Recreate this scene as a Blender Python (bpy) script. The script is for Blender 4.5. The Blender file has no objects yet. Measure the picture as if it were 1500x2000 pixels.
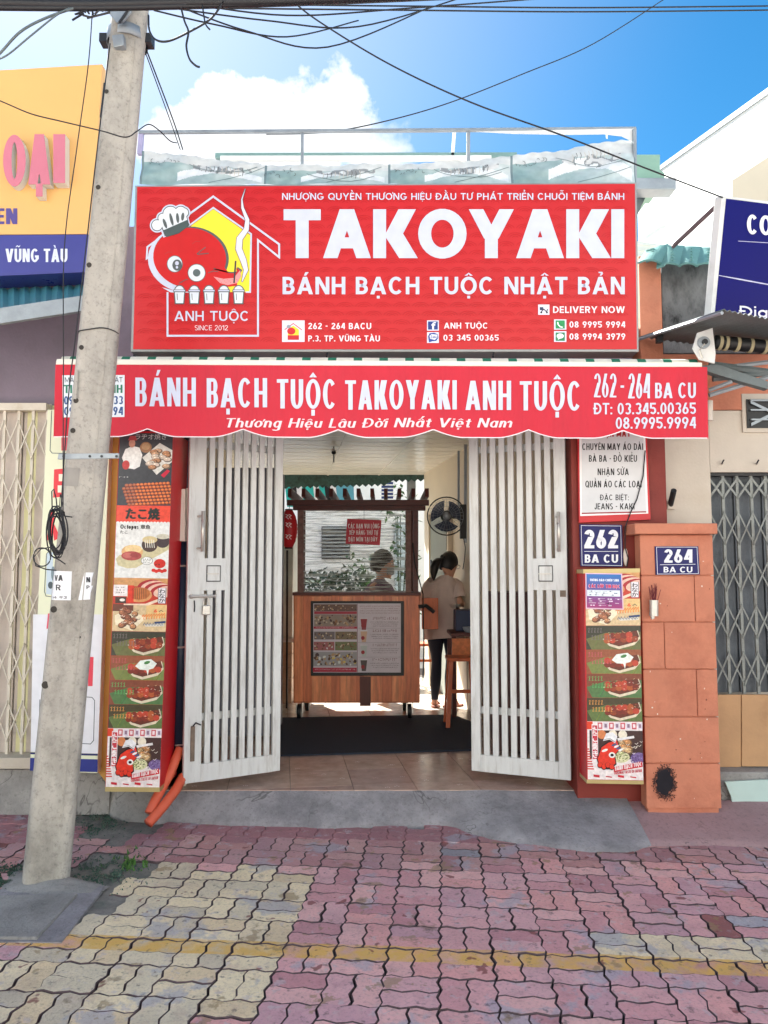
import bpy, bmesh, math, random, unicodedata
from math import sin, cos, pi, radians, tan, atan2, sqrt, hypot
from mathutils import Vector, Matrix, Euler, noise
random.seed(7)
S = bpy.context.scene
COL = S.collection

# ------------------------------------------------------------------ camera, sky, sun, exposure
CAM = Vector((0, 0, 1.5)); PITCH = radians(4.5); F = 1500.0
cd = bpy.data.cameras.new('camera'); cam = bpy.data.objects.new('camera', cd); COL.objects.link(cam)
cam.location = CAM; cam.rotation_euler = (radians(90) + PITCH, 0, 0)
cd.sensor_fit = 'VERTICAL'; cd.sensor_height = 36; cd.lens = 27.0; cd.clip_end = 3000; cd.clip_start = 0.05
S.camera = cam
S.view_settings.view_transform = 'Standard'; S.view_settings.look = 'None'; S.view_settings.gamma = 1
S.view_settings.use_curve_mapping = False
S.view_settings.exposure = 2.24
S.cycles.max_bounces = 8; S.cycles.transparent_max_bounces = 16
S.cycles.sample_clamp_indirect = 6
SUN_EL, SUN_AZ = radians(44), radians(-28)   # azimuth from +Y towards +X
w = bpy.data.worlds.new('World'); S.world = w; w.use_nodes = True
nt = w.node_tree; nt.nodes.clear()
N = nt.nodes.new; L = nt.links.new
out = N('ShaderNodeOutputWorld'); bg = N('ShaderNodeBackground'); bg.inputs[1].default_value = 0.05
sky = N('ShaderNodeTexSky'); sky.sky_type = 'NISHITA'; sky.sun_disc = False
sky.sun_elevation = SUN_EL; sky.sun_rotation = SUN_AZ; sky.air_density = 1.0; sky.dust_density = 0.25; sky.ozone_density = 3.0
hs = N('ShaderNodeHueSaturation'); hs.inputs['Saturation'].default_value = 1.36; hs.inputs['Hue'].default_value = .49; hs.inputs['Value'].default_value = .82
L(sky.outputs[0], hs.inputs['Color'])
tc = N('ShaderNodeTexCoord'); sep = N('ShaderNodeSeparateXYZ'); L(tc.outputs['Generated'], sep.inputs[0])
def math_node(op, a, b=None, c=None, clamp=False):
    n = N('ShaderNodeMath'); n.operation = op; n.use_clamp = clamp
    for i, v in enumerate((a, b, c)):
        if v is None: continue
        if isinstance(v, (int, float)): n.inputs[i].default_value = v
        else: L(v, n.inputs[i])
    return n.outputs[0]
zz = math_node('MAXIMUM', sep.outputs[2], 0.06)
cx_ = math_node('DIVIDE', sep.outputs[0], zz); cy_ = math_node('DIVIDE', sep.outputs[1], zz)
cmb = N('ShaderNodeCombineXYZ'); L(cx_, cmb.inputs[0]); L(cy_, cmb.inputs[1])
nz = N('ShaderNodeTexNoise'); nz.inputs['Scale'].default_value = 1.1; nz.inputs['Detail'].default_value = 9; nz.inputs['Roughness'].default_value = 0.62
L(cmb.outputs[0], nz.inputs['Vector'])
nz2 = N('ShaderNodeTexNoise'); nz2.inputs['Scale'].default_value = 7.5; nz2.inputs['Detail'].default_value = 10; nz2.inputs['Roughness'].default_value = 0.6
L(tc.outputs['Generated'], nz2.inputs['Vector'])
def sky_blob(px, py, r0, r1, amp):
    d = Vector(((px - 750) / F, 1, (1000 - py) / F)); d.rotate(Euler((PITCH, 0, 0))); d.normalize()
    dp = N('ShaderNodeVectorMath'); dp.operation = 'DISTANCE'; L(tc.outputs['Generated'], dp.inputs[0]); dp.inputs[1].default_value = d
    dd = math_node('MULTIPLY_ADD', nz2.outputs[0], -amp, dp.outputs['Value'])
    mr = N('ShaderNodeMapRange'); mr.interpolation_type = 'SMOOTHSTEP'; L(dd, mr.inputs[0])
    mr.inputs[1].default_value = r1 - amp * .5; mr.inputs[2].default_value = r0 - amp * .5; mr.inputs[3].default_value = 0; mr.inputs[4].default_value = 1
    return mr.outputs[0]
blobs = [sky_blob(440, 275, .058, .07, .15), sky_blob(645, 225, .018, .045, .22), sky_blob(560, 310, .05, .07, .13), sky_blob(350, 290, .03, .045, .12), sky_blob(720, 320, .0, .05, .2)]
m = blobs[0]
for b_ in blobs[1:]: m = math_node('MAXIMUM', m, b_)
# thin veil towards the sun and unseen broken cloud, thickened to brighten the ground
mr = N('ShaderNodeMapRange'); mr.interpolation_type = 'SMOOTHSTEP'; L(nz.outputs[0], mr.inputs[0])
mr.inputs[1].default_value = .45; mr.inputs[2].default_value = .62; mr.inputs[3].default_value = 0; mr.inputs[4].default_value = .9
sunv = Vector((sin(SUN_AZ) * cos(SUN_EL), cos(SUN_AZ) * cos(SUN_EL), sin(SUN_EL)))
front = N('ShaderNodeMapRange'); front.interpolation_type = 'SMOOTHSTEP'; L(sep.outputs[1], front.inputs[0])   # keeps the broken cloud out of view
front.inputs[1].default_value = .55; front.inputs[2].default_value = .3; front.inputs[3].default_value = 0; front.inputs[4].default_value = 1
m2 = math_node('MULTIPLY', mr.outputs[0], front.outputs[0])
dps = N('ShaderNodeVectorMath'); dps.operation = 'DISTANCE'; L(tc.outputs['Generated'], dps.inputs[0]); dps.inputs[1].default_value = sunv
veil = N('ShaderNodeMapRange'); veil.interpolation_type = 'SMOOTHSTEP'; L(dps.outputs['Value'], veil.inputs[0])
veil.inputs[1].default_value = .74; veil.inputs[2].default_value = .08; veil.inputs[3].default_value = 0; veil.inputs[4].default_value = .45
m = math_node('MAXIMUM', m, m2); m = math_node('MAXIMUM', m, veil.outputs[0], clamp=True)
mix = N('ShaderNodeMixRGB'); L(m, mix.inputs[0]); L(hs.outputs[0], mix.inputs[1]); mix.inputs[2].default_value = (5.2, 5.35, 5.6, 1)
L(mix.outputs[0], bg.inputs[0]); L(bg.outputs[0], out.inputs[0])
sl = bpy.data.lights.new('sun', 'SUN'); sl.energy = 5.0; sl.angle = radians(0.53); sl.color = (1, .97, .91)
so = bpy.data.objects.new('sun', sl); COL.objects.link(so)
so.rotation_euler = (-sunv).to_track_quat('-Z', 'Y').to_euler()

# ------------------------------------------------------------------ helpers
def ray(px, py):
    d = Vector(((px - 750) / F, 1, (1000 - py) / F)); d.rotate(Euler((PITCH, 0, 0))); return d
def P(px, py, Y):
    d = ray(px, py); return CAM + d * (Y / d.y)
def G(px, py, z=0.0):
    d = ray(px, py); return CAM + d * ((z - CAM.z) / d.z)
class Plane:
    """a real plane in the place; print laid out on it in photo units"""
    def __init__(s, a, b, c):
        s.o = a; s.n = (b - a).cross(c - a).normalized()
        if s.n.dot(CAM - a) < 0: s.n = -s.n
    def __call__(s, px, py, off=0.0):
        d = ray(px, py); t = (s.o - CAM).dot(s.n) / d.dot(s.n); return CAM + d * t + s.n * off
def FP(Y):
    return Plane(Vector((0, Y, 0)), Vector((1, Y, 0)), Vector((0, Y, 1)))
def lin(c):
    return tuple(((v / 255) / 12.92 if v / 255 <= .04045 else ((v / 255 + .055) / 1.055) ** 2.4) for v in c[:3])
MATS = {}
def mat(name, col, rough=.7, var=.15, scale=6, bump=.15, bscale=60, dirt=None, damt=.4, dscale=2.5, metal=0, spec=.5, objcol=False, streak=None, crack=0):
    if name in MATS: return MATS[name]
    M = bpy.data.materials.new(name); M.use_nodes = True; t = M.node_tree; n = t.nodes; l = t.links
    b = n['Principled BSDF']; b.inputs['Roughness'].default_value = rough; b.inputs['Metallic'].default_value = metal
    b.inputs['Specular IOR Level'].default_value = spec
    c = lin(col); tc = n.new('ShaderNodeTexCoord'); vec = tc.outputs['Object']
    if objcol:
        geo = n.new('ShaderNodeNewGeometry'); vec = geo.outputs['Position']
    if streak:
        mp = n.new('ShaderNodeMapping'); mp.inputs['Scale'].default_value = streak; l.new(vec, mp.inputs[0]); svec = mp.outputs[0]
    else: svec = vec
    nz = n.new('ShaderNodeTexNoise'); nz.inputs['Scale'].default_value = scale; nz.inputs['Detail'].default_value = 8; nz.inputs['Roughness'].default_value = .65
    l.new(svec, nz.inputs['Vector'])
    mr = n.new('ShaderNodeMapRange'); l.new(nz.outputs[0], mr.inputs[0]); mr.inputs[1].default_value = .3; mr.inputs[2].default_value = .7
    mr.inputs[3].default_value = 1 - var; mr.inputs[4].default_value = 1 + var
    mul = n.new('ShaderNodeVectorMath'); mul.operation = 'SCALE'; l.new(mr.outputs[0], mul.inputs['Scale'])
    if objcol:
        oi = n.new('ShaderNodeObjectInfo'); l.new(oi.outputs['Color'], mul.inputs[0])
    else: mul.inputs[0].default_value = c
    cur = mul.outputs[0]
    if dirt:
        n2 = n.new('ShaderNodeTexNoise'); n2.inputs['Scale'].default_value = dscale; n2.inputs['Detail'].default_value = 10; n2.inputs['Roughness'].default_value = .7
        l.new(svec, n2.inputs['Vector'])
        m2 = n.new('ShaderNodeMapRange'); l.new(n2.outputs[0], m2.inputs[0]); m2.inputs[1].default_value = .5; m2.inputs[2].default_value = .68
        m2.inputs[3].default_value = 0; m2.inputs[4].default_value = damt
        mx = n.new('ShaderNodeMixRGB'); l.new(m2.outputs[0], mx.inputs[0]); l.new(cur, mx.inputs[1]); mx.inputs[2].default_value = (*lin(dirt), 1); cur = mx.outputs[0]
    if crack:
        n4 = n.new('ShaderNodeTexNoise'); n4.inputs['Scale'].default_value = crack; n4.inputs['Detail'].default_value = 5; n4.inputs['Roughness'].default_value = .6; n4.inputs['Distortion'].default_value = .5
        l.new(vec, n4.inputs['Vector']); sb = n.new('ShaderNodeMath'); sb.operation = 'SUBTRACT'; l.new(n4.outputs[0], sb.inputs[0]); sb.inputs[1].default_value = .5
        ab = n.new('ShaderNodeMath'); ab.operation = 'ABSOLUTE'; l.new(sb.outputs[0], ab.inputs[0]); m4 = n.new('ShaderNodeMapRange'); l.new(ab.outputs[0], m4.inputs[0])
        m4.inputs[1].default_value = .0012; m4.inputs[2].default_value = .0035; m4.inputs[3].default_value = .6; m4.inputs[4].default_value = 0
        n6 = n.new('ShaderNodeTexNoise'); n6.inputs['Scale'].default_value = 1.3; n6.inputs['Detail'].default_value = 2; l.new(vec, n6.inputs['Vector'])
        m6 = n.new('ShaderNodeMapRange'); l.new(n6.outputs[0], m6.inputs[0]); m6.inputs[1].default_value = .5; m6.inputs[2].default_value = .58
        q6 = n.new('ShaderNodeMath'); q6.operation = 'MULTIPLY'; l.new(m4.outputs[0], q6.inputs[0]); l.new(m6.outputs[0], q6.inputs[1]); m4 = q6
        mx = n.new('ShaderNodeMixRGB'); l.new(m4.outputs[0], mx.inputs[0]); l.new(cur, mx.inputs[1]); mx.inputs[2].default_value = (*lin((56, 54, 54)), 1); cur = mx.outputs[0]
        n5 = n.new('ShaderNodeTexNoise'); n5.inputs['Scale'].default_value = 45; n5.inputs['Detail'].default_value = 7; n5.inputs['Roughness'].default_value = .75; l.new(vec, n5.inputs['Vector'])
        m5 = n.new('ShaderNodeMapRange'); l.new(n5.outputs[0], m5.inputs[0]); m5.inputs[1].default_value = .52; m5.inputs[2].default_value = .72; m5.inputs[3].default_value = 0; m5.inputs[4].default_value = .6
        mx = n.new('ShaderNodeMixRGB'); l.new(m5.outputs[0], mx.inputs[0]); l.new(cur, mx.inputs[1]); mx.inputs[2].default_value = (*lin((84, 82, 82)), 1); cur = mx.outputs[0]
    l.new(cur, b.inputs['Base Color'])
    if bump:
        n3 = n.new('ShaderNodeTexNoise'); n3.inputs['Scale'].default_value = bscale; n3.inputs['Detail'].default_value = 6; l.new(svec, n3.inputs['Vector'])
        bp = n.new('ShaderNodeBump'); bp.inputs['Strength'].default_value = bump; bp.inputs['Distance'].default_value = .01
        l.new(n3.outputs[0], bp.inputs['Height']); l.new(bp.outputs[0], b.inputs['Normal'])
        ra = n.new('ShaderNodeMapRange'); l.new(nz.outputs[0], ra.inputs[0]); ra.inputs[3].default_value = max(0, rough - .12); ra.inputs[4].default_value = min(1, rough + .12)
        l.new(ra.outputs[0], b.inputs['Roughness'])
    MATS[name] = M; return M
def printmat(name, rough=.5, var=.05, scale=14, sheen=.4, bump=.0):
    if name in MATS: return MATS[name]
    M = bpy.data.materials.new(name); M.use_nodes = True; t = M.node_tree; n = t.nodes; l = t.links
    b = n['Principled BSDF']; b.inputs['Roughness'].default_value = rough; b.inputs['Specular IOR Level'].default_value = sheen
    a = n.new('ShaderNodeAttribute'); a.attribute_name = 'Col'; tc = n.new('ShaderNodeTexCoord')
    nz = n.new('ShaderNodeTexNoise'); nz.inputs['Scale'].default_value = scale; nz.inputs['Detail'].default_value = 8; l.new(tc.outputs['Object'], nz.inputs['Vector'])
    mr = n.new('ShaderNodeMapRange'); l.new(nz.outputs[0], mr.inputs[0]); mr.inputs[1].default_value = .3; mr.inputs[2].default_value = .7; mr.inputs[3].default_value = 1 - var; mr.inputs[4].default_value = 1 + var
    mul = n.new('ShaderNodeVectorMath'); mul.operation = 'SCALE'; l.new(a.outputs['Color'], mul.inputs[0]); l.new(mr.outputs[0], mul.inputs['Scale'])
    l.new(mul.outputs[0], b.inputs['Base Color'])
    if bump:
        n3 = n.new('ShaderNodeTexNoise'); n3.inputs['Scale'].default_value = 6; n3.inputs['Detail'].default_value = 3; l.new(tc.outputs['Object'], n3.inputs['Vector'])
        bp = n.new('ShaderNodeBump'); bp.inputs['Strength'].default_value = bump; bp.inputs['Distance'].default_value = .02; l.new(n3.outputs[0], bp.inputs['Height']); l.new(bp.outputs[0], b.inputs['Normal'])
    MATS[name] = M; return M

def tag(o, label=None, cat=None, group=None, kind=None):
    if label: o['label'] = label
    if cat: o['category'] = cat
    if group: o['group'] = group
    if kind: o['kind'] = kind
    return o
def thing(name, label, cat, base=(0, 0, 0), group=None):
    o = bpy.data.objects.new(name, None); COL.objects.link(o); o.location = base; o.empty_display_size = .1
    return tag(o, label, cat, group)
def link(name, me, parent=None, kind=None, label=None):
    o = bpy.data.objects.new(name, me); COL.objects.link(o)
    if parent is not None:
        o.parent = parent
        wl = Vector(parent.location)
        pp = parent.parent
        while pp is not None: wl += pp.location; pp = pp.parent
        o.location = -wl
    return tag(o, label=label, kind=kind)
class MB:
    def __init__(s): s.v = []; s.f = []; s.c = []
    def add(s, vs, fs, col=None):
        k = len(s.v); s.v += [tuple(v) for v in vs]; s.f += [tuple(i + k for i in f) for f in fs]; s.c += [col] * len(fs); return s
    def hexa(s, a, b):      # a: 4 front pts, b: 4 back pts
        return s.add(list(a) + list(b), [(0, 1, 2, 3), (7, 6, 5, 4), (0, 4, 5, 1), (1, 5, 6, 2), (2, 6, 7, 3), (3, 7, 4, 0)])
    def box(s, x0, x1, y0, y1, z0, z1):
        return s.hexa([(x0, y0, z0), (x1, y0, z0), (x1, y0, z1), (x0, y0, z1)], [(x0, y1, z0), (x1, y1, z0), (x1, y1, z1), (x0, y1, z1)])
    def pbox(s, px0, py0, px1, py1, Y, dep):
        return s.ppoly([(px0, py1), (px1, py1), (px1, py0), (px0, py0)], Y, dep)
    def ppoly(s, pts, Y, dep, pm=None):
        fr = [(pm(x, y) if pm else P(x, y, Y)) for x, y in pts]
        dv = (-pm.n * dep) if pm else Vector((0, dep, 0))
        bk = [p + dv for p in fr]; n = len(fr)
        a = sum(fr[i].x * fr[(i + 1) % n].z - fr[(i + 1) % n].x * fr[i].z for i in range(n))
        if a < 0: fr.reverse(); bk.reverse()
        return s.add(fr + bk, [tuple(range(n)), tuple(range(2 * n - 1, n - 1, -1))] + [(i, i + n, (i + 1) % n + n, (i + 1) % n) for i in range(n)])
    def tube(s, pts, r, n=8, cap=True, r2=None):
        pts = [Vector(p) for p in pts]; rings = []
        m = len(pts)
        for i, p in enumerate(pts):
            d = (pts[min(i + 1, m - 1)] - pts[max(i - 1, 0)]).normalized()
            u = d.cross(Vector((0, 0, 1)) if abs(d.z) < .9 else Vector((1, 0, 0))).normalized(); v = d.cross(u)
            rr = r if r2 is None else r + (r2 - r) * i / max(1, m - 1)
            if isinstance(r, (list, tuple)): rr = r[i]
            rings.append([p + (u * cos(2 * pi * k / n) + v * sin(2 * pi * k / n)) * rr for k in range(n)])
        return s.loft(rings, cap)
    def loft(s, rings, cap=True):
        n = len(rings[0]); vs = [q for rg in rings for q in rg]; fs = []
        for i in range(len(rings) - 1):
            for k in range(n): fs.append((i * n + k, i * n + (k + 1) % n, (i + 1) * n + (k + 1) % n, (i + 1) * n + k))
        if cap: fs.append(tuple(range(n - 1, -1, -1))); fs.append(tuple((len(rings) - 1) * n + k for k in range(n)))
        return s.add(vs, fs)
    def ellipsoid(s, c, rx, ry, rz, n=14, m=9, jit=0):
        c = Vector(c); rings = []
        for i in range(m + 1):
            a = -pi / 2 + pi * i / m; r = max(cos(a), .02)
            rings.append([c + Vector((rx * r * cos(2 * pi * k / n), ry * r * sin(2 * pi * k / n), rz * sin(a))) * (1 + random.uniform(-jit, jit)) for k in range(n)])
        return s.loft(rings)
    def disc(s, c, r, n=20, ax='y', th=.01):
        c = Vector(c); rg = []
        for d in (0, th):
            off = Vector((0, d, 0)) if ax == 'y' else Vector((d, 0, 0)) if ax == 'x' else Vector((0, 0, d))
            e = (lambda a: Vector((cos(a), 0, sin(a)))) if ax == 'y' else (lambda a: Vector((0, cos(a), sin(a)))) if ax == 'x' else (lambda a: Vector((cos(a), sin(a), 0)))
            rg.append([c + off + e(2 * pi * k / n) * r for k in range(n)])
        return s.loft(rg)
    def mesh(s, name='m', smooth=False, ma=None):
        me = bpy.data.meshes.new(name); me.from_pydata(s.v, [], s.f)
        bm = bmesh.new(); bm.from_mesh(me)
        if not any(c is not None for c in s.c): bmesh.ops.recalc_face_normals(bm, faces=bm.faces)
        bm.to_mesh(me); bm.free()
        if any(c is not None for c in s.c):
            ca = me.color_attributes.new('Col', 'FLOAT_COLOR', 'CORNER'); data = []
            for f, c in zip(s.f, s.c):
                q = (*lin(c or (128, 128, 128)), 1); data += list(q) * len(f)
            ca.data.foreach_set('color', data)
        if smooth: me.polygons.foreach_set('use_smooth', [True] * len(me.polygons))
        if ma: me.materials.append(ma)
        return me
    def build(s, name, ma, parent=None, smooth=False, bevel=0, kind=None, label=None):
        o = link(name, s.mesh(name, smooth, ma), parent, kind, label)
        if bevel:
            b = o.modifiers.new('bevel', 'BEVEL'); b.width = bevel; b.segments = 2; b.limit_method = 'ANGLE'; b.angle_limit = radians(40)
        return o

# ---- lettering: a stroke alphabet of stems, bowls and diagonals, so Vietnamese marks can be set too
def arc_pts(cx, cy, rx, ry, a0, a1, n=None):
    n = n or max(4, int(abs(a1 - a0) / 12)); return [(cx + rx * cos(radians(a0 + (a1 - a0) * i / n)), cy + ry * sin(radians(a0 + (a1 - a0) * i / n))) for i in range(n + 1)]
def glyph(ch, a, b):
    Q = []
    R = lambda x0, y0, x1, y1: Q.append([(x0, y0), (x1, y0), (x1, y1), (x0, y1)])
    h = a * 1.12
    D = lambda x0, y0, x1, y1, hh=None: Q.append([(x0, y0), (x0 + (hh or h), y0), (x1 + (hh or h), y1), (x1, y1)])
    def A(cx, cy, rx, ry, a0, a1):
        o = arc_pts(cx, cy, rx, ry, a0, a1); i = arc_pts(cx, cy, max(rx - a, .01), max(ry - b, .01), a0, a1)
        for k in range(len(o) - 1): Q.append([o[k], o[k + 1], i[k + 1], i[k]])
    def bowl(x0, y0, x1, y1):
        ry = (y1 - y0) / 2; rx = min(ry * 1.05, x1 - x0 - a * .6); cx = x1 - rx
        R(x0, y1 - b, cx, y1); R(x0, y0, cx, y0 + b); A(cx, (y0 + y1) / 2, rx, ry, -90, 90)
    W = {'I': a, 'M': .95, 'W': 1.15, 'O': .86, 'C': .78, 'G': .82, 'Q': .86, 'A': .85, 'K': .76, 'V': .82, 'Y': .8, 'N': .74, 'U': .72, 'H': .72, 'L': .52, 'E': .56, 'F': .54, 'T': .66, 'S': .6, 'J': .48, 'B': .64, 'P': .62, 'R': .66, 'D': .74, 'X': .75, 'Z': .62,
         ' ': .3, '.': a, ',': a, ':': a, '-': .3, '1': .36, 'i': a, 'l': a, 'm': .9, 't': .38, 'f': .38, 'r': .36, 'a': .56, 'c': .5, 'e': .56, 'o': .58, 'p': .58, 's': .44, 'u': .54, 'n': .54, 'h': .54, 'g': .56, 'd': .58, 'k': .54, 'b': .58}
    w = W.get(ch, .6); X = .7
    if ch == 'A':
        D(0, 0, w / 2 - h / 2, 1); Q.append([(w - h, 0), (w, 0), (w / 2 + h / 2, 1), (w / 2 - h / 2, 1)]); R(w * .22, .2, w * .78, .2 + b)
    elif ch == 'B': R(0, 0, a, 1); bowl(a * .9, .5 - b / 2, w * .95, 1); bowl(a * .9, 0, w, .5 + b / 2)
    elif ch == 'C': A(w / 2, .5, w / 2, .51, 42, 318)
    elif ch == 'G': A(w / 2, .5, w / 2, .51, 45, 335); R(w * .52, .5 - b, w, .5); R(w - a, .2, w, .5)
    elif ch == 'D': R(0, 0, a, 1); bowl(a * .9, 0, w, 1)
    elif ch in 'EF':
        R(0, 0, a, 1); R(a, 1 - b, w, 1); R(a, .5 - b / 2, w * .93, .5 + b / 2)
        if ch == 'E': R(a, 0, w, b)
    elif ch == 'H': R(0, 0, a, 1); R(w - a, 0, w, 1); R(a, .5 - b / 2, w - a, .5 + b / 2)
    elif ch == 'I': R(0, 0, a, 1)
    elif ch == 'J': R(w - a, .3, w, 1); A(w / 2, .3, w / 2, .31, 180, 360)
    elif ch == 'K': R(0, 0, a, 1); D(a * .8, .42, w - h * 1.2, 1, h * 1.2); Q.append([(w - h * 1.15, 0), (w + a * .15, 0), (a * .75 + h * 1.15, .62), (a * .8, .5)])
    elif ch == 'L': R(0, 0, a, 1); R(a, 0, w, b)
    elif ch == 'M': R(0, 0, a, 1); R(w - a, 0, w, 1); D(a * .1 + w / 2 - h / 2 - a * .1, .12, 0, 1); D(w / 2 - h / 2, .12, w - h, 1)
    elif ch == 'N': R(0, 0, a, 1); R(w - a, 0, w, 1); D(w - h, 0, 0, 1)
    elif ch in 'OQ':
        A(w / 2, .5, w / 2, .51, 0, 360)
        if ch == 'Q': D(w * .8, -.03, w * .48, .32)
    elif ch in 'PR':
        R(0, 0, a, 1); bowl(a * .9, .4, w, 1)
        if ch == 'R': Q.append([(w - h * .95, 0), (w + a * .1, 0), (w * .5 + h * .7, .45), (w * .5 - h * .3, .45)])
    elif ch == 'S': A(w / 2, .74, w / 2, .27, 30, 270); A(w / 2, .26 + b * .0, w / 2, .27, -150, 90)
    elif ch == 'T': R(w / 2 - a / 2, 0, w / 2 + a / 2, 1 - b); R(0, 1 - b, w, 1)
    elif ch == 'U': R(0, .35, a, 1); R(w - a, .35, w, 1); A(w / 2, .35, w / 2, .36, 180, 360)
    elif ch == 'V': D(w / 2 - h / 2, 0, 0, 1); D(w / 2 - h / 2, 0, w - h, 1)
    elif ch == 'W': D(w * .27 - h / 2, 0, 0, 1); D(w * .27 - h / 2, 0, w / 2 - h / 2, 1); D(w * .73 - h / 2, 0, w / 2 - h / 2, 1); D(w * .73 - h / 2, 0, w - h, 1)
    elif ch == 'X': D(0, 0, w - h, 1); D(w - h, 0, 0, 1)
    elif ch == 'Y': R(w / 2 - a / 2, 0, w / 2 + a / 2, .45); D(w / 2 - h / 2, .4, 0, 1); D(w / 2 - h / 2, .4, w - h, 1)
    elif ch == 'Z': R(0, 1 - b, w, 1); R(0, 0, w, b); D(0, b, w - h, 1 - b)
    elif ch == '0': A(w / 2, .5, w / 2, .51, 0, 360)
    elif ch == '1': R(w - a, 0, w, 1); Q.append([(0, .74), (w - a, .82), (w - a, 1), (0, .86)])
    elif ch == '2': A(w / 2, .71, w / 2, .3, -20, 165); R(0, 0, w, b); D(0, b * .9, w * .93 - h * 1.1, .62, h * 1.2)
    elif ch == '3': A(w / 2, .73, w / 2, .28, -80, 150); A(w / 2, .28, w / 2, .29, -150, 85)
    elif ch == '4': R(w * .62, 0, w * .62 + a, 1); R(0, .22, w, .22 + b); D(0, .3, w * .62 - h * .4, 1)
    elif ch == '5': R(0, .5, a, 1); R(a * .5, 1 - b, w * .95, 1); A(w / 2, .31, w / 2, .32, -150, 125)
    elif ch == '6': A(w / 2, .31, w / 2, .32, 0, 360); D(0, .34, w * .52 - h * .3, 1, h)
    elif ch == '7': R(0, 1 - b, w, 1); D(w * .18, 0, w - h, 1 - b)
    elif ch == '8': A(w / 2, .74, w * .45, .27, 0, 360); A(w / 2, .27, w / 2, .28, 0, 360)
    elif ch == '9': A(w / 2, .69, w / 2, .32, 0, 360); D(w * .48 - h * .7, 0, w - h, .66, h)
    elif ch in '.,': R(0, -.05 if ch == ',' else 0, a, b * 1.1)
    elif ch == ':': R(0, 0, a, b); R(0, .5, a, .5 + b)
    elif ch == '-': R(0, .4, w, .4 + b)
    elif ch == 'i': R(0, 0, a, X); R(0, .84, a, .84 + b)
    elif ch == 'l': R(0, 0, a, 1)
    elif ch in 'nhm':
        R(0, 0, a, 1 if ch == 'h' else X)
        if ch == 'm': A(w * .29, X - .28, w * .25, .29, 0, 180); R(w * .54 - a, 0, w * .54, X - .28); A(w * .77, X - .28, w * .23, .29, 0, 160); R(w - a, 0, w, X - .28)
        else: A(w / 2, X - .28, w / 2, .29, 0, 175); R(w - a, 0, w, X - .28)
    elif ch == 'u': R(w - a, 0, w, X); R(0, .28, a, X); A(w / 2, .28, w / 2, .29, 180, 360)
    elif ch in 'oadgpbc':
        A(w / 2, X / 2, w / 2, X / 2 + .01, 45 if ch == 'c' else 0, 315 if ch == 'c' else 360)
        if ch in 'adg': R(w - a, -.25 if ch == 'g' else 0, w, 1 if ch == 'd' else X)
        if ch == 'g': A(w / 2, -.2, w / 2, .16, 200, 350)
        if ch in 'pb': R(0, -.28 if ch == 'p' else 0, a, X if ch == 'p' else 1)
    elif ch == 'e': A(w / 2, X / 2, w / 2, X / 2 + .01, 0, 320); R(a * .5, X / 2 - b * .4, w, X / 2 + b * .4)
    elif ch == 't': R(w * .3, .12, w * .3 + a, .9); R(0, X - b, w, X); R(w * .4, 0, w, b)
    elif ch == 'f': R(w * .22, 0, w * .22 + a, .82); R(0, X - b, w, X); A(w * .22 + .26, .74, .26, .27, 60, 175)
    elif ch == 's': A(w / 2, .51, w / 2, .2, 30, 270); A(w / 2, .19, w / 2, .2, -150, 90)
    elif ch == 'k': R(0, 0, a, 1); D(a, .3, w - h, X); D(w - h, 0, a, .4)
    elif ch == 'r': R(0, 0, a, X); A(w * .6, X - .25, w * .5, .26, 60, 170)
    return w, Q
def layout(text, a, b, track):
    x = 0; res = []
    for raw in text:
        bar = raw in 'Đđ'
        base = {'Đ': 'D', 'đ': 'd'}.get(raw, raw); nf = unicodedata.normalize('NFD', base); ch = nf[0]; marks = nf[1:]
        w, Q = glyph(ch, a, b); low = ch.islower(); T = .72 if low else 1.0; c = w / 2; mw = max(a * .8, .1); y = T + .07
        Q = [list(q) for q in Q]
        if bar: Q.append([(-a * .5, .44), (w * .45, .44), (w * .45, .44 + b * .85), (-a * .5, .44 + b * .85)])
        for mk in marks:
            n_ = unicodedata.name(mk)
            if 'HORN' in n_: Q.append([(w - a * .3, T - .14), (w + a * .5, T - .02), (w + a * .6, T + .16), (w + a * .05, T + .16), (w - a * .2, T)])
            elif 'DOT BELOW' in n_: Q.append([(c - mw / 2, -.24), (c + mw / 2, -.24), (c + mw / 2, -.24 + mw), (c - mw / 2, -.24 + mw)])
            elif 'CIRCUMFLEX' in n_:
                Q.append([(c - .22, y), (c - .22 + mw, y), (c, y + .11), (c, y + .17)]); Q.append([(c + .22, y), (c, y + .17), (c, y + .11), (c + .22 - mw, y)]); y += .19
            elif 'ACUTE' in n_: Q.append([(c - .06, y), (c + .06, y), (c + .2, y + .2), (c + .02, y + .2)])
            elif 'GRAVE' in n_: Q.append([(c - .06, y), (c + .06, y), (c - .02, y + .2), (c - .2, y + .2)])
            elif 'HOOK ABOVE' in n_: Q.append([(c - .04, y), (c + .04, y), (c + .14, y + .1), (c + .1, y + .22), (c - .1, y + .22), (c - .1, y + .15), (c + .03, y + .14)])
            elif 'TILDE' in n_: Q.append([(c - .22, y + .02), (c - .08, y + .12), (c + .08, y + .03), (c + .22, y + .12), (c + .22, y + .2), (c + .08, y + .12), (c - .08, y + .2), (c - .22, y + .1)])
            elif 'BREVE' in n_: Q.append([(c - .2, y + .14), (c - .08, y), (c + .08, y), (c + .2, y + .14), (c + .1, y + .14), (c + .04, y + .08), (c - .04, y + .08), (c - .1, y + .14)])
        res.append((x, Q)); x += w + track
    return res, x - track
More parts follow.
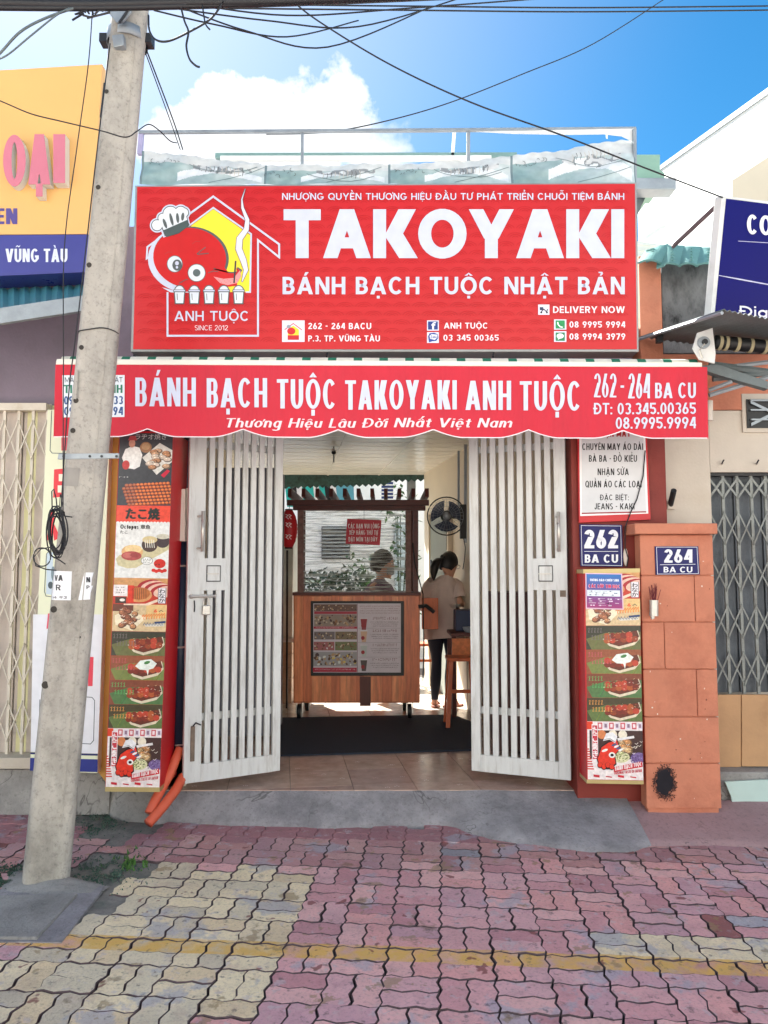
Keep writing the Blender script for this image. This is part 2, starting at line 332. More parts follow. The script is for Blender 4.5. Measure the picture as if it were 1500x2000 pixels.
class Print:
    """flat print on a plane: polygons in photo units, each layer a hair in front of the one below"""
    STEP = .00035
    def __init__(s, pm, base=.0012, clip=None): s.pm = pm; s.base = base; s.mb = MB(); s.clip = clip
    def poly(s, pts, col, layer=1, sub=0):
        if s.clip:
            x0, y0, x1, y1 = s.clip
            for ax, lim, sg in ((0, x0, 1), (0, x1, -1), (1, y0, 1), (1, y1, -1)):
                o = []
                for i in range(len(pts)):
                    a, b = pts[i - 1], pts[i]; da, db = (a[ax] - lim) * sg, (b[ax] - lim) * sg
                    if (da < 0) != (db < 0): t = da / (da - db); o.append((a[0] + (b[0] - a[0]) * t, a[1] + (b[1] - a[1]) * t))
                    if db >= 0: o.append(b)
                pts = o
                if len(pts) < 3: return
        s.mb.add([s.pm(x, y, s.base + layer * s.STEP + sub) for x, y in pts], [tuple(range(len(pts)))], col)
    def rect(s, x0, y0, x1, y1, col, layer=1): s.poly([(x0, y1), (x1, y1), (x1, y0), (x0, y0)], col, layer)
    def ell(s, cx, cy, rx, ry, col, layer=1, rot=0, n=20, sub=0):
        c, q = cos(rot), sin(rot)
        s.poly([(cx + rx * cos(t) * c - ry * sin(t) * q, cy + rx * cos(t) * q + ry * sin(t) * c) for t in [2 * pi * k / n for k in range(n)]], col, layer, sub)
    def line(s, pts, wd, col, layer=1, closed=False, w2=None, sub=0):
        n = len(pts); Lp = []; Rp = []
        for i in range(n):
            a = pts[(i - 1) % n] if (closed or i > 0) else pts[i]; b = pts[(i + 1) % n] if (closed or i < n - 1) else pts[i]
            p = pts[i]
            d1 = (p[0] - a[0], p[1] - a[1]); d2 = (b[0] - p[0], b[1] - p[1])
            l1 = hypot(*d1) or 1; l2 = hypot(*d2) or 1
            if a == p: d1, l1 = d2, l2
            if b == p: d2, l2 = d1, l1
            n1 = (-d1[1] / l1, d1[0] / l1); n2 = (-d2[1] / l2, d2[0] / l2); mx, my = n1[0] + n2[0], n1[1] + n2[1]; ml = hypot(mx, my) or 1
            mx /= ml; my /= ml; k = 1 / max(.45, mx * n1[0] + my * n1[1])
            ww = wd if w2 is None else (wd + (w2 - wd) * i / (n - 1)) if not isinstance(w2, list) else w2[i]
            Lp.append((p[0] + mx * ww / 2 * k, p[1] + my * ww / 2 * k)); Rp.append((p[0] - mx * ww / 2 * k, p[1] - my * ww / 2 * k))
        for i in range(n if closed else n - 1):
            j = (i + 1) % n; s.poly([Lp[i], Lp[j], Rp[j], Rp[i]], col, layer, sub)
    def text(s, t, x0, ytop, x1, ybase, col, layer=3, a=.2, b=.17, track=.11, slant=0, skew=0):
        H = ybase - ytop
        aa = a
        for _ in range(3):
            res, W = layout(t, aa, b, track); sx = (x1 - x0) / (W * H); aa = max(.04, min(.3, a / sx))
        res, W = layout(t, aa, b, track); sx = (x1 - x0) / (W * H)
        for gx, Q in res:
            for k, q in enumerate(Q):
                s.poly([(x0 + (gx + u) * H * sx + slant * v * H, ybase - v * H + skew * ((gx + u) * H * sx)) for u, v in q], col, layer, k % 5 * .00005)
    def scribble(s, x0, y0, x1, y1, col, layer=3, dens=2.2, wd=None):
        """a line of print too small to read in the photograph"""
        H = y1 - y0; x = x0
        while x < x1 - H * .3:
            ww = H * random.uniform(.3, .75)
            for _ in range(2):
                u0 = random.uniform(0, ww * .6); v0 = random.choice((0, .35, .75)) * H
                if random.random() < .5: s.poly([(x + u0, y0), (x + u0 + H * .16, y0), (x + u0 + H * .16, y1), (x + u0, y1)], col, layer)
                else: s.poly([(x, y0 + v0), (x + ww, y0 + v0), (x + ww, y0 + v0 + H * .2), (x, y0 + v0 + H * .2)], col, layer, .00005)
            x += ww + H * (.18 if random.random() < .8 else .5)
    def build(s, name, parent=None, ma=None, **k):
        return s.mb.build(name, ma or printmat('printed_vinyl'), parent, **k)
_font_cache = {}
def cjk(pr, t, x0, ytop, x1, ybot, col, layer=4, vertical=False, bold=.0):
    """Japanese print with the face Blender has built in, made bold by shifted layers"""
    if vertical:
        n = len(t); hh = (ybot - ytop) / n
        for i, ch in enumerate(t): cjk(pr, ch, x0, ytop + i * hh + hh * .05, x1, ytop + (i + 1) * hh - hh * .05, col, layer, bold=bold)
        return
    if t not in _font_cache:
        c = bpy.data.curves.new('lettering', 'FONT'); c.body = t; c.resolution_u = 2
        o = bpy.data.objects.new('lettering', c); COL.objects.link(o); dg = bpy.context.evaluated_depsgraph_get()
        me = bpy.data.meshes.new_from_object(o.evaluated_get(dg)); vs = [(v.co.x, v.co.y) for v in me.vertices]; fs = [tuple(p.vertices) for p in me.polygons]
        bpy.data.objects.remove(o); bpy.data.curves.remove(c); bpy.data.meshes.remove(me); _font_cache[t] = (vs, fs)
    vs, fs = _font_cache[t]
    if not vs: return
    ax = min(v[0] for v in vs); bx = max(v[0] for v in vs); ay = min(v[1] for v in vs); by = max(v[1] for v in vs)
    B = bold * (ybot - ytop)
    for i, (dx, dy) in enumerate(((0, 0), (B * .4, 0), (-B * .4, 0), (0, B * .7), (0, -B * .7)) if bold else ((0, 0),)):
        pts = [pr.pm(x0 + (v[0] - ax) / (bx - ax) * (x1 - x0) + dx, ybot - (v[1] - ay) / (by - ay) * (ybot - ytop) + dy, pr.base + layer * pr.STEP + i * .00006) for v in vs]
        pr.mb.add(pts, fs, col)

# ------------------------------------------------------------------ materials
m_conc = mat('old_concrete', (150, 148, 145), .85, .22, 3.0, .45, 90, dirt=(92, 92, 92), damt=.6, dscale=1.8, crack=.9)
m_ramp = mat('ramp_concrete', (142, 139, 142), .85, .3, 6.0, .5, 70, dirt=(100, 98, 104), damt=.75, dscale=2.6, crack=1.1)
m_soil = mat('joint_soil', (34, 38, 38), .95, .3, 9, .5, 60, dirt=(38, 58, 44), damt=.5, dscale=5)
m_asph = mat('asphalt', (150, 148, 144), .9, .2, 3, .3, 120)
m_moss = mat('moss', (62, 92, 78), .95, .4, 14, .6, 80, dirt=(110, 108, 100), damt=.8, dscale=6)
m_white = mat('white_metal', (222, 224, 222), .4, .05, 5, .05, 40, dirt=(170, 168, 160), damt=.35, dscale=4)
m_gate = mat('gate_paint', (208, 210, 208), .42, .07, 4, .1, 50, dirt=(146, 138, 126), damt=.45, dscale=5, streak=(5, 5, .7))
m_dark = mat('dark_metal', (38, 40, 44), .5, .2, 8, .1)
m_black = mat('black_plastic', (22, 23, 25), .5, .2, 10, .1)
m_chrome = mat('worn_steel', (196, 192, 184), .3, .12, 20, .1, metal=.5)
m_zinc = mat('galvanised', (150, 158, 164), .45, .15, 9, .12, metal=.4)
m_wood = mat('cart_wood', (196, 108, 64), .4, .35, 5, .12, 40, streak=(7, 7, .8), dirt=(112, 52, 30), damt=.6, dscale=4)
m_beam = mat('dark_red_wood', (84, 36, 30), .5, .3, 6, .12, 40, streak=(1, 6, 6))
m_ply = mat('plywood', (186, 146, 106), .65, .12, 4, .1, 60, streak=(1, 5, 1), dirt=(150, 104, 62), damt=.4, dscale=3)
m_orange = mat('terracotta_paint', (198, 126, 98), .75, .12, 5, .3, 50, dirt=(160, 88, 66), damt=.55, dscale=3)
m_maroon = mat('maroon_paint', (128, 44, 34), .65, .12, 4, .12, 60, dirt=(90, 30, 26), damt=.5, dscale=2)
m_purple = mat('mauve_wall', (132, 120, 134), .8, .1, 2, .15, 60, dirt=(104, 94, 100), damt=.5, dscale=1.4)
m_cream = mat('cream_wall', (198, 188, 174), .8, .06, 3, .15, 60, dirt=(176, 162, 142), damt=.4, dscale=1.8)
m_weather = mat('weathered_plaster', (120, 120, 122), .9, .5, 9, .4, 60, dirt=(40, 40, 42), damt=1.0, dscale=4.5, streak=(1.6, 1, .8))
m_wwall = mat('white_wall', (236, 236, 232), .8, .03, 2, .08, 50, dirt=(214, 212, 204), damt=.3, dscale=1)
m_beige = mat('beige_wall', (206, 196, 176), .8, .05, 2, .08, 50)
m_teal = mat('teal_tile', (104, 150, 146), .55, .12, 5, .15, 60, dirt=(70, 104, 104), damt=.5)
m_tealsheet = mat('teal_sheet', (70, 132, 142), .45, .1, 5, .1)
m_sheetdk = mat('corrugated_steel', (96, 106, 108), .5, .2, 6, .15, 50, dirt=(60, 62, 62), damt=.5)
m_yellow = mat('yellow_panel', (228, 178, 108), .5, .03, 3, .05, 30)
m_blue = mat('blue_panel', (62, 64, 140), .3, .06, 4, .05, 30)
m_pole = mat('pole_concrete', (176, 171, 162), .9, .16, 9, .5, 60, dirt=(122, 118, 110), damt=.7, dscale=3.4, streak=(1, 1, .6), crack=.12)
m_redside = mat('red_panel', (196, 22, 32), .45, .07, 4, .05)
m_ochre = mat('ochre_paint', (206, 156, 74), .6, .1, 4, .1)
m_conduit = mat('orange_conduit', (214, 96, 66), .5, .1, 8, .1)
m_navy = mat('dark_blue_pipe', (34, 44, 66), .4, .15, 5, .08)
m_pvc = mat('ivory_plastic', (220, 208, 196), .45, .06, 6, .04)
m_blackwire = mat('black_cable', (24, 25, 30), .5, .1, 10, .0)
m_grate = mat('cream_gate_paint', (214, 206, 192), .5, .08, 5, .1, 50, dirt=(170, 150, 120), damt=.4, dscale=6)
m_greygate = mat('grey_gate_paint', (134, 138, 134), .5, .15, 8, .15, 60, dirt=(92, 84, 76), damt=.6, dscale=6)
m_gatesheet = mat('gate_back_sheet', (92, 98, 104), .6, .25, 9, .3, 40)
m_creamsheet = mat('cream_back_sheet', (204, 192, 182), .6, .08, 9, .2, 40)
m_inwall = mat('shop_wall', (226, 214, 192), .6, .04, 3, .06, 40)
m_ceil = mat('ceiling_panel', (226, 224, 212), .22, .03, 3, .03, 20)
m_tilef = mat('floor_tile', (186, 158, 138), .22, .16, 11, .04, 40, objcol=True, dirt=(150, 112, 98), damt=.35, dscale=9)
m_mat = mat('floor_mat', (34, 42, 56), .85, .3, 22, .5, 200)
m_paleboard = mat('pale_green_board', (186, 210, 204), .6, .05, 5, .08, 40)

# ------------------------------------------------------------------ the ground
mb = MB(); mb.box(-300, 300, -200, 2.05, -.4, -.06); mb.build('road', m_asph, kind='structure')
mb = MB(); mb.box(-40, 40, -.9, 2.0, -.3, .002); o = mb.build('pavement', mat('far_paving', (190, 166, 160), .85, .2, 4, .3, 60), kind='structure')
mb = MB(); mb.add([(-300, 1.9, -.03), (300, 1.9, -.03), (300, 900, -.03), (-300, 900, -.03)], [(0, 1, 2, 3)]); mb.build('ground', m_soil, kind='structure')

# pavers: basket weave of wavy blocks, turned a few degrees to the shop
BL = .207; TH = radians(-4.6); Rr = Matrix.Rotation(TH, 3, 'Z'); PO = Vector((-.43, 2.82, 0))
prof = [(0, 0), (.2, 0), (.33, .016), (.5, 0), (.67, -.016), (.8, 0), (1, 0)]
prof = [(0, 0), (.12, .0068), (.35, -.0068), (.5, 0), (.62, .0068), (.85, -.0068), (1, 0)]
def edge(ax, k, s0, s1):   # wavy line across the block at k, from s0 to s1 along axis ax (block units)
    pts = []
    ss = [s0] + [p for p, _ in prof if min(s0, s1) < p < max(s0, s1)] + [s1]
    if s1 < s0: ss = [s0] + sorted([p for p, _ in prof if s1 < p < s0], reverse=True) + [s1]
    for s in ss:
        for i in range(len(prof) - 1):
            if prof[i][0] <= s <= prof[i + 1][0]:
                t = (s - prof[i][0]) / (prof[i + 1][0] - prof[i][0]); f = prof[i][1] + t * (prof[i + 1][1] - prof[i][1]); break
        pts.append((s * BL, k * BL + f) if ax == 'x' else (k * BL + f, s * BL))
    return pts
def paver_outline(x0, y0, x1, y1):
    e = edge('x', y0, x0, x1)[:-1] + edge('y', x1, y0, y1)[:-1] + edge('x', y1, x1, x0)[:-1] + edge('y', x0, y1, y0)[:-1]
    return e
pm_paver = mat('paver', (190, 140, 140), .82, .1, 9, .45, 110, objcol=True)
def paint_paver():
    M = pm_paver; t = M.node_tree; n = t.nodes; l = t.links; b = n['Principled BSDF']; cur = b.inputs['Base Color'].links[0].from_socket
    geo = n.new('ShaderNodeNewGeometry'); mp = n.new('ShaderNodeMapping'); mp.vector_type = 'POINT'
    l.new(geo.outputs['Position'], mp.inputs[0]); mp.inputs['Rotation'].default_value = (0, 0, -TH)
    def noise_mask(scale, lo, hi, amt, detail=8, seed=0):
        a = n.new('ShaderNodeTexNoise'); a.noise_dimensions = '4D'; a.inputs['W'].default_value = seed; a.inputs['Scale'].default_value = scale; a.inputs['Detail'].default_value = detail; a.inputs['Roughness'].default_value = .62
        l.new(geo.outputs['Position'], a.inputs['Vector']); r = n.new('ShaderNodeMapRange'); l.new(a.outputs[0], r.inputs[0])
        r.inputs[1].default_value = lo; r.inputs[2].default_value = hi; r.inputs[3].default_value = 0; r.inputs[4].default_value = amt; return r.outputs[0]
    def over(mask, col):
        nonlocal cur
        x = n.new('ShaderNodeMixRGB'); l.new(mask, x.inputs[0]); l.new(cur, x.inputs[1]); x.inputs[2].default_value = (*lin(col), 1); cur = x.outputs[0]
    over(noise_mask(3.4, .57, .61, .62, 7, 1), (166, 168, 180)); over(noise_mask(11, .58, .62, .5, 6, 61), (196, 186, 190))      # worn grey-blue patches
    over(noise_mask(16, .56, .72, .45, 8, 2), (205, 190, 180)); over(noise_mask(9, .55, .75, .45, 9, 40), (150, 96, 100)); over(noise_mask(70, .5, .75, .45, 5, 44), (120, 96, 98))
    sp = n.new('ShaderNodeSeparateXYZ'); l.new(mp.outputs[0], sp.inputs[0])
    v0 = (Rr.inverted() @ G(1000, 1872)).y
    a = n.new('ShaderNodeTexNoise'); a.inputs['Scale'].default_value = 25; a.inputs['Detail'].default_value = 6; l.new(geo.outputs['Position'], a.inputs['Vector'])
    d = n.new('ShaderNodeMath'); d.operation = 'MULTIPLY_ADD'; l.new(a.outputs[0], d.inputs[0]); d.inputs[1].default_value = .012; l.new(sp.outputs[1], d.inputs[2])
    e = n.new('ShaderNodeMath'); e.operation = 'SUBTRACT'; l.new(d.outputs[0], e.inputs[0]); e.inputs[1].default_value = v0 + .006
    ab = n.new('ShaderNodeMath'); ab.operation = 'ABSOLUTE'; l.new(e.outputs[0], ab.inputs[0])
    r = n.new('ShaderNodeMapRange'); l.new(ab.outputs[0], r.inputs[0]); r.inputs[1].default_value = .056; r.inputs[2].default_value = .062; r.inputs[3].default_value = 1; r.inputs[4].default_value = 0
    wr = n.new('ShaderNodeMath'); wr.operation = 'MULTIPLY'; l.new(r.outputs[0], wr.inputs[0]); l.new(noise_mask(10, .7, .45, .9, 9, 5), wr.inputs[1])
    over(wr.outputs[0], (224, 178, 86))
    over(noise_mask(7, .64, .66, .8, 3, 9), (128, 66, 64)); over(noise_mask(6.3, .61, .64, .65, 5, 71), (150, 126, 88))      # dark red stains
    over(noise_mask(4.2, .64, .68, .6, 6, 14), (112, 92, 62))        # damp brown patches
    over(noise_mask(24, .58, .66, .65, 6, 21), (86, 78, 80))
    over(noise_mask(2.0, .5, .7, .25, 8, 30), (120, 112, 116))         # grime
    l.new(cur, b.inputs['Base Color'])
paint_paver()
m_edge = mat('paver_edge_dirt', (92, 76, 78), .95, .3, 20, .3, 60)
def paver_mesh(x0, y0, x1, y1, seed):
    rnd = random.Random(seed); e = paver_outline(x0, y0, x1, y1); c = ((x0 + x1) / 2 * BL, (y0 + y1) / 2 * BL)
    def inset(g, z):
        r = []
        for i, p in enumerate(e):
            dx, dy = p[0] - c[0], p[1] - c[1]; hx = (x1 - x0) * BL / 2; hy = (y1 - y0) * BL / 2
            r.append((p[0] - g * max(-1, min(1, dx / hx * 1.15)) - c[0] + rnd.uniform(-.0012, .0012), p[1] - g * max(-1, min(1, dy / hy * 1.15)) - c[1] + rnd.uniform(-.0012, .0012), z))
        return r
    n = len(e); mb = MB(); rg = [inset(.0024, -.04), inset(.0024, -.0035), inset(.0046, 0)]
    mb.loft(rg, cap=False); mb.f.append(tuple(2 * n + k for k in range(n))); mb.c.append(None)
    me = mb.mesh('paver', False, pm_paver); me.materials.append(m_edge); me.polygons.foreach_set('material_index', [0 if len(p.vertices) > 4 else 1 for p in me.polygons]); return me, c
KIND = {'H0': (0, 0, 1, .5), 'H1': (0, .5, 1, 1), 'V0': (0, 0, .5, 1), 'V1': (.5, 0, 1, 1)}
PM = {k: [paver_mesh(*v, seed=hash(k) % 97 + j if False else j * 13 + i) for j in range(3)] for i, (k, v) in enumerate(KIND.items())}
pav = thing('paving', None, None, (0, 0, 0)); tag(pav, kind='structure')
def inside(p, poly):
    r = False; j = len(poly) - 1
    for i in range(len(poly)):
        if (poly[i][1] > p[1]) != (poly[j][1] > p[1]) and p[0] < (poly[j][0] - poly[i][0]) * (p[1] - poly[i][1]) / (poly[j][1] - poly[i][1]) + poly[i][0]: r = not r
        j = i
    return r
def to_px(v):
    d = Vector(v) - CAM; d.rotate(Euler((-PITCH, 0, 0))); return (750 + F * d.x / d.y, 1000 - F * d.z / d.y)
cream_zone = [(290, 1690), (590, 1705), (598, 1728), (575, 1810), (550, 1862), (520, 1915), (495, 1975), (440, 1985), (-200, 2300), (-200, 1850), (130, 1850), (250, 1710)]
cream2 = [(1175, 1832), (1380, 1832), (1600, 1850), (1600, 1905), (1180, 1878)]
ramp_edge = [(286, 1606), (330, 1600), (400, 1606), (470, 1611), (540, 1612), (640, 1617), (760, 1610), (880, 1612), (960, 1640), (1060, 1652), (1150, 1662), (1235, 1664), (1268, 1652), (1262, 1628), (1225, 1605), (1250, 1590)]
hole1 = [(-300, 1560), (60, 1600), (20, 1700), (150, 1690), (150, 1640), (300, 1575), (300, 1500), (-300, 1500)]
mossy = [(135, 1672), (285, 1668), (275, 1700), (240, 1712), (205, 1735), (130, 1722)]
slab_zone = [(-200, 1735), (205, 1722), (240, 1716), (130, 1836), (100, 1842), (-200, 1838)]
cands = []
for i in range(-16, 16):
    for j in range(-5, 13):
        b = 'H' if (i + j) % 2 == 0 else 'V'
        for h in '01':
            k = b + h; me, c = random.choice(PM[k])
            wp = PO + Rr @ Vector((i * BL + c[0], j * BL + c[1], 0)); px, py = to_px(wp)
            if not (-60 < px < 1560 and 1560 < py < 2040) or wp.y < 2.3: continue
            if inside((px, py), mossy) or inside((px, py), slab_zone): continue
            if 300 < px < 1240 and py < 1608: continue
            if px <= 300 and (py < 1560 or (150 < px and py < 1640)): continue
            if px <= 150 and 1690 < py < 1735 and px > 10: continue
            if px >= 1240 and py < 1598: continue
            cands.append((wp, me, px, py))
cands.sort(key=lambda t: t[0].y)
rest = MB(); rest_cols = []
rgt = 0
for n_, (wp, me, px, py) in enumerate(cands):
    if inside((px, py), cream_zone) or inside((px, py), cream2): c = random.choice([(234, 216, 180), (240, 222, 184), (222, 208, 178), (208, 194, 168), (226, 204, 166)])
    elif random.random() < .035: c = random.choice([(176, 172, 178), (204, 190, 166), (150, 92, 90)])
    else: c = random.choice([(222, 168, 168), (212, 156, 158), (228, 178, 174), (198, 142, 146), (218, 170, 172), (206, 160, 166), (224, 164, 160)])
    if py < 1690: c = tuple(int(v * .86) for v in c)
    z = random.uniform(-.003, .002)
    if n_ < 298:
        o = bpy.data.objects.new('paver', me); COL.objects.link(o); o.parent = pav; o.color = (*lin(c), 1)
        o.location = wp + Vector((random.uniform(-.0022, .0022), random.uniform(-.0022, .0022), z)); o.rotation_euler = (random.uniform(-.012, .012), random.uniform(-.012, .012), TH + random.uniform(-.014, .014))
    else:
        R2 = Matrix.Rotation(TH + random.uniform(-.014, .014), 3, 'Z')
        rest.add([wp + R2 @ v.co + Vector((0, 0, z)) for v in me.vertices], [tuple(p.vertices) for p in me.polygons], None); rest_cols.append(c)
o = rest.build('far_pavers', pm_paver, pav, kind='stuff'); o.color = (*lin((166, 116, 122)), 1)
mb = MB(); mb.add([G(-900, 1540, -.022), G(2400, 1540, -.022), (6, 2.0, -.022), (-6, 2.0, -.022)], [(0, 1, 2, 3)]); mb.build('joint_bed', m_soil, pav)

# ramp of trowelled concrete up to the threshold
def sheet(name, ma, front, back_y, zb, zf=.004, nx=46, ny=8, bulge=0, parent=None, kind='structure', amp=.006):
    """front: list of photo points on the ground (z=zf); rises to (back_y, zb)"""
    fp = [G(x, y, zf) for x, y in front]; Ls = [0]
    for i in range(1, len(fp)): Ls.append(Ls[-1] + (fp[i] - fp[i - 1]).length)
    mb = MB(); vs = []
    for i in range(nx + 1):
        t = Ls[-1] * i / nx; k = max(j for j in range(len(Ls)) if Ls[j] <= t + 1e-9); k = min(k, len(Ls) - 2)
        p = fp[k].lerp(fp[k + 1], (t - Ls[k]) / (Ls[k + 1] - Ls[k]))
        p = p + Vector((0, noise.noise(p * 9) * .02, 0))
        for j in range(ny + 1):
            u = j / ny; q = Vector((p.x * (1 - u) + p.x * u * 1.0, p.y + (back_y - p.y) * u, zf + (zb - zf) * (u ** .9)))
            q.z += noise.noise(q * 5) * amp * (1 if 0 < j else .3); vs.append(q)
        vs.append(Vector((p.x, p.y - .004, -.03)))
    m_ = ny + 2; fs = []
    for i in range(nx):
        for j in range(ny): fs.append((i * m_ + j, (i + 1) * m_ + j, (i + 1) * m_ + j + 1, i * m_ + j + 1))
        fs.append((i * m_ + ny + 1, (i + 1) * m_ + ny + 1, (i + 1) * m_, i * m_))
    mb.add(vs, fs); return mb.build(name, ma, parent, smooth=True, kind=kind)
sheet('ramp', m_ramp, [(286, 1607), (330, 1602), (400, 1608), (470, 1611), (540, 1612), (640, 1617), (760, 1610), (880, 1612), (960, 1640), (1060, 1652), (1150, 1662), (1235, 1664), (1272, 1650)], 4.87, .158)
sheet('apron', m_conc, [(-260, 1566), (0, 1568), (120, 1566), (190, 1580), (240, 1600), (300, 1603)], 4.95, .2, zf=.006)
sheet('kerb_edge', mat('pink_concrete', (160, 130, 132), .85, .15, 5, .3, 60, dirt=(112, 104, 108), damt=.6, crack=1.3), [(1262, 1650), (1300, 1652), (1400, 1650), (1520, 1655), (1700, 1662)], 4.8, .12, zf=.003)
mb = MB(); random.seed(3)
def patch(poly, name, ma, z0=.001, amp=.012, n=26, kind='stuff'):
    pts = [G(x, y, z0) for x, y in poly]; cx = sum(p.x for p in pts) / len(pts); cy = sum(p.y for p in pts) / len(pts)
    m_ = len(pts); mb = MB(); vs = [Vector((cx, cy, z0 + amp))]; fs = []; K = 6
    dense = []
    for i in range(m_):
        for t in (0, .33, .66): dense.append(pts[i].lerp(pts[(i + 1) % m_], t))
    D = len(dense)
    for k in range(1, K + 1):
        for p in dense:
            q = Vector((cx, cy, 0)).lerp(Vector((p.x, p.y, 0)), k / K); e = 1 - (k / K) ** 2
            q += Vector((noise.noise(q * 14), noise.noise(q * 14 + Vector((9, 0, 0))), 0)) * .018
            vs.append(Vector((q.x, q.y, z0 - .008 + (amp + noise.noise(q * 30) * .009) * e + .006)))
    for i in range(D): fs.append((0, 1 + i, 1 + (i + 1) % D))
    for k in range(K - 1):
        for i in range(D): fs.append((1 + k * D + i, 1 + (k + 1) * D + i, 1 + (k + 1) * D + (i + 1) % D, 1 + k * D + (i + 1) % D))
    mb.add(vs, fs); return mb.build(name, ma, None, smooth=True, kind=kind)
m_earth = mat('bare_earth', (128, 124, 118), .95, .3, 7, .5, 70, dirt=(58, 84, 74), damt=.85, dscale=5, crack=1.7)
patch([(95, 1560), (250, 1556), (330, 1598), (350, 1650), (300, 1715), (215, 1840), (60, 1850), (90, 1700)], 'bare_earth', m_earth, -.010, .004)
patch([(-160, 1672), (60, 1680), (100, 1720), (70, 1760), (-160, 1762)], 'bare_earth', m_earth, -.010, .004)
def tufts(name, label, polys, n, ma, hmax, seed):
    rnd = random.Random(seed); mb = MB()
    for poly in polys:
        xs = [p[0] for p in poly]; ys = [p[1] for p in poly]; cx, cy = sum(xs) / len(xs), sum(ys) / len(ys); k = 0
        while k < n:
            x, y = rnd.gauss(cx, (max(xs) - min(xs)) * .27), rnd.gauss(cy, (max(ys) - min(ys)) * .27); k += 1
            if not inside((x, y), poly) and rnd.random() < .7: continue
            if noise.noise(Vector((x * .05, y * .09, seed))) < -.12: continue
            c = G(x, y, 0); h = hmax * rnd.uniform(.3, 1); a = rnd.uniform(0, pi); w_ = rnd.uniform(.003, .009); d = Vector((cos(a), sin(a), 0)) * w_; l = Vector((rnd.uniform(-1, 1), rnd.uniform(-1, 1), 0)) * h * .6
            mb.add([c - d, c + d, c + l + Vector((0, 0, h))], [(0, 1, 2)])
    o = mb.build(name, ma, None, kind='stuff'); o['label'] = label; o['category'] = 'moss'; return o
tufts('moss', 'dark green moss and weeds on bare earth right of the pole foot', [mossy, [(160, 1600), (250, 1568), (225, 1606), (150, 1645)], [(-40, 1690), (60, 1690), (60, 1738), (-40, 1742)]], 1500, m_moss, .012, 4)
tufts('grass', 'bright green grass tuft at the paver edge right of the pole foot', [[(225, 1690), (285, 1670), (290, 1690), (240, 1705)]], 260, mat('grass_green', (72, 112, 48), .8, .3, 9, .1), .03, 6)
tag(patch([(20, 1700), (150, 1715), (215, 1730), (190, 1750), (60, 1752), (0, 1745)], 'mortar_collar', m_conc, .0, .03), 'grey mortar spread round the foot of the leaning pole', 'mortar')
# inspection cover
a = [G(x, y, .018) for x, y in [(-160, 1752), (152, 1744), (72, 1830), (-260, 1826)]]
mb = MB(); mb.hexa([Vector((p.x, p.y, -.03)) for p in a], a)
t = thing('manhole_cover', 'grey concrete inspection slab set in the pavement before the leaning pole', 'manhole cover', G(0, 1790, 0))
mb.build('slab', m_conc, t, bevel=.006)
a2 = [G(x, y, .006) for x, y in [(-200, 1742), (205, 1730), (120, 1840), (-330, 1836)]]
mb = MB(); mb.hexa([Vector((p.x, p.y, -.03)) for p in a2], a2); mb.build('frame', m_ramp, t)
# green straw on the ground
mb = MB(); mb.tube([G(30, 1562, .035), G(62, 1560, .035)], .007, 8); tag(mb.build('drinking_straw', mat('green_plastic', (30, 140, 110), .35, .05, 5, 0)), 'short green plastic tube lying on the dirt left of the pole', 'plastic tube')

# ------------------------------------------------------------------ shop shell (turned a few degrees to the street front)
IA = radians(7.5); ID = Vector((-sin(IA), cos(IA), 0)); IL = Vector((cos(IA), sin(IA), 0)); IO = Vector((-.185, 4.87, 0))
def I(u, wv, z): return IO + IL * u + ID * wv + Vector((0, 0, z))
def ibox(mb, u0, u1, w0, w1, z0, z1):
    return mb.hexa([I(u0, w0, z0), I(u1, w0, z0), I(u1, w0, z1), I(u0, w0, z1)], [I(u0, w1, z0), I(u1, w1, z0), I(u1, w1, z1), I(u0, w1, z1)])
FZ = .16
fl = thing('shop_floor', None, None); tag(fl, kind='structure')
mb = MB(); mb.add([(-1.35, 4.87, FZ - .012), (1.35, 4.87, FZ - .012), (1.1, 11, FZ - .012), (-2.4, 11, FZ - .012)], [(0, 1, 2, 3)]); mb.box(-1.35, 1.35, 4.868, 4.9, -.02, FZ - .013)
mb.build('grout', mat('grout', (120, 108, 100), .9, .1, 8, .1), fl)
TS = .39
tm = MB(); tm.box(-TS / 2 + .002, TS / 2 - .002, -TS / 2 + .002, TS / 2 - .002, -.01, 0); tme = tm.mesh('tile', False, m_tilef)
flw = MB()
for i in range(-4, 5):
    for j in range(-1, 13):
        c = I((i + .5) * TS, (j + .5) * TS + .1, FZ)
        if c.y < 4.87 - .35 or c.x < -1.45 - (c.y - 5) * .16 or c.x > 1.35: continue
        colr = random.choice([(188, 160, 146), (178, 150, 138), (192, 166, 150)]) if j < 4 else random.choice([(196, 186, 172), (204, 192, 178)])
        if c.y - 4.87 < .3:      # cut tiles along the threshold
            q = [I(u, ww, FZ) for u, ww in (((i) * TS + .002, j * TS + .102), ((i + 1) * TS - .002, j * TS + .102), ((i + 1) * TS - .002, (j + 1) * TS + .098), (i * TS + .002, (j + 1) * TS + .098))]
            def clip(q):
                r = []
                for k in range(4):
                    a, b = q[k], q[(k + 1) % 4]
                    if a.y >= 4.866: r.append(a)
                    if (a.y - 4.866) * (b.y - 4.866) < 0: r.append(a.lerp(b, (4.866 - a.y) / (b.y - a.y)))
                return r
            q = clip(q)
            if len(q) < 3: continue
            mb = MB(); n = len(q); mb.add(q + [Vector((p.x, p.y, FZ - .01)) for p in q], [tuple(range(n))] + [(k, k + n, (k + 1) % n + n, (k + 1) % n) for k in range(n)])
            o = mb.build('tile', m_tilef, fl); o.color = (*lin(colr), 1); continue
        o = bpy.data.objects.new('tile', tme); COL.objects.link(o); o.parent = fl; o.location = c; o.rotation_euler = (0, 0, IA); o.color = (*lin(colr), 1)
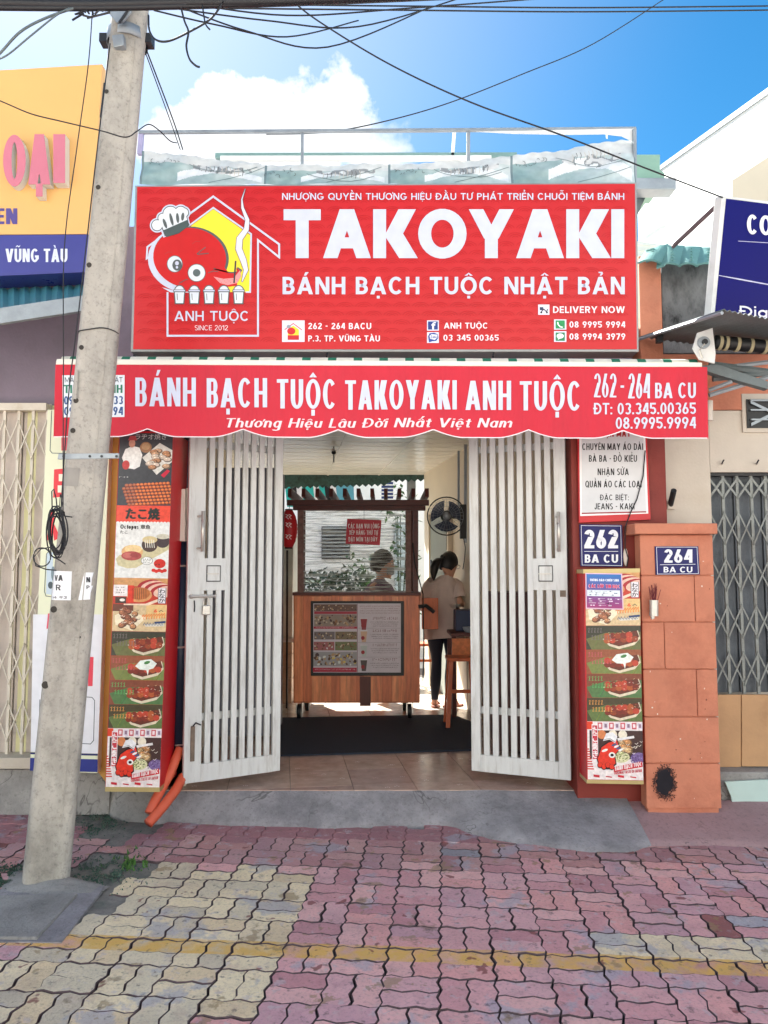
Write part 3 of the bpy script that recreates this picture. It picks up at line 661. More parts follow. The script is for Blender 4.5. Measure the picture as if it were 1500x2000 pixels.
# little printed star motifs on the front tiles
pr = Print(lambda x, y, off=0: Vector((x, y, FZ + .001 + off * .3)), 0)
for i in range(-4, 5):
    for j in range(-1, 3):
        for q in range(6):
            c = I((i + random.uniform(.1, .9)) * TS, (j + random.uniform(.1, .9)) * TS + .1, 0)
            if c.y < 4.9 or abs(c.x) > 1.2: continue
            k_ = random.choice([(232, 214, 200), (200, 150, 140), (110, 80, 74)])
            for d in ((-.012, 0), (.012, 0), (0, .01)):
                pr.poly([(c.x + d[0] - .005, c.y + d[1] - .004), (c.x + d[0] + .005, c.y + d[1] - .004), (c.x + d[0] + .003, c.y + d[1] + .006)], k_, 0)
pr.mb.build('tile_motif', printmat('tile_print'), fl, kind='stuff')

# walls
def RW(t, z): return Vector((.51 + (9.7 - t) * .155, t, z))        # right wall line
def LW(t, z): return Vector((-1.24 - (t - 4.9) * .135, t, z))
mb = MB(); mb.hexa([RW(4.95, .1), RW(9.7, .1), RW(9.7, 3.2), RW(4.95, 3.2)], [p + Vector((.2, 0, 0)) for p in (RW(4.95, .1), RW(9.7, .1), RW(9.7, 3.2), RW(4.95, 3.2))])
rw = mb.build('interior_wall', m_inwall, kind='structure')
mb = MB(); mb.hexa([LW(4.95, .1), LW(9.7, .1), LW(9.7, 3.2), LW(4.95, 3.2)], [p + Vector((-.2, 0, 0)) for p in (LW(4.95, .1), LW(9.7, .1), LW(9.7, 3.2), LW(4.95, 3.2))])
mb.build('interior_wall', m_inwall, kind='structure')
ce = thing('ceiling', None, None); tag(ce, kind='structure')
for k in range(20):
    w0 = .15 + k * .25; mb = MB(); ibox(mb, -1.7, 1.45, w0 + .008, w0 + .242, 2.75, 2.77); mb.build('panel', m_ceil, ce, bevel=.003)
mb = MB(); ibox(mb, -1.42, 1.2, .16, 5.2, 2.785, 2.9); mb.build('roof_slab', m_dark, ce)
mb = MB(); ibox(mb, .1, .125, .15, 5.1, 2.742, 2.752); mb.build('joint_strip', m_ceil, ce)
mb = MB(); ibox(mb, .75, .775, .15, 5.1, 2.742, 2.752); mb.build('joint_strip', m_ceil, ce)
# flat roof over the shop
mb = MB(); mb.box(-1.9, 1.7, 5.0, 10.2, 3.05, 3.2); mb.build('shop_roof', m_conc, kind='structure')

# ------------------------------------------------------------------ courtyard behind the shop
mb = MB(); mb.add([(-6, 9.95, FZ - .02), (4, 9.95, FZ - .02), (4, 15.5, FZ - .02), (-6, 15.5, FZ - .02)], [(0, 1, 2, 3)]); mb.build('courtyard_ground', mat('yard_cement', (206, 200, 190), .8, .1, 3, .2), kind='structure')
t = thing('courtyard_house', 'white house wall with louvred window seen through the back of the shop', 'house', (-1, 14, FZ))
mb = MB(); mb.box(-4.5, 2.6, 14, 14.3, .1, 4.6); mb.build('wall', m_wwall, t)
mb = MB(); mb.pbox(628, 1028, 684, 1092, 13.97, .05); wn = mb.build('window', m_dark, t)
for k in range(9):
    mb = MB(); mb.pbox(629, 1030 + k * 7, 683, 1033 + k * 7, 13.94, .03); mb.build('louvre', mat('grey_louvre', (150, 156, 156), .5), wn)
mb = MB(); mb.pbox(772, 1020, 812, 1180, 13.96, .03); mb.build('door', mat('pale_blue_door', (190, 204, 210), .5), t)
mb = MB(); mb.ppoly([(655, 935), (690, 935), (692, 985), (652, 990)], 13.5, .05); tag(mb.build('shade_cloth', m_tealsheet), 'plain dark teal cloth hung in the yard behind the cart roof', 'shade cloth')
t = thing('striped_awning', 'teal and white striped awning over the yard behind the shop', 'awning', P(600, 980, 11))
for k in range(9):
    mb = MB(); x0 = 556 + k * 11; mb.ppoly([(x0, 943), (x0 + 11, 943), (x0 + 16, 990), (x0 + 5, 990)], 11 + .0, .01)
    mb.build('stripe', m_white if k % 3 == 2 else (m_black if k % 3 == 1 and k % 2 else mat('teal_cloth', (40, 170, 160), .7)), t)
mb = MB(); mb.pbox(745, 930, 768, 985, 12, .3); 
t = thing('water_tower', 'dark blue frame tower with white rungs beyond the back opening', 'tower', P(757, 985, 12)); mb.build('body', mat('tower_blue', (44, 60, 110), .6), t)
for k in range(8):
    mb = MB(); mb.pbox(742, 932 + k * 7, 772, 934 + k * 7, 11.98, .02); mb.build('rung', m_white, t)
t = thing('green_valance', 'weathered dark green scalloped valance across the back opening under the ceiling', 'valance', P(690, 960, 9.8))
mb = MB(); pts = [(540, 922), (852, 922)]
xs = list(range(852, 539, -6)); low = [(x, (948 if x < 760 else 941) - (x - 700) * .03 + (3 if (x // 6) % 2 else -2)) for x in xs]
mb.ppoly(pts + low, 9.8, .02); mb.build('cloth', mat('green_canvas', (54, 84, 82), .8, .35, 30, .4, 40, dirt=(30, 44, 44), damt=.8, dscale=12), t)
mb = MB(); mb.tube([P(540, 922, 9.78), P(852, 921, 9.78)], .02, 8); mb.build('rail', m_zinc, t)
tag(MB().pbox(795, 918, 812, 1010, 9.9, .1).build('post', m_zinc), 'plain grey steel post standing at the back opening', 'post')
m_leaf = mat('leaf_green', (58, 98, 44), .5, .35, 8, .1); m_leafd = mat('leaf_dark', (32, 62, 38), .5, .35, 8, .1)
def bush(name, label, px, py, Y, r, hgt, ma, n=160, seed=1):
    rnd = random.Random(seed); base = P(px, py, Y); base.z = FZ; t = thing(name, label, 'plant', base)
    mb = MB()
    for i in range(n):
        a = rnd.uniform(0, 2 * pi); rr = r * sqrt(rnd.random()); z = .25 + hgt * rnd.random() ** .7; c = base + Vector((cos(a) * rr, sin(a) * rr, z)); l = rnd.uniform(.07, .16)
        d = Vector((rnd.uniform(-1, 1), rnd.uniform(-1, 1), rnd.uniform(-.4, .9))).normalized() * l; s = d.cross(Vector((0, 0, 1))).normalized() * l * .28
        mb.add([c, c + d * .5 + s, c + d, c + d * .5 - s], [(0, 1, 2, 3)])
    mb.build('foliage', ma, t, kind='stuff')
    mb = MB()
    for k in range(5): mb.tube([base + Vector((0, 0, .2)), base + Vector((rnd.uniform(-r, r) * .6, rnd.uniform(-r, r) * .6, hgt * .9))], .008, 5)
    mb.build('stem', m_leafd, t, kind='stuff')
    mb = MB(); mb.loft([[base + Vector((cos(q * pi / 6) * rr, sin(q * pi / 6) * rr, z)) for q in range(12)] for rr, z in ((.1, 0), (.15, .26), (.16, .27), (.14, .27), (.13, .2))]); mb.build('pot', m_orange, t)
bush('potted_plant', 'dark bushy potted plant in the yard seen through the middle of the cart film', 660, 1150, 11.6, .42, 1.15, m_leafd, 260, 1)
bush('potted_plant', 'tall dark green plant filling the lower left of the cart film', 640, 1150, 12.6, .75, 1.05, m_leafd, 1500, 8)
bush('potted_plant', 'bright green leafy potted plant in the yard behind the seller', 710, 1150, 12.2, .3, 1.35, m_leaf, 180, 2)
bush('potted_plant', 'dark potted plant at the left side of the yard behind the cart post', 590, 1150, 11.2, .4, 1.0, m_leafd, 220, 3)
bush('potted_plant', 'small plant left of the cart near the pale cabinet', 568, 1120, 9.9, .12, .9, m_leaf, 60, 4)
bush('garden_tree', 'light green tree top peeking over the yard behind the cart roof', 782, 960, 13.4, .3, 2.6, m_leaf, 260, 5)

# ------------------------------------------------------------------ inside the shop
# left of the cart: pale cabinet over a low tiled plinth
t = thing('cabinet', 'pale tall cabinet on a low stone plinth left of the cart', 'cabinet', P(560, 1400, 8))
Yc = 8.0; zc = P(560, 1250, Yc).z; x0 = P(470, 1250, Yc).x; x1 = P(571, 1250, Yc).x
mb = MB(); mb.box(x0, x1, Yc, Yc + .5, zc + .02, 1.9); mb.build('body', mat('pale_mint', (216, 226, 218), .4), t, bevel=.01)
mb = MB(); mb.box(x0 - .02, x1 + .02, Yc - .03, Yc + .52, zc - .02, zc + .018); mb.build('shelf', m_white, t)
for r in range(5):
    zz0 = FZ + (zc - .02 - FZ) * r / 5; zz1 = FZ + (zc - .02 - FZ) * (r + 1) / 5
    for q in range(2):
        xa = x0 + (x1 - x0) * q / 2; xb = x0 + (x1 - x0) * (q + 1) / 2
        mb = MB(); mb.box(xa + .004, xb - .004, Yc, Yc + .4, zz0 + .004, zz1 - .004); mb.build('block', mat('beige_stone', (186, 164, 140), .6, .15, 9, .2), t)
tag(MB().tube([P(561, 1075, 7.3), P(560, 1400, 7.75)], .01, 8).build('stand_pole', m_dark), 'thin dark pole carrying the red lantern left of the cart', 'pole')
t = thing('blocker', 'tall slate grey cupboard added behind the left gate leaf to darken its gaps', 'blocker', P(470, 1450, 6.2))  # added to darken the view through the left leaf's slat gaps
a = P(372, 1000, 6.2); b = P(540, 1000, 6.2); MB().box(a.x, b.x, 6.2, 6.7, FZ + .05, 2.35).build('body', mat('slate_blocker', (112, 114, 122), .5, .1, 5, .1), t, bevel=.006)
for k in range(2): x_ = a.x + (b.x - a.x) * k / 2; MB().box(x_ + .012, x_ + (b.x - a.x) / 2 - .006, 6.185, 6.199, FZ + .08, 2.32).build('door', mat('slate_blocker', (112, 114, 122)), t, bevel=.003)
t = thing('low_blocker', 'low dark brown block added behind the right gate leaf to darken its gaps', 'cabinet', P(1020, 1450, 6.0))  # added dark block, dims what shows between the right leaf's slats
a = P(962, 1000, 6.0); MB().box(a.x, a.x + .36, 5.8, 6.3, FZ + .02, 1.35).build('body', mat('dark_brown_blocker', (84, 58, 56), .5, .2, 6, .1), t, bevel=.006)
for k in range(3): MB().box(a.x + .015, a.x + .345, 5.788, 5.799, FZ + .06 + k * .38, FZ + .41 + k * .38).build('drawer', mat('dark_brown_blocker', (84, 58, 56)), t, bevel=.003)
# door in the right wall
def wallq(t0, t1, z0, z1, off, th):
    a = [RW(t0, z0), RW(t1, z0), RW(t1, z1), RW(t0, z1)]; n = Vector((-1, -.155, 0)).normalized()
    return MB().hexa([p + n * (off + th) for p in a], [p + n * off for p in a])
t = thing('interior_door', 'grey green door in the right wall of the shop behind the woman', 'door', RW(8.8, FZ))
wallq(8.3, 9.2, FZ, 2.15, .003, .03).build('leaf', mat('grey_green_door', (140, 146, 136), .55, .08), t)
wallq(8.24, 8.3, FZ, 2.2, .002, .05).build('jamb', m_inwall, t); wallq(9.2, 9.26, FZ, 2.2, .002, .05).build('jamb', m_inwall, t)
wallq(9.12, 9.17, 1.55, 1.65, .034, .012).build('hinge', m_dark, t)
# little ceiling fan
t = thing('ceiling_lamp', 'small star shaped ceiling fitting with a dark hub hanging from the ceiling panels', 'ceiling fitting', P(652, 870, 7.6))
c = P(652, 884, 7.6)
mb = MB(); mb.tube([(c.x, c.y, 2.75), (c.x, c.y, c.z - .1)], .008, 8); mb.build('rod', m_zinc, t)
mb = MB(); mb.ellipsoid(c, .025, .025, .02, 14, 8); mb.build('hub', m_black, t, smooth=True)
for k in range(6):
    a = 2 * pi * k / 6 + .3; mb = MB(); d = Vector((cos(a), sin(a) * .7, .55)) * .055; s = Vector((-sin(a), cos(a), 0)) * .014
    mb.add([c + s * .4, c - s * .4, c + d - s, c + d * 1.15, c + d + s], [(0, 1, 2, 3, 4)]); mb.build('petal', m_white, t)
# anti-slip mat
q = [G(548, 1478, FZ), G(921, 1467, FZ), G(921, 1412, FZ), G(885, 1398, FZ), G(548, 1404, FZ)]
mb = MB(); n = len(q); mb.add([Vector((p.x, p.y, FZ + .001)) for p in q] + [Vector((p.x, p.y, FZ + .013)) for p in q], [tuple(range(n, 2 * n)), tuple(range(n))] + [(i, (i + 1) % n, (i + 1) % n + n, i + n) for i in range(n)])
q2 = MB(); tag(mb.build('floor_mat', m_mat), 'wide dark blue rubber mat on the tiles inside the open gate', 'floor mat')

# ---- food cart
YC = 7.1
cart = thing('food_cart', 'wooden food cart on castors with slatted roof and a framed menu on its front', 'food cart', P(696, 1400, YC + .3))
mb = MB(); mb.pbox(573, 1162, 820, 1373, YC, .62); mb.build('body', m_wood, cart, bevel=.006)
# vertical boards of the front, slightly proud and uneven
xs = [575]; rnd = random.Random(5)
while xs[-1] < 800: xs.append(xs[-1] + rnd.uniform(11, 20))
xs[-1] = 819
for i in range(len(xs) - 1):
    mb = MB(); mb.pbox(xs[i] + .25, 1165, xs[i + 1] - .25, 1370, YC - .006 - rnd.random() * .002, .006); mt = mat('cart_wood_%s' % ['a', 'b', 'c'][i % 3], [(224, 132, 84), (208, 114, 72), (232, 146, 96)][i % 3], .4, .3, 5, .12, 40, streak=(7, 7, .8), dirt=(164, 84, 54), damt=.45, dscale=3.5)
    mb.build('board', mt, cart)
mb = MB(); mb.pbox(571, 1157, 822, 1163, YC - .015, .66); mb.build('counter_edge', m_beam, cart, bevel=.003)
for a, b in ((581, 593), (792, 803)):
    mb = MB(); mb.pbox(a, 990, b, 1157, YC + .01, .05); mb.build('post', mat('carved_post', (120, 88, 80), .6, .35, 30, .4, 60), cart)
mb = MB(); mb.pbox(807, 990, 817, 1157, YC + .05, .05); mb.build('post', m_beam, cart)
for a in (574, 806):
    mb = MB(); xx = P(a + 5, 1000, YC).x; mb.box(xx - .025, xx + .025, YC + .55, YC + .6, P(0, 1157, YC).z, P(0, 985, YC).z); mb.build('post', m_beam, cart)
mb = MB(); mb.pbox(560, 976, 838, 987, YC - .06, .05); mb.build('beam', m_beam, cart, bevel=.003)
mb = MB(); mb.pbox(572, 987, 828, 996, YC + .0, .05); mb.build('beam', m_beam, cart, bevel=.003)
mb = MB(); a = P(566, 976, YC); b = P(838, 987, YC); mb.box(a.x, b.x, YC + .6, YC + .65, b.z, a.z); mb.build('beam', m_beam, cart, bevel=.003)
za = P(0, 976, YC - .06).z
for k in range(11):
    cx = 566 + k * 26.8; x_ = P(cx, 970, YC - .2).x
    mb = MB(); sh = [(-.22, za + .012), (-.22, za + .09), (.8, za + .09), (.8, za + .012)]
    mb.hexa([(x_ - .017, YC + sh[0][0], sh[0][1]), (x_ + .017, YC + sh[0][0], sh[0][1]), (x_ + .017, YC + sh[1][0] + .02, sh[1][1]), (x_ - .017, YC + sh[1][0] + .02, sh[1][1])],
            [(x_ - .017, YC + .8, sh[3][1]), (x_ + .017, YC + .8, sh[3][1]), (x_ + .017, YC + .8, sh[2][1]), (x_ - .017, YC + .8, sh[2][1])])
    mb.build('rafter', m_beam, cart, bevel=.002)
# castors
def castor(px, Y):
    c = P(px, 1390, Y); zc = FZ + .068; b = MB(); b.disc((c.x - .018, c.y, zc), .068, 20, 'x', .036); w_ = b.build('castor', m_black, cart, bevel=.005)
    MB().hexa([(c.x - .03, c.y - .035, zc - .015), (c.x - .024, c.y - .035, zc - .015), (c.x - .024, c.y - .02, zc + .09), (c.x - .03, c.y - .02, zc + .09)], [(c.x - .03, c.y + .015, zc - .015), (c.x - .024, c.y + .015, zc - .015), (c.x - .024, c.y + .04, zc + .09), (c.x - .03, c.y + .04, zc + .09)]).build('fork', m_chrome, w_)
    MB().hexa([(c.x + .024, c.y - .035, zc - .015), (c.x + .03, c.y - .035, zc - .015), (c.x + .03, c.y - .02, zc + .09), (c.x + .024, c.y - .02, zc + .09)], [(c.x + .024, c.y + .015, zc - .015), (c.x + .03, c.y + .015, zc - .015), (c.x + .03, c.y + .04, zc + .09), (c.x + .024, c.y + .04, zc + .09)]).build('fork', m_chrome, w_)
for px, Y in ((585, YC + .08), (790, YC + .5), (800, YC + .1), (600, YC + .5)): castor(px, Y)
mb = MB(); mb.pbox(703, 1322, 724, 1379, YC - .03, .03); mb.build('leg', mat('dark_cart_wood', (92, 44, 34), .5, .3, 5, .1, streak=(7, 7, .8)), cart)
# folding side shelf
mb = MB(); mb.pbox(824, 1168, 856, 1229, YC + .1, .02); mb.build('side_leaf', mat('orange_wood', (186, 92, 48), .45, .2, 6, .1, streak=(6, 6, 1)), cart, bevel=.003)
mb = MB(); mb.tube([P(817, 1185, YC - .01), P(832, 1183, YC - .01), P(848, 1196, YC - .01)], .018, 8); mb.build('cable_knot', m_black, cart)
mb = MB(); mb.tube([P(806, 1060, YC), P(810, 1100, YC - .02), P(826, 1160, YC - .03), P(828, 1260, YC), P(826, 1330, YC)], .006, 6); mb.build('cord', m_black, cart)
# crumpled clear film on the front and side of the cart
def film_mat():
    M = bpy.data.materials.new('clear_film'); M.use_nodes = True; t = M.node_tree; n = t.nodes; l = t.links; n.clear()
    o = n.new('ShaderNodeOutputMaterial'); tr = n.new('ShaderNodeBsdfTransparent'); tr.inputs[0].default_value = (.93, .95, .93, 1); gl = n.new('ShaderNodeBsdfGlossy'); gl.inputs['Roughness'].default_value = .12
    df = n.new('ShaderNodeBsdfTranslucent'); df.inputs[0].default_value = (.8, .85, .82, 1); d2 = n.new('ShaderNodeBsdfDiffuse'); d2.inputs[0].default_value = (.7, .74, .72, 1)
    tc = n.new('ShaderNodeTexCoord'); mp = n.new('ShaderNodeMapping'); mp.inputs['Scale'].default_value = (1.3, 1, 26); l.new(tc.outputs['Object'], mp.inputs[0])
    nz = n.new('ShaderNodeTexNoise'); nz.inputs['Scale'].default_value = 2.4; nz.inputs['Detail'].default_value = 7; nz.inputs['Roughness'].default_value = .6; l.new(mp.outputs[0], nz.inputs['Vector'])
    mr = n.new('ShaderNodeMapRange'); l.new(nz.outputs[0], mr.inputs[0]); mr.inputs[1].default_value = .46; mr.inputs[2].default_value = .64; mr.inputs[3].default_value = .04; mr.inputs[4].default_value = .85
    bp = n.new('ShaderNodeBump'); bp.inputs['Strength'].default_value = .8; bp.inputs['Distance'].default_value = .05; l.new(nz.outputs[0], bp.inputs['Height'])
    for x in (gl, df): l.new(bp.outputs[0], x.inputs['Normal'])
    a = n.new('ShaderNodeMixShader'); l.new(df.outputs[0], a.inputs[1]); l.new(d2.outputs[0], a.inputs[2]); a.inputs[0].default_value = .35
    b = n.new('ShaderNodeMixShader'); l.new(mr.outputs[0], b.inputs[0]); l.new(tr.outputs[0], b.inputs[1]); l.new(a.outputs[0], b.inputs[2])
    c = n.new('ShaderNodeMixShader'); c.inputs[0].default_value = .07; l.new(b.outputs[0], c.inputs[1]); l.new(gl.outputs[0], c.inputs[2]); l.new(c.outputs[0], o.inputs[0]); return M
mb = MB(); nx, nz_ = 24, 70; vs = []
for j in range(nz_ + 1):
    for i in range(nx + 1):
        p = P(592 + 202 * i / nx, 997 + 159 * j / nz_, YC + .015); p.y += .006 * sin(i * 1.1) * sin(j * .3) + .004 * noise.noise(Vector((i * .15, j * 1.1, 0))); vs.append(p)
mb.add(vs, [(j * (nx + 1) + i, j * (nx + 1) + i + 1, (j + 1) * (nx + 1) + i + 1, (j + 1) * (nx + 1) + i) for j in range(nz_) for i in range(nx)])
mb.build('plastic_film', film_mat(), cart, smooth=True)
# menu board
t = thing('menu_board', 'black framed menu with food photos and four drinks screwed to the cart front', 'menu board', P(697, 1320, YC))
mb = MB(); mb.pbox(607, 1174, 789, 1320, YC - .025, .015); mb.build('frame', m_black, t, bevel=.003)
pm = FP(YC - .026); pr = Print(pm)
X = lambda x: 590 + x / 6.818; Yp = lambda y: 1150 + y / 6.818
pr.rect(X(150), Yp(195), X(1315), Yp(1115), (206, 196, 202), 0)
rnd = random.Random(11)
def foodpatch(x0, y0, x1, y1, base, cols, n, layer=2, rr=None):
    pr.rect(x0, y0, x1, y1, base, layer - 1)
    for i in range(n):
        r = (rr or (y1 - y0) * .12) * rnd.uniform(.5, 1.2); pr.ell(rnd.uniform(x0 + r, x1 - r), rnd.uniform(y0 + r, y1 - r), r, r * .7, rnd.choice(cols), layer, rnd.uniform(0, 3), 8, i % 40 * .00001)
br = [(120, 84, 60), (150, 110, 80), (96, 66, 52), (186, 150, 110), (210, 190, 160), (80, 60, 60)]
foodpatch(X(160), Yp(205), X(730), Yp(300), (110, 84, 74), br, 50)
foodpatch(X(160), Yp(340), X(730), Yp(500), (150, 134, 122), br, 60)
pr.rect(X(160), Yp(302), X(730), Yp(336), (170, 50, 66), 2); pr.rect(X(155), Yp(502), X(732), Yp(532), (176, 40, 60), 2)
foodpatch(X(160), Yp(570), X(435), Yp(675), (120, 110, 110), br, 24); foodpatch(X(442), Yp(570), X(730), Yp(675), (128, 112, 84), br, 24)
foodpatch(X(155), Yp(705), X(430), Yp(820), (168, 100, 100), br + [(220, 214, 210)], 24); foodpatch(X(440), Yp(705), X(730), Yp(820), (120, 124, 84), br, 24)
foodpatch(X(150), Yp(840), X(730), Yp(1030), (160, 156, 156), br + [(226, 196, 90), (220, 220, 214)], 70)
pr.rect(X(145), Yp(1050), X(728), Yp(1108), (180, 40, 64), 2); pr.scribble(X(170), Yp(1065), X(710), Yp(1082), (226, 200, 206), 3); pr.scribble(X(180), Yp(508), X(700), Yp(524), (226, 200, 206), 3)
for k in range(4): pr.scribble(X(770), Yp(225 + k * 30), X(1300), Yp(240 + k * 30), (140, 96, 104), 2)
for k, (c1, y0) in enumerate((((150, 40, 50), 395), ((206, 168, 140), 560), ((190, 196, 190), 750), ((90, 76, 74), 945))):
    pr.poly([(X(785 + 10), Yp(y0 + 150)), (X(850), Yp(y0 + 150)), (X(868), Yp(y0)), (X(778), Yp(y0))], c1, 2)
    pr.rect(X(774), Yp(y0 - 8), X(872), Yp(y0 + 6), (220, 214, 216), 3); pr.ell(X(810), Yp(y0 + 95), 3.6, 3.8, (156, 40, 48), 3)
    pr.scribble(X(940), Yp(y0 - 20), X(1270), Yp(y0 + 15), (150, 120, 124), 2)
    for q in range(3): pr.scribble(X(905 + q * 20), Yp(y0 + 40 + q * 27), X(1290 - q * 10), Yp(y0 + 54 + q * 27), (96, 66, 76), 2)
    if k: pr.rect(X(745), Yp(y0 - 38), X(1310), Yp(y0 - 34), (160, 150, 156), 2)
pr.rect(X(733), Yp(200), X(739), Yp(1110), (120, 60, 70), 2)
pr.build('menu_sheet', t)
# hanging red notice
t = thing('hanging_notice', 'red notice with three lines of white capitals hanging in front of the cart film', 'notice', P(710, 1064, YC))
pm = FP(YC - .05); mb = MB(); mb.ppoly([(678, 1013), (745, 1016), (742, 1065), (675, 1062)], YC - .049, .004); mb.build('plate', mat('notice_red', (186, 20, 44), .5, .04, 6, 0), t)
pr = Print(FP(YC - .05)); 
for tx, a, b, x0, x1 in (("CÁC BẠN VUI LÒNG", 1023, 1032, 680, 741), ("XẾP HÀNG THỨ TỰ", 1036, 1044.5, 682, 738), ("ĐẶT MÓN TẠI ĐÂY", 1049, 1057.5, 681, 737)): pr.text(tx, x0, a, x1, b, (240, 228, 230), 1, a=.12, b=.1, track=.16)
pr.build('lettering', t)
mb = MB(); mb.tube([P(711, 985, YC - .045), P(711, 1014, YC - .045)], .002, 5); mb.build('string', m_dark, t)
# red lantern
t = thing('paper_lantern', 'tall red lantern with white brush writing hanging left of the cart', 'lantern', P(565, 1074, 7.0))
c = P(564, 1033, 7.0); rg = []
for k in range(19):
    a = k / 18; r = .078 * (sin(pi * min(max(a, .03), .97)) ** .35) * (1 + (.04 if k % 2 else 0)); z = c.z + .17 - a * .34
    rg.append([Vector((c.x + r * cos(2 * pi * j / 18), c.y + r * sin(2 * pi * j / 18), z)) for j in range(18)])
MB().loft(rg).build('shade', mat('lantern_red', (190, 18, 30), .5, .08, 6, .05), t, smooth=True)
for dz in (.175, -.175): MB().disc((c.x, c.y, c.z + dz - .006), .035, 16, 'z', .012).build('cap', m_black, t)
pr = Print(lambda x, y, off=0: Vector((P(x, y, 7).x, c.y - sqrt(max(.0001, .0835 ** 2 - (P(x, y, 7).x - c.x) ** 2)) - off, P(x, y, 7).z)))
for y0 in (1006, 1022, 1045):
    for q in range(2): pr.line([(560 + q * 6, y0), (565 + q * 6, y0 + 2), (561 + q * 6, y0 + 5), (566 + q * 5, y0 + 9)], 1.3, (240, 220, 220), 1)
pr.build('brush_writing', t)
mb = MB(); mb.tube([(c.x, c.y, c.z + .17), (c.x + .01, c.y, c.z + .24)], .003, 5); mb.build('cord', m_black, t)

# wall fan
t = thing('wall_fan', 'round dark wall fan on a bracket at the right wall above the woman', 'fan', P(905, 1010, 7.3))
c = P(872, 1008, 7.3); R0 = .182
def fring(r, dy, th=.003): return [c + Vector((cos(2 * pi * k / 32) * r, dy, sin(2 * pi * k / 32) * r)) for k in range(33)]
mb = MB()
mb.tube(fring(R0, 0), .006, 8, cap=False); mb.build('rim', m_black, t)
mb = MB()
for r, dy in ((.05, -.055), (.09, -.05), (.13, -.04), (.16, -.025)): mb.tube(fring(r, dy), .0014, 5, cap=False)
for k in range(28):
    a = 2 * pi * k / 28; e = Vector((cos(a), 0, sin(a))); mb.tube([c + e * .04 + Vector((0, -.056, 0)), c + e * .13 + Vector((0, -.042, 0)), c + e * R0], .0014, 4)
mb.build('wire_guard', m_zinc, t, kind='stuff')
mb = MB(); mb.ellipsoid(c + Vector((0, -.03, 0)), .04, .03, .04, 14, 8); mb.build('hub', m_zinc, t, smooth=True)
for k in range(3):
    a0 = 2 * pi * k / 3 + .5; vs = []; 
    for i in range(7):
        for j, r in enumerate((.035, .09, .15)): a = a0 + (i - 3) * (.2 if j else .1) * (1 + .25 * j); vs.append(c + Vector((cos(a) * r, .01 + (i - 3) * .007, sin(a) * r)))
    mb = MB(); mb.add(vs, [(i * 3 + j, i * 3 + j + 1, (i + 1) * 3 + j + 1, (i + 1) * 3 + j) for i in range(6) for j in range(2)]); mb.build('blade', mat('smoke_blue_plastic', (62, 72, 92), .3, .08, 6, 0), t, smooth=True)
mb = MB(); mb.tube([c + Vector((0, .02, 0)), c + Vector((0, .12, 0))], [.055, .045], 14); mb.build('motor', m_black, t, smooth=True)
mb = MB(); mb.tube([c + Vector((0, .1, 0)), P(893, 1010, 7.4), P(906, 1000, 7.3)], .016, 8); mb.build('arm', m_black, t)
mb = MB(); mb.pbox(899, 985, 911, 1052, 7.28, .06); mb.build('bracket', m_black, t, bevel=.004)
mb = MB(); mb.tube([P(872, 1030, 7.3), P(872, 1074, 7.4)], .003, 6); mb.build('pull_cord', m_dark, t)
mb = MB(); mb.tube([P(905, 1050, 7.3), P(909, 1070, 7.3), P(907, 1095, 7.3), P(904, 1112, 7.3)], .004, 6); mb.build('cable', m_dark, t)
tag(MB().pbox(894, 880, 898, 990, 7.35, .03).build('conduit', m_zinc), 'thin steel channel running down the right wall to the fan', 'conduit')
tag(MB().pbox(907, 868, 912, 1060, 7.3, .04).build('conduit', m_zinc), 'wider steel channel beside the right gate leaf above the fan', 'conduit')

# table, crate, stools on the right
tb = thing('table', 'dark red wooden side table behind the woman by the right wall', 'table', (0, 0, 0))
a = P(880, 1236, 7.2); mb = MB(); mb.box(a.x, .875, 7.15, 7.75, a.z - .03, a.z); mb.build('tabletop', m_beam, tb, bevel=.004)
for dx in (a.x + .01, .82):
    for dy in (7.19, 7.68): MB().box(dx, dx + .04, dy, dy + .04, FZ, a.z - .03).build('leg', m_beam, tb)
MB().box(a.x + .01, .86, 7.17, 7.188, a.z - .2, a.z - .05).build('apron', mat('check_panel', (206, 120, 74), .6, .3, 22, .1), tb)
tb.location = (a.x + .1, 7.45, FZ)
for c_ in tb.children: c_.location = -tb.location
tag(MB().box(P(890, 1200, 7.35).x, .86, 7.35, 7.6, a.z + .001, P(890, 1192, 7.35).z).build('bin', mat('navy_plastic', (30, 44, 80), .45, .1, 8, .05), bevel=.01), 'dark blue plastic bin standing on the red side table', 'bin')
tag(MB().loft([[Vector((.69, 7.52, P(890, 1190, 7.35).z)) + Vector((cos(q) * r, sin(q) * r, z)) for q in [2 * pi * k / 14 for k in range(14)]] for r, z in ((.02, .0), (.04, .01), (.055, .04), (.05, .04), (.03, .015))]).build('bowl', m_chrome), 'small shiny metal bowl on the blue bin by the hand of the standing person', 'bowl')
tag(MB().loft([[Vector((.79, 7.26, a.z)) + Vector((cos(q) * r, sin(q) * r, z)) for q in [2 * pi * k / 14 for k in range(14)]] for r, z in ((.03, .0), (.05, .03), (.055, .05), (.045, .05), (.03, .01))]).build('bowl', mat('grey_plastic', (140, 146, 156), .5)), 'dull grey bowl on the red side table in front of the blue bin', 'bowl')
m_stool = mat('stool_wood', (178, 82, 38), .4, .2, 6, .08, streak=(6, 6, 1))
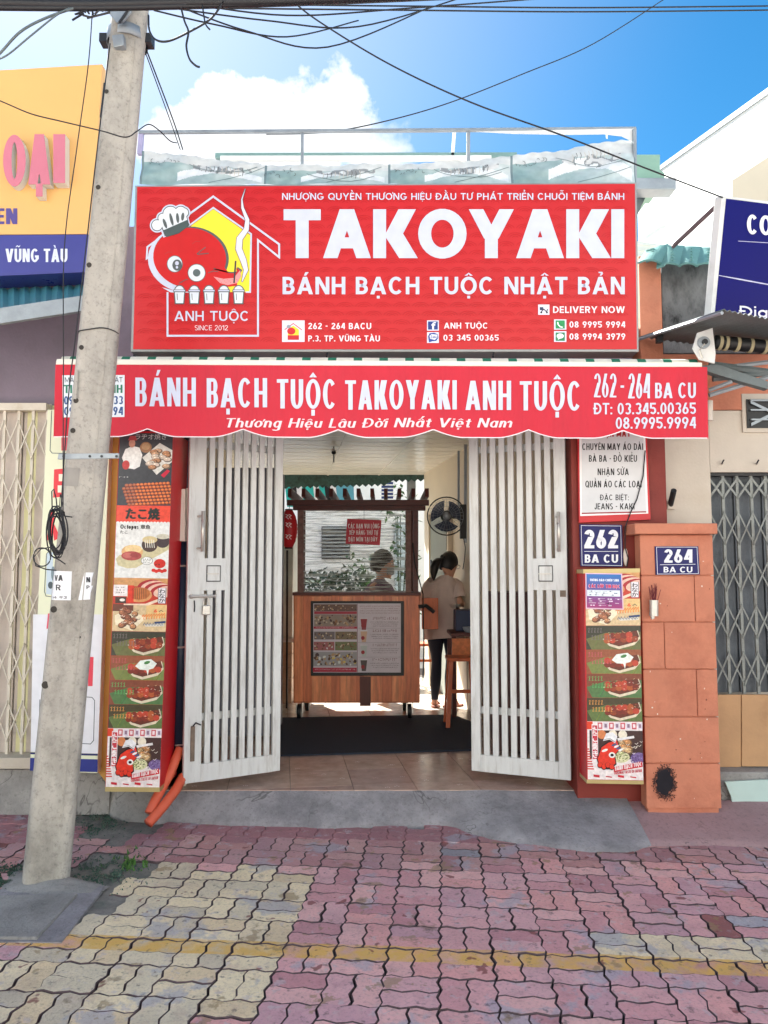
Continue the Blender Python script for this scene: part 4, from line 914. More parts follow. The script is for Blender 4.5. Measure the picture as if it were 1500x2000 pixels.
def stool(px, py, Y, label, w_=.32):
    c = P(px, py, Y); t = thing('stool', label, 'stool', (c.x, c.y, FZ), 'wooden stools by the right wall'); h = c.z
    MB().box(c.x - w_ / 2, c.x + w_ / 2, c.y - w_ / 2, c.y + w_ / 2, h - .03, h).build('seat', m_stool, t, bevel=.004)
    for sx in (-1, 1):
        for sy in (-1, 1):
            a = Vector((c.x + sx * w_ * .36, c.y + sy * w_ * .36, h - .03)); b = Vector((c.x + sx * w_ * .5, c.y + sy * w_ * .5, FZ)); q = Vector((.018, 0, 0)); r = Vector((0, .018, 0))
            MB().hexa([a - q - r, a + q - r, a + q + r, a - q + r], [b - q - r, b + q - r, b + q + r, b - q + r]).build('leg', m_stool, t)
    for sx in (-1, 1): MB().box(c.x + sx * w_ * .44 - .012, c.x + sx * w_ * .44 + .012, c.y - w_ * .42, c.y + w_ * .42, FZ + .2, FZ + .23).build('stretcher', m_stool, t)
    MB().box(c.x - w_ * .42, c.x + w_ * .42, c.y - w_ * .44, c.y - w_ * .4, FZ + .3, FZ + .33).build('stretcher', m_stool, t)
stool(900, 1282, 6.85, 'wooden stool nearest the right gate leaf, in front of the red side table', .26)
stool(886, 1268, 8.9, 'wooden stool behind the woman\'s legs, farther in')
stool(836, 1255, 9.2, 'wooden stool farthest back, just right of the cart')
stool(862, 1262, 9.5, 'wooden stool seen between the woman\'s legs against the light')

# ------------------------------------------------------------------ people (skin-modifier bodies, clothes as children)
m_skin = mat('skin', (200, 148, 122), .5, .06, 12, .05); m_hair = mat('black_hair', (20, 17, 18), .4, .25, 30, .25, 60, streak=(40, 40, 3))
m_shirt = mat('oatmeal_shirt', (212, 192, 184), .85, .07, 8, .3, 30); m_legg = mat('navy_leggings', (24, 28, 48), .7, .12, 10, .1)
m_sandal = mat('sandal_brown', (150, 96, 80), .6, .1, 10, .05)
def skinned(name, verts, edges, radii, ma, parent, root=0, sub=2):
    me = bpy.data.meshes.new(name); me.from_pydata([tuple(v) for v in verts], edges, [])
    o = link(name, me, parent); sk = o.modifiers.new('skin', 'SKIN'); sk.use_smooth_shade = True
    if not me.skin_vertices: me.skin_vertices.new(name='')
    for i, r in enumerate(radii):
        rr = r if isinstance(r, tuple) else (r, r); me.skin_vertices[0].data[i].radius = rr; me.skin_vertices[0].data[i].use_root = (i == root)
    sb = o.modifiers.new('sub', 'SUBSURF'); sb.levels = sub; sb.render_levels = sub
    dg = bpy.context.evaluated_depsgraph_get(); m2 = bpy.data.meshes.new_from_object(o.evaluated_get(dg)); o.modifiers.clear(); o.data = m2
    m2.materials.clear(); m2.materials.append(ma); m2.polygons.foreach_set('use_smooth', [True] * len(m2.polygons)); return o
def add_hand(V, E_, Rd, wrist, direction, normal, curl=.5, s=1.0, side=1):
    """palm and five separate fingers rooted in the palm"""
    d = Vector(direction).normalized(); n = Vector(normal).normalized(); sd = d.cross(n).normalized() * side
    def v(p, r, par):
        V.append(p); Rd.append(r * s); E_.append((par, len(V) - 1)); return len(V) - 1
    palm = v(V[wrist] + d * .045 * s, .024, wrist)
    for k, (off, ln) in enumerate(((-.027, .062), (-.009, .075), (.010, .07), (.027, .055))):
        q = V[palm] + d * .04 * s + sd * off * s; i = v(q, .0095, palm); dd = d.copy(); p = q
        for seg in range(3):
            dd = (dd + n * curl * .45).normalized(); p = p + dd * ln * s * (.42, .33, .25)[seg]; i = v(p, (.0085, .0078, .006)[seg], i)
    q = V[palm] - d * .012 * s - sd * .03 * s; i = v(q, .011, palm); p = q; dd = (d - sd * 1.0 + n * .3).normalized()
    for seg in range(2): p = p + dd * .03 * s; i = v(p, .0095 - seg * .002, i); dd = (dd + d * .5 + n * curl * .3).normalized()
def ringz(c, rx, ry, n=22, wob=0, seed=0): return [Vector((c[0] + rx * cos(2 * pi * k / n) * (1 + wob * sin(5 * 2 * pi * k / n + seed)), c[1] + ry * sin(2 * pi * k / n) * (1 + wob * sin(7 * 2 * pi * k / n + seed * 2)), c[2])) for k in range(n)]
def head(parent, c, yaw, s=1.0, tilt=0.0, ponytail=False, glasses=False, mask=False, bun=False):
    """head, face and hair; yaw 0 looks along +x (to the right)"""
    R = Euler((0, tilt, 0)).to_matrix(); Z = Matrix.Rotation(yaw, 3, 'Z')
    def T(v): return c + Z @ (R @ (Vector(v) * s))
    rings = []; prof = [(-.115, .03, .03, .052), (-.1, .055, .045, .03), (-.07, .075, .058, .012), (-.03, .085, .067, .004), (.01, .09, .073, 0), (.05, .09, .074, -.003), (.085, .072, .06, -.006), (.108, .04, .035, -.008), (.116, .01, .01, -.01)]
    for z, rx, ry, ox in prof: rings.append([T((ox + rx * cos(2 * pi * k / 20), ry * sin(2 * pi * k / 20), z)) for k in range(20)])
    o = MB().loft(rings).build('head', m_skin, parent, smooth=True)
    MB().loft([[T((.088 + x, y * sin(2 * pi * k / 8), z + zz * cos(2 * pi * k / 8))) for k in range(8)] for x, y, z, zz in ((-.01, .012, .0, .022), (.012, .009, -.012, .014), (.016, .008, -.018, .008))]).build('nose', m_skin, o, smooth=True)
    for sy in (-1, 1):
        e = MB(); e.ellipsoid(T((.078, sy * .031, .012)), .012 * s, .012 * s, .009 * s, 10, 6); e.build('eye', mat('eye_white', (226, 222, 216), .3, .02, 5, 0), o, smooth=True)
        e = MB(); e.ellipsoid(T((.0885, sy * .031, .012)), .004 * s, .005 * s, .005 * s, 8, 5); e.build('iris', m_hair, o, smooth=True)
        e = MB(); e.ellipsoid(T((-.005, sy * .075, -.005)), .016 * s, .008 * s, .028 * s, 10, 7); e.build('ear', m_skin, o, smooth=True)
    e = MB(); e.ellipsoid(T((.08, 0, -.055)), .01 * s, .024 * s, .008 * s, 12, 6); e.build('mouth', mat('lips', (166, 92, 84), .5), o, smooth=True)
    # hair: cap that leaves the face free
    h = MB(); rg = []
    for i in range(12):
        ph = pi / 2 - i * .2; row = []
        for k in range(28):
            a = 2 * pi * k / 28; fr = max(0, cos(a)) ** .7; lim = -.62 + 1.0 * fr
            p_ = max(ph, lim); rx, ry, rz = .105, .09, .128
            row.append(T((rx * cos(p_) * cos(a) - .012, ry * cos(p_) * sin(a), rz * sin(p_) + .004 + .0025 * sin(a * 9))))
        rg.append(row)
    h.loft(rg, cap=False); hr = h.build('hair', m_hair, parent, smooth=True)
    h = MB(); h.ellipsoid(T((-.02, 0, .02)), .086 * s, .078 * s, .095 * s, 16, 10); h.build('under_hair', m_hair, hr, smooth=True)
    if ponytail:
        h = MB(); ctl = [(-.1, 0, .03, .028), (-.135, 0, .015, .04), (-.165, .0, -.03, .047), (-.175, 0, -.09, .045), (-.165, 0, -.15, .036), (-.15, 0, -.2, .02), (-.14, 0, -.225, .006)]
        h.loft([[T((x + r * cos(2 * pi * k / 14), y + r * 1.0 * sin(2 * pi * k / 14), z + r * .3 * cos(2 * pi * k / 14))) for k in range(14)] for x, y, z, r in ctl]); h.build('ponytail', m_hair, hr, smooth=True)
        h = MB(); h.tube([T((-.098, 0, .035)), T((-.11, 0, .03))], .032 * s, 12); h.build('hair_tie', m_black, hr)
    if glasses:
        g = MB()
        for sy in (-1, 1): g.tube([T((.1, sy * .034 + .026 * cos(2 * pi * k / 16), .008 + .021 * sin(2 * pi * k / 16))) for k in range(17)], .002, 5, cap=False)
        for sy in (-1, 1): g.tube([T((.1, sy * .06, .012)), T((.0, sy * .08, .012))], .0018, 5)
        g.build('glasses', m_dark, o)
    if mask: MB().loft([[T((.05 + .062 * q, .062 * cos(2 * pi * k / 16) * (1.15 - q * .9), -.05 + .045 * sin(2 * pi * k / 16) * (1.1 - q * .5))) for k in range(16)] for q in (0, .4, .7, .85)]).build('face_mask', mat('mask_blue', (120, 132, 140), .8), o, smooth=True)
# the woman, seen from behind, turned a little to the right
wy = 7.8
feetx = P(866, 1370, wy).x
base = Vector((feetx, wy, FZ)); t = thing('person', 'person with dark ponytail in loose oatmeal T-shirt and navy leggings, back to the street', 'person', base)
hc = P(877, 1102, wy); 
sL = P(836, 1143, wy); sR = P(895, 1143, wy)
pel = Vector((P(866, 1240, wy).x, wy, .16 + .82)); ch = Vector((P(864, 1170, wy).x, wy, 1.27)); nk = Vector((P(872, 1128, wy).x, wy + .0, 1.42))
sL = Vector((sL.x + .04, wy - .02, 1.355)); sR = Vector((sR.x - .035, wy + .07, 1.355))
kL = Vector((P(853, 1305, wy).x, wy, FZ + .44)); kR = Vector((P(881, 1305, wy).x, wy + .03, FZ + .44))
aL = Vector((P(849, 1358, wy).x, wy, FZ + .075)); aR = Vector((P(877, 1360, wy).x, wy + .0, FZ + .075))
eR = P(899, 1178, 7.72); wR = P(909, 1184, 7.8) + Vector((0, .12, 0)); eL = P(833, 1192, wy) + Vector((-.01, .12, 0)); wL = P(842, 1200, wy) + Vector((.04, .3, 0))
V = [pel, ch, nk, hc + Vector((0, 0, -.07)), sL, eL, wL, sR, eR, wR, pel + Vector((-.085, 0, -.03)), kL, aL, pel + Vector((.085, 0, -.03)), kR, aR,
     aL + Vector((-.01, -.02, -.045)), aL + Vector((.03, .14, -.055)), aR + Vector((0, -.02, -.045)), aR + Vector((.1, .07, -.055))]
E_ = [(0, 1), (1, 2), (2, 3), (1, 4), (4, 5), (5, 6), (1, 7), (7, 8), (8, 9), (0, 10), (10, 11), (11, 12), (0, 13), (13, 14), (14, 15), (12, 16), (16, 17), (15, 18), (18, 19)]
Rd = [.11, .11, .045, .04, .05, .036, .026, .05, .036, .026, .06, .036, .028, .06, .036, .028, .03, .028, .03, .028]
add_hand(V, E_, Rd, 9, (.6, .6, -.35), (0, -.3, -1), .6, 1.0, 1); add_hand(V, E_, Rd, 6, (.5, .7, -.3), (0, -.3, -1), .6, 1.0, -1)
skinned('body', V, E_, Rd, m_skin, t)
for k_, a_, nm in ((kL, aL, 0), (kR, aR, 1)):
    hp = V[10] if nm == 0 else V[13]; rg = []
    for tt, r in ((0, .105), (.25, .092), (.5, .075), (.78, .056), (1, .05)): c = hp.lerp(k_, tt); rg.append(ringz(c, r, r, 16))
    for tt, r in ((.2, .052), (.4, .055), (.6, .05), (.8, .042), (.95, .036), (1, .036)): c = k_.lerp(a_, tt); rg.append(ringz(c, r, r, 16))
    MB().loft(rg).build('legging', m_legg, t, smooth=True)
rg = []
for px0, px1, py, dy, ry in ((826, 907, 1246, 0, .17), (825, 906, 1225, 0, .165), (826, 903, 1200, 0, .16), (827, 899, 1175, .01, .155), (829, 897, 1158, .015, .15), (832, 895, 1147, .02, .135), (838, 893, 1138, .02, .115), (847, 889, 1131, .02, .09), (857, 884, 1126, .02, .07), (861, 881, 1123, .02, .06)):
    a = P(px0, py, wy); b = P(px1, py, wy); rg.append(((a.x + b.x) / 2, wy + dy, a.z, (b.x - a.x) / 2 * .97, ry))
fine = []
for i in range(len(rg) - 1):
    for q in range(4):
        u = q / 4; c = [rg[i][m_] * (1 - u) + rg[i + 1][m_] * u for m_ in range(5)]; row = []
        for k in range(56):
            an = 2 * pi * k / 56; w2 = 1 + .075 * noise.noise(Vector((cos(an) * 2.6, sin(an) * 2.6, c[2] * 3.2))) + .05 * noise.noise(Vector((cos(an) * 5, sin(an) * 5, c[2] * 9 + an)))
            row.append(Vector((c[0] + c[3] * cos(an) * w2, c[1] + c[4] * sin(an) * w2, c[2] - .012 * sin(an * 2 + 1) * (1 - i / 9))))
        fine.append(row)
rg = fine
MB().loft(rg, cap=False).build('t_shirt', m_shirt, t, smooth=True)
for s_, e_, px in ((sR, eR, 1), (sL, eL, -1)):
    rg = []; d = (e_ - s_); u = d.normalized().cross(Vector((0, 1, 0))).normalized(); v = d.normalized().cross(u)
    for tt, r in ((-.25, .07), (0, .095), (.35, .098), (.7, .094), (.92, .09)): c = s_ + d * tt; rg.append([c + (u * cos(2 * pi * k / 16) + v * sin(2 * pi * k / 16)) * r for k in range(16)])
    MB().loft(rg, cap=False).build('sleeve', m_shirt, t, smooth=True)
head(t, hc, radians(38), 1.0, .35, ponytail=True, glasses=True)
for a_, d in ((aL, Vector((.12, .98, 0))), (aR, Vector((.85, .5, 0)))):
    s_ = Vector((-d.y, d.x, 0)); c = Vector((a_.x, a_.y, FZ)) + d * .05
    rg = [[c + d * x * .13 + s_ * y * .045 + Vector((0, 0, z)) for x, y in [(cos(2 * pi * k / 18), sin(2 * pi * k / 18)) for k in range(18)]] for z in (0.002, .022)]
    sd = MB().loft(rg).build('sandal', m_sandal, t)
    MB().tube([c + d * .03 + s_ * .045 + Vector((0, 0, .015)), c + d * .04 + Vector((0, 0, .065)), c + d * .03 - s_ * .045 + Vector((0, 0, .015))], .012, 8).build('strap', m_sandal, sd)
# the seller behind the cart film
sy_ = 8.15; hx = P(748, 1102, sy_)
t = thing('person', 'person with short dark hair and face mask standing behind the cart film, turned right', 'person', (hx.x - .03, sy_, FZ))
b0 = Vector((hx.x - .05, sy_, 0)); V = [b0 + Vector((0, 0, .95)), b0 + Vector((0, 0, 1.28)), b0 + Vector((.02, 0, 1.42)), hx + Vector((-.01, 0, -.07)), b0 + Vector((-.05, -.15, 1.36)), b0 + Vector((.06, -.2, 1.12)), b0 + Vector((.1, -.32, 1.18)),
     b0 + Vector((-.03, .16, 1.36)), b0 + Vector((.1, .2, 1.12)), b0 + Vector((.3, .1, 1.16)), b0 + Vector((0, -.09, .92)), b0 + Vector((0, -.1, .56)), b0 + Vector((-.02, -.1, .24)), b0 + Vector((0, .09, .92)), b0 + Vector((0, .1, .56)), b0 + Vector((-.02, .1, .24)), b0 + Vector((.12, -.1, .2)), b0 + Vector((.12, .1, .2))]
E_ = [(0, 1), (1, 2), (2, 3), (1, 4), (4, 5), (5, 6), (1, 7), (7, 8), (8, 9), (0, 10), (10, 11), (11, 12), (0, 13), (13, 14), (14, 15), (12, 16), (15, 17)]
Rd = [.12, .12, .05, .045, .055, .04, .028, .055, .04, .028, .065, .042, .032, .065, .042, .032, .03, .03]
add_hand(V, E_, Rd, 6, (.8, -.4, 0), (0, 0, -1), .6, 1, 1); add_hand(V, E_, Rd, 9, (1, -.2, 0), (0, 0, -1), .6, 1, -1)
skinned('body', V, E_, Rd, m_skin, t)
rg = []
for z, rx, ry in ((.85, .18, .2), (1.0, .185, .2), (1.18, .18, .21), (1.3, .165, .21), (1.37, .13, .18), (1.41, .07, .09), (1.43, .055, .06)): rg.append(ringz((b0.x + .01, sy_, z), rx, ry, 24, .02, z))
MB().loft(rg, cap=False).build('shirt', mat('mauve_shirt', (120, 92, 120), .8, .1, 8, .2), t, smooth=True)
for sgn in (-1, 1):
    rg = [ringz((b0.x, sy_ + sgn * .1, z), r, r, 14) for z, r in ((.98, .11), (.7, .085), (.5, .07), (.25, .06))]; MB().loft(rg).build('trouser_leg', m_legg, t, smooth=True)
head(t, hx, radians(-8), 1.22, .12, mask=True)

# ------------------------------------------------------------------ street front: gates
def gate_leaf(label, p0, p1, seq_left_to_right, lockside, latch):
    """p0,p1: (px,py,Y) of the bottom corners, left and right"""
    a = P(*p0); b = P(*p1); zb = min(a.z, b.z); a.z = b.z = max(.172, zb); W = (b - a).length; U = (b - a).normalized(); Nn = Vector((U.y, -U.x, 0))
    if Nn.y > 0: Nn = -Nn
    H = 2.62 - a.z; t = thing('gate_leaf', label, 'gate leaf', a, 'folding white slatted gate leaves')
    def bx(u0, u1, v0, v1, d0, d1):
        q = lambda u, v, d: a + U * (u * W) + Vector((0, 0, v)) + Nn * d
        return MB().hexa([q(u0, v0, d0), q(u1, v0, d0), q(u1, v1, d0), q(u0, v1, d0)], [q(u0, v0, d1), q(u1, v0, d1), q(u1, v1, d1), q(u0, v1, d1)])
    S0, S1 = seq_left_to_right
    bx(0, S0, 0, H, 0, -.03).build('stile', m_gate, t, bevel=.002); bx(1 - S1, 1, 0, H, 0, -.03).build('stile', m_gate, t, bevel=.002)
    bx(S0 + .001, .999 - S1, 0, .105, .001, -.028).build('rail', m_gate, t); bx(S0 + .001, .999 - S1, H - .06, H, .001, -.028).build('rail', m_gate, t)
    n = 9; pitch = (1 - S0 - S1) / (n - .62); gw = pitch * .38
    for k in range(n - 1):
        u0 = S0 + gw + k * pitch; bx(u0, u0 + pitch - gw, .106, H - .061, -.001, -.022).build('slat', m_gate, t, bevel=.0015)
    for v in (.36, 2.06, 2.2): bx(S0 * .5, 1 - S1 * .5, v, v + .045, -.031, -.045).build('batten', m_gate, t)
    lz = 1.16
    ls = (0.02, S0 + pitch * 2 + gw) if lockside == 'L' else (1 - S1 - pitch * 2 - gw, .98)
    bx(ls[0], ls[1], lz, lz + .2, .004, -.001).build('lock_plate', m_gate, t, bevel=.001)
    c0 = (S0 + pitch * 1.0) if lockside == 'L' else (1 - S1 - pitch * 1.0); hw = .065
    lk = bx(c0 - hw, c0 + hw, lz + .06, lz + .15, .009, .0045).build('lock_cover', m_gate, t)
    for e in ((c0 - hw - .006, c0 - hw, lz + .054, lz + .156), (c0 + hw, c0 + hw + .006, lz + .054, lz + .156), (c0 - hw, c0 + hw, lz + .15, lz + .156), (c0 - hw, c0 + hw, lz + .054, lz + .06)): bx(e[0], e[1], e[2], e[3], .0115, .0046).build('edge', m_dark, lk)
    bx(c0 - .07, c0 + .05, lz + .1, lz + .106, .018, .0095).build('bolt', m_chrome, lk)
    hu = S0 * .72 if lockside == 'L' else 1 - S1 * .55
    q = lambda u, v, d: a + U * (u * W) + Vector((0, 0, v)) + Nn * d
    hb = MB().tube([q(hu, 1.4, .045), q(hu, 1.65, .045)], .011, 10).build('handle', m_chrome, t, smooth=True)
    for v in (1.42, 1.62): MB().tube([q(hu - .03, v, .0), q(hu - .02, v, .02), q(hu, v, .045)], .007, 8).build('handle_post', m_chrome, hb)
    if latch == 'padlock':
        bo = MB().tube([q(.02, 1.125, .015), q(.28, 1.125, .015)], .009, 8).build('bolt', m_chrome, t)
        for u in (.03, .16): MB().tube([q(u, 1.125, .012), q(u + .02, 1.125, .012)], .014, 10).build('ring', m_chrome, bo)
        pl = bx(.145, .225, 1.01, 1.07, .03, .012).build('padlock', m_chrome, t, bevel=.006)
        MB().tube([q(.155, 1.065, .02), q(.158, 1.1, .02), q(.185, 1.125, .02), q(.21, 1.1, .02), q(.213, 1.065, .02)], .004, 8).build('shackle', m_chrome, pl)
        MB().tube([q(.07, 1.1, .006), q(.075, 1.06, .006), q(.07, 1.03, .01)], .004, 6).build('hasp', m_dark, t)
        bx(.06, .1, .13, .34, .012, .001).build('floor_bolt', mat('rusty_steel', (120, 104, 90), .7, .3, 20, .3), t, bevel=.002); MB().tube([q(.08, .34, .012), q(.1, .36, .02), q(.15, .345, .02)], .005, 6).build('bolt_handle', m_dark, t)
    else:
        bx(.93, .985, 1.12, 1.16, .012, .002).build('latch', mat('rusty_steel', (120, 104, 90), .7, .3, 20, .3), t)
gate_leaf('white slatted gate leaf on the left with pull handle, sliding bolt and padlock', (358, 1531, 4.74), (547, 1505, 5.06), (.17, .085), 'L', 'padlock')
gate_leaf('white slatted gate leaf on the right with lock cover and no padlock', (921, 1505, 5.06), (1115, 1522, 4.82), (.095, .115), 'R', 'plain')
# dark fillers put in for the shaded gaps beside the gates
tag(MB().box(P(346, 1500, 4.95).x - .08, P(352, 1500, 4.95).x + .02, 4.95, 5.1, .1, 3.0).build('gap_darkener', m_navy), 'dark blue filler standing for the shaded gap behind the left gate leaf', 'post')
tag(MB().box(P(1118, 1500, 5.0).x, P(1135, 1500, 5.0).x + .05, 5.0, 5.1, .1, 3.0).build('gap_darkener', m_dark), 'dark filler standing for the shaded gap behind the right gate leaf', 'post')
# front lintel
mb = MB(); mb.box(-1.75, 1.6, 4.86, 5.0, 2.64, 3.2); tag(mb.build('lintel', m_purple), 'mauve painted wall strip over the shop entrance behind the big red sign', 'wall')

# ------------------------------------------------------------------ right pillar, poster panel, plates
t = thing('entrance_pier', 'dark maroon painted wall pier to the right of the open gate', 'pier', P(1180, 1560, 4.8))
x0 = P(1127, 1500, 4.78).x; x1 = P(1300, 900, 4.78).x
mb = MB(); mb.box(x0, x1, 4.78, 5.15, .02, 2.75); mb.build('wall', m_maroon, t, bevel=.004)
# tailor sign
Y = 4.75; t = thing('tailor_sign', 'white tailoring sign with black capitals and red border under the awning', 'sign', P(1200, 1018, Y))
mb = MB(); mb.ppoly([(1128, 820), (1262, 820), (1271, 1015), (1131, 1021)], Y, .02); mb.build('board', m_redside, t, bevel=.002)
pr = Print(FP(Y)); pr.poly([(1131, 822), (1259, 822), (1266, 1003), (1133, 1008)], (238, 236, 236), 0)
pr.poly([(1135.5, 824), (1255, 824), (1262, 1000), (1136.5, 1003)], (210, 212, 214), 1)
pr.poly([(1136, 1001.5), (1262, 998.5), (1262, 1001), (1136, 1004)], (150, 20, 30), 2)
K = (26, 26, 30)
for tx, x0, a, x1, b in (("CHUYÊN MAY ÁO DÀI", 1137, 866, 1256, 879), ("BÀ BA - ĐỒ KIỂU", 1150, 889, 1244, 902), ("NHẬN SỬA", 1167, 915, 1228, 928), ("QUẦN ÁO CÁC LOẠI", 1143, 939, 1253, 952), ("ĐẶC BIỆT:", 1172, 966, 1228, 977), ("JEANS - KAKI", 1161, 983, 1239, 995)): pr.text(tx, x0, a, x1, b, K, 2, a=.15, b=.14, track=.14)
pr.text("NHẬN MAY", 1165, 840, 1232, 853, (170, 30, 36), 2)
pr.build('lettering', t)
def plate(name, label, q, Y, lines, rule):
    t = thing(name, label, 'number plate', P(q[3][0], q[3][1], Y)); mb = MB(); mb.ppoly(q, Y, .008); mb.build('plate', mat('enamel_blue', (18, 20, 92), .35, .04, 6, 0, spec=.25), t, bevel=.001)
    pr = Print(FP(Y)); cx = sum(p[0] for p in q) / 4; cy = sum(p[1] for p in q) / 4
    pr.line([(cx + (x - cx) * .93, cy + (y - cy) * .94) for x, y in q], .9, (226, 228, 236), 1, closed=True)
    for tx, x0, a, x1, b, s in lines: pr.text(tx, x0, a, x1, b, (228, 230, 236), 2, a=s, b=.17)
    pr.line(rule, .9, (226, 228, 236), 2); pr.build('lettering', t)
plate('number_plate', 'larger square blue plate reading 262 BA CU on the maroon pier', [(1132, 1024), (1215, 1025), (1217, 1107), (1134, 1106)], 4.755, [("262", 1141, 1035, 1207, 1071, .24), ("BA CU", 1142, 1083, 1207, 1099, .26)], [(1141, 1077), (1207, 1077)])
plate('number_plate', 'smaller blue plate reading 264 BA CU on the terracotta gate pillar', [(1279, 1067), (1364, 1067), (1367, 1122), (1281, 1123)], 4.64, [("264", 1297, 1073, 1352, 1099, .24), ("BA CU", 1296, 1107, 1352, 1118, .26)], [(1289, 1103), (1358, 1102)])
tag(MB().ellipsoid(P(1222, 1088, 4.77), .016, .006, .055, 12, 8).build('wire_bundle', m_pvc), 'pale bent plastic scrap stuck beside the 262 plate', 'plastic scrap')
mb = MB(); mb.tube([P(1260, 880, 4.745), P(1256, 930, 4.74), P(1244, 975, 4.74), P(1232, 1000, 4.74), P(1221, 1030, 4.75), P(1221, 1070, 4.76), P(1227, 1090, 4.76), P(1224, 1108, 4.76)], .0035, 6); tag(mb.build('loose_cable', m_blackwire), 'thin black cable hanging over the tailor sign down past plate 262', 'cable')

# terracotta gate pillar of courses of large blocks
t = thing('gate_pillar', 'terracotta painted block pillar with a cap, soot mark at its foot', 'pillar', P(1330, 1570, 4.65))
ys = [1125, 1215, 1308, 1400, 1491, 1578]
yl = [1044, 1124, 1215, 1307, 1400, 1491, 1580]
Xl = P(1256, 1300, 4.65).x; Xr = P(1400, 1300, 4.65).x
mb = MB(); mb.box(Xl + .012, Xr - .012, 4.662, 5.05, .0, P(0, 1040, 4.65).z); mb.build('core', m_orange, t)
for k in range(6):
    z1 = P(0, yl[k], 4.65).z; z0 = P(0, yl[k + 1], 4.65).z
    cut = [None, .73, .3, .72, None, None][k]
    segs = [(0, 1)] if cut is None else [(0, cut), (cut, 1)]
    for a, b in segs:
        xa = Xl + (Xr - Xl) * a + (.0015 if a else 0); xb = Xl + (Xr - Xl) * b - (.0015 if b < 1 else 0)
        mb = MB(); mb.box(xa, xb, 4.65 - random.uniform(0, .002), 4.75, z0 + .003, z1 - .003); mb.build('block', m_orange, t, bevel=.004)
mb = MB(); mb.box(P(1240, 1040, 4.6).x, P(1402, 1040, 4.6).x, 4.6, 5.1, P(0, 1043, 4.6).z, P(0, 1022, 4.6).z); mb.build('cap', m_orange, t, bevel=.006)
pr = Print(FP(4.645)); rnd = random.Random(4); pts = []
for k in range(46):
    a = 2 * pi * k / 46; r = 1 + .5 * noise.noise(Vector((cos(a) * 2, sin(a) * 2, 3))) + rnd.uniform(-.05, .05); pts.append((1298 + 17 * r * cos(a), 1528 + 26 * r * sin(a)))
pr.poly(pts, (34, 32, 38), 1)
for k in range(420):
    a = rnd.uniform(0, 2 * pi); r = .82 + abs(rnd.gauss(0, .17)); pr.ell(1298 + 21 * r * cos(a), 1528 + 31 * r * sin(a), rnd.uniform(.4, 1.7), rnd.uniform(.4, 1.7), rnd.choice([(70, 50, 48), (44, 36, 38), (110, 66, 54)]), 0, 0, 7, k * .000004)
pr.build('soot_mark', t, printmat('soot', .95))
pr = Print(FP(4.645))
for k in range(26): pr.ell(rnd.uniform(1262, 1396), rnd.choice([rnd.uniform(1080, 1400), rnd.uniform(1380, 1560)]), rnd.uniform(.6, 1.8), rnd.uniform(.6, 2.2), rnd.choice([(226, 206, 190), (120, 66, 48), (236, 226, 214)]), 0, 0, 7, k * .000004)
pr.build('paint_chip', t, kind='stuff')
t = thing('incense_holder', 'small metal tube on the terracotta pillar holding a bunch of burnt incense sticks', 'incense holder', P(1277, 1204, 4.6))
c = P(1277, 1203, 4.61); c2 = P(1277, 1172, 4.61)
MB().tube([c, c2], .026, 16).build('tube', m_chrome, t, smooth=False)
MB().tube([P(1274, 1203, 4.6), P(1275, 1208, 4.6)], .012, 10).build('cap', m_chrome, t)
for k in range(16):
    q = c2 + Vector((random.uniform(-.016, .016), random.uniform(-.012, .012), -.03)); e = q + Vector((random.uniform(-.035, .035), random.uniform(-.02, .01), random.uniform(.09, .13))); MB().tube([q, e], .0018, 5).build('incense_stick', mat('incense_red', (112, 40, 50), .8), t)

m_food = printmat('food_photo_print', .4, .15, 60, .4)
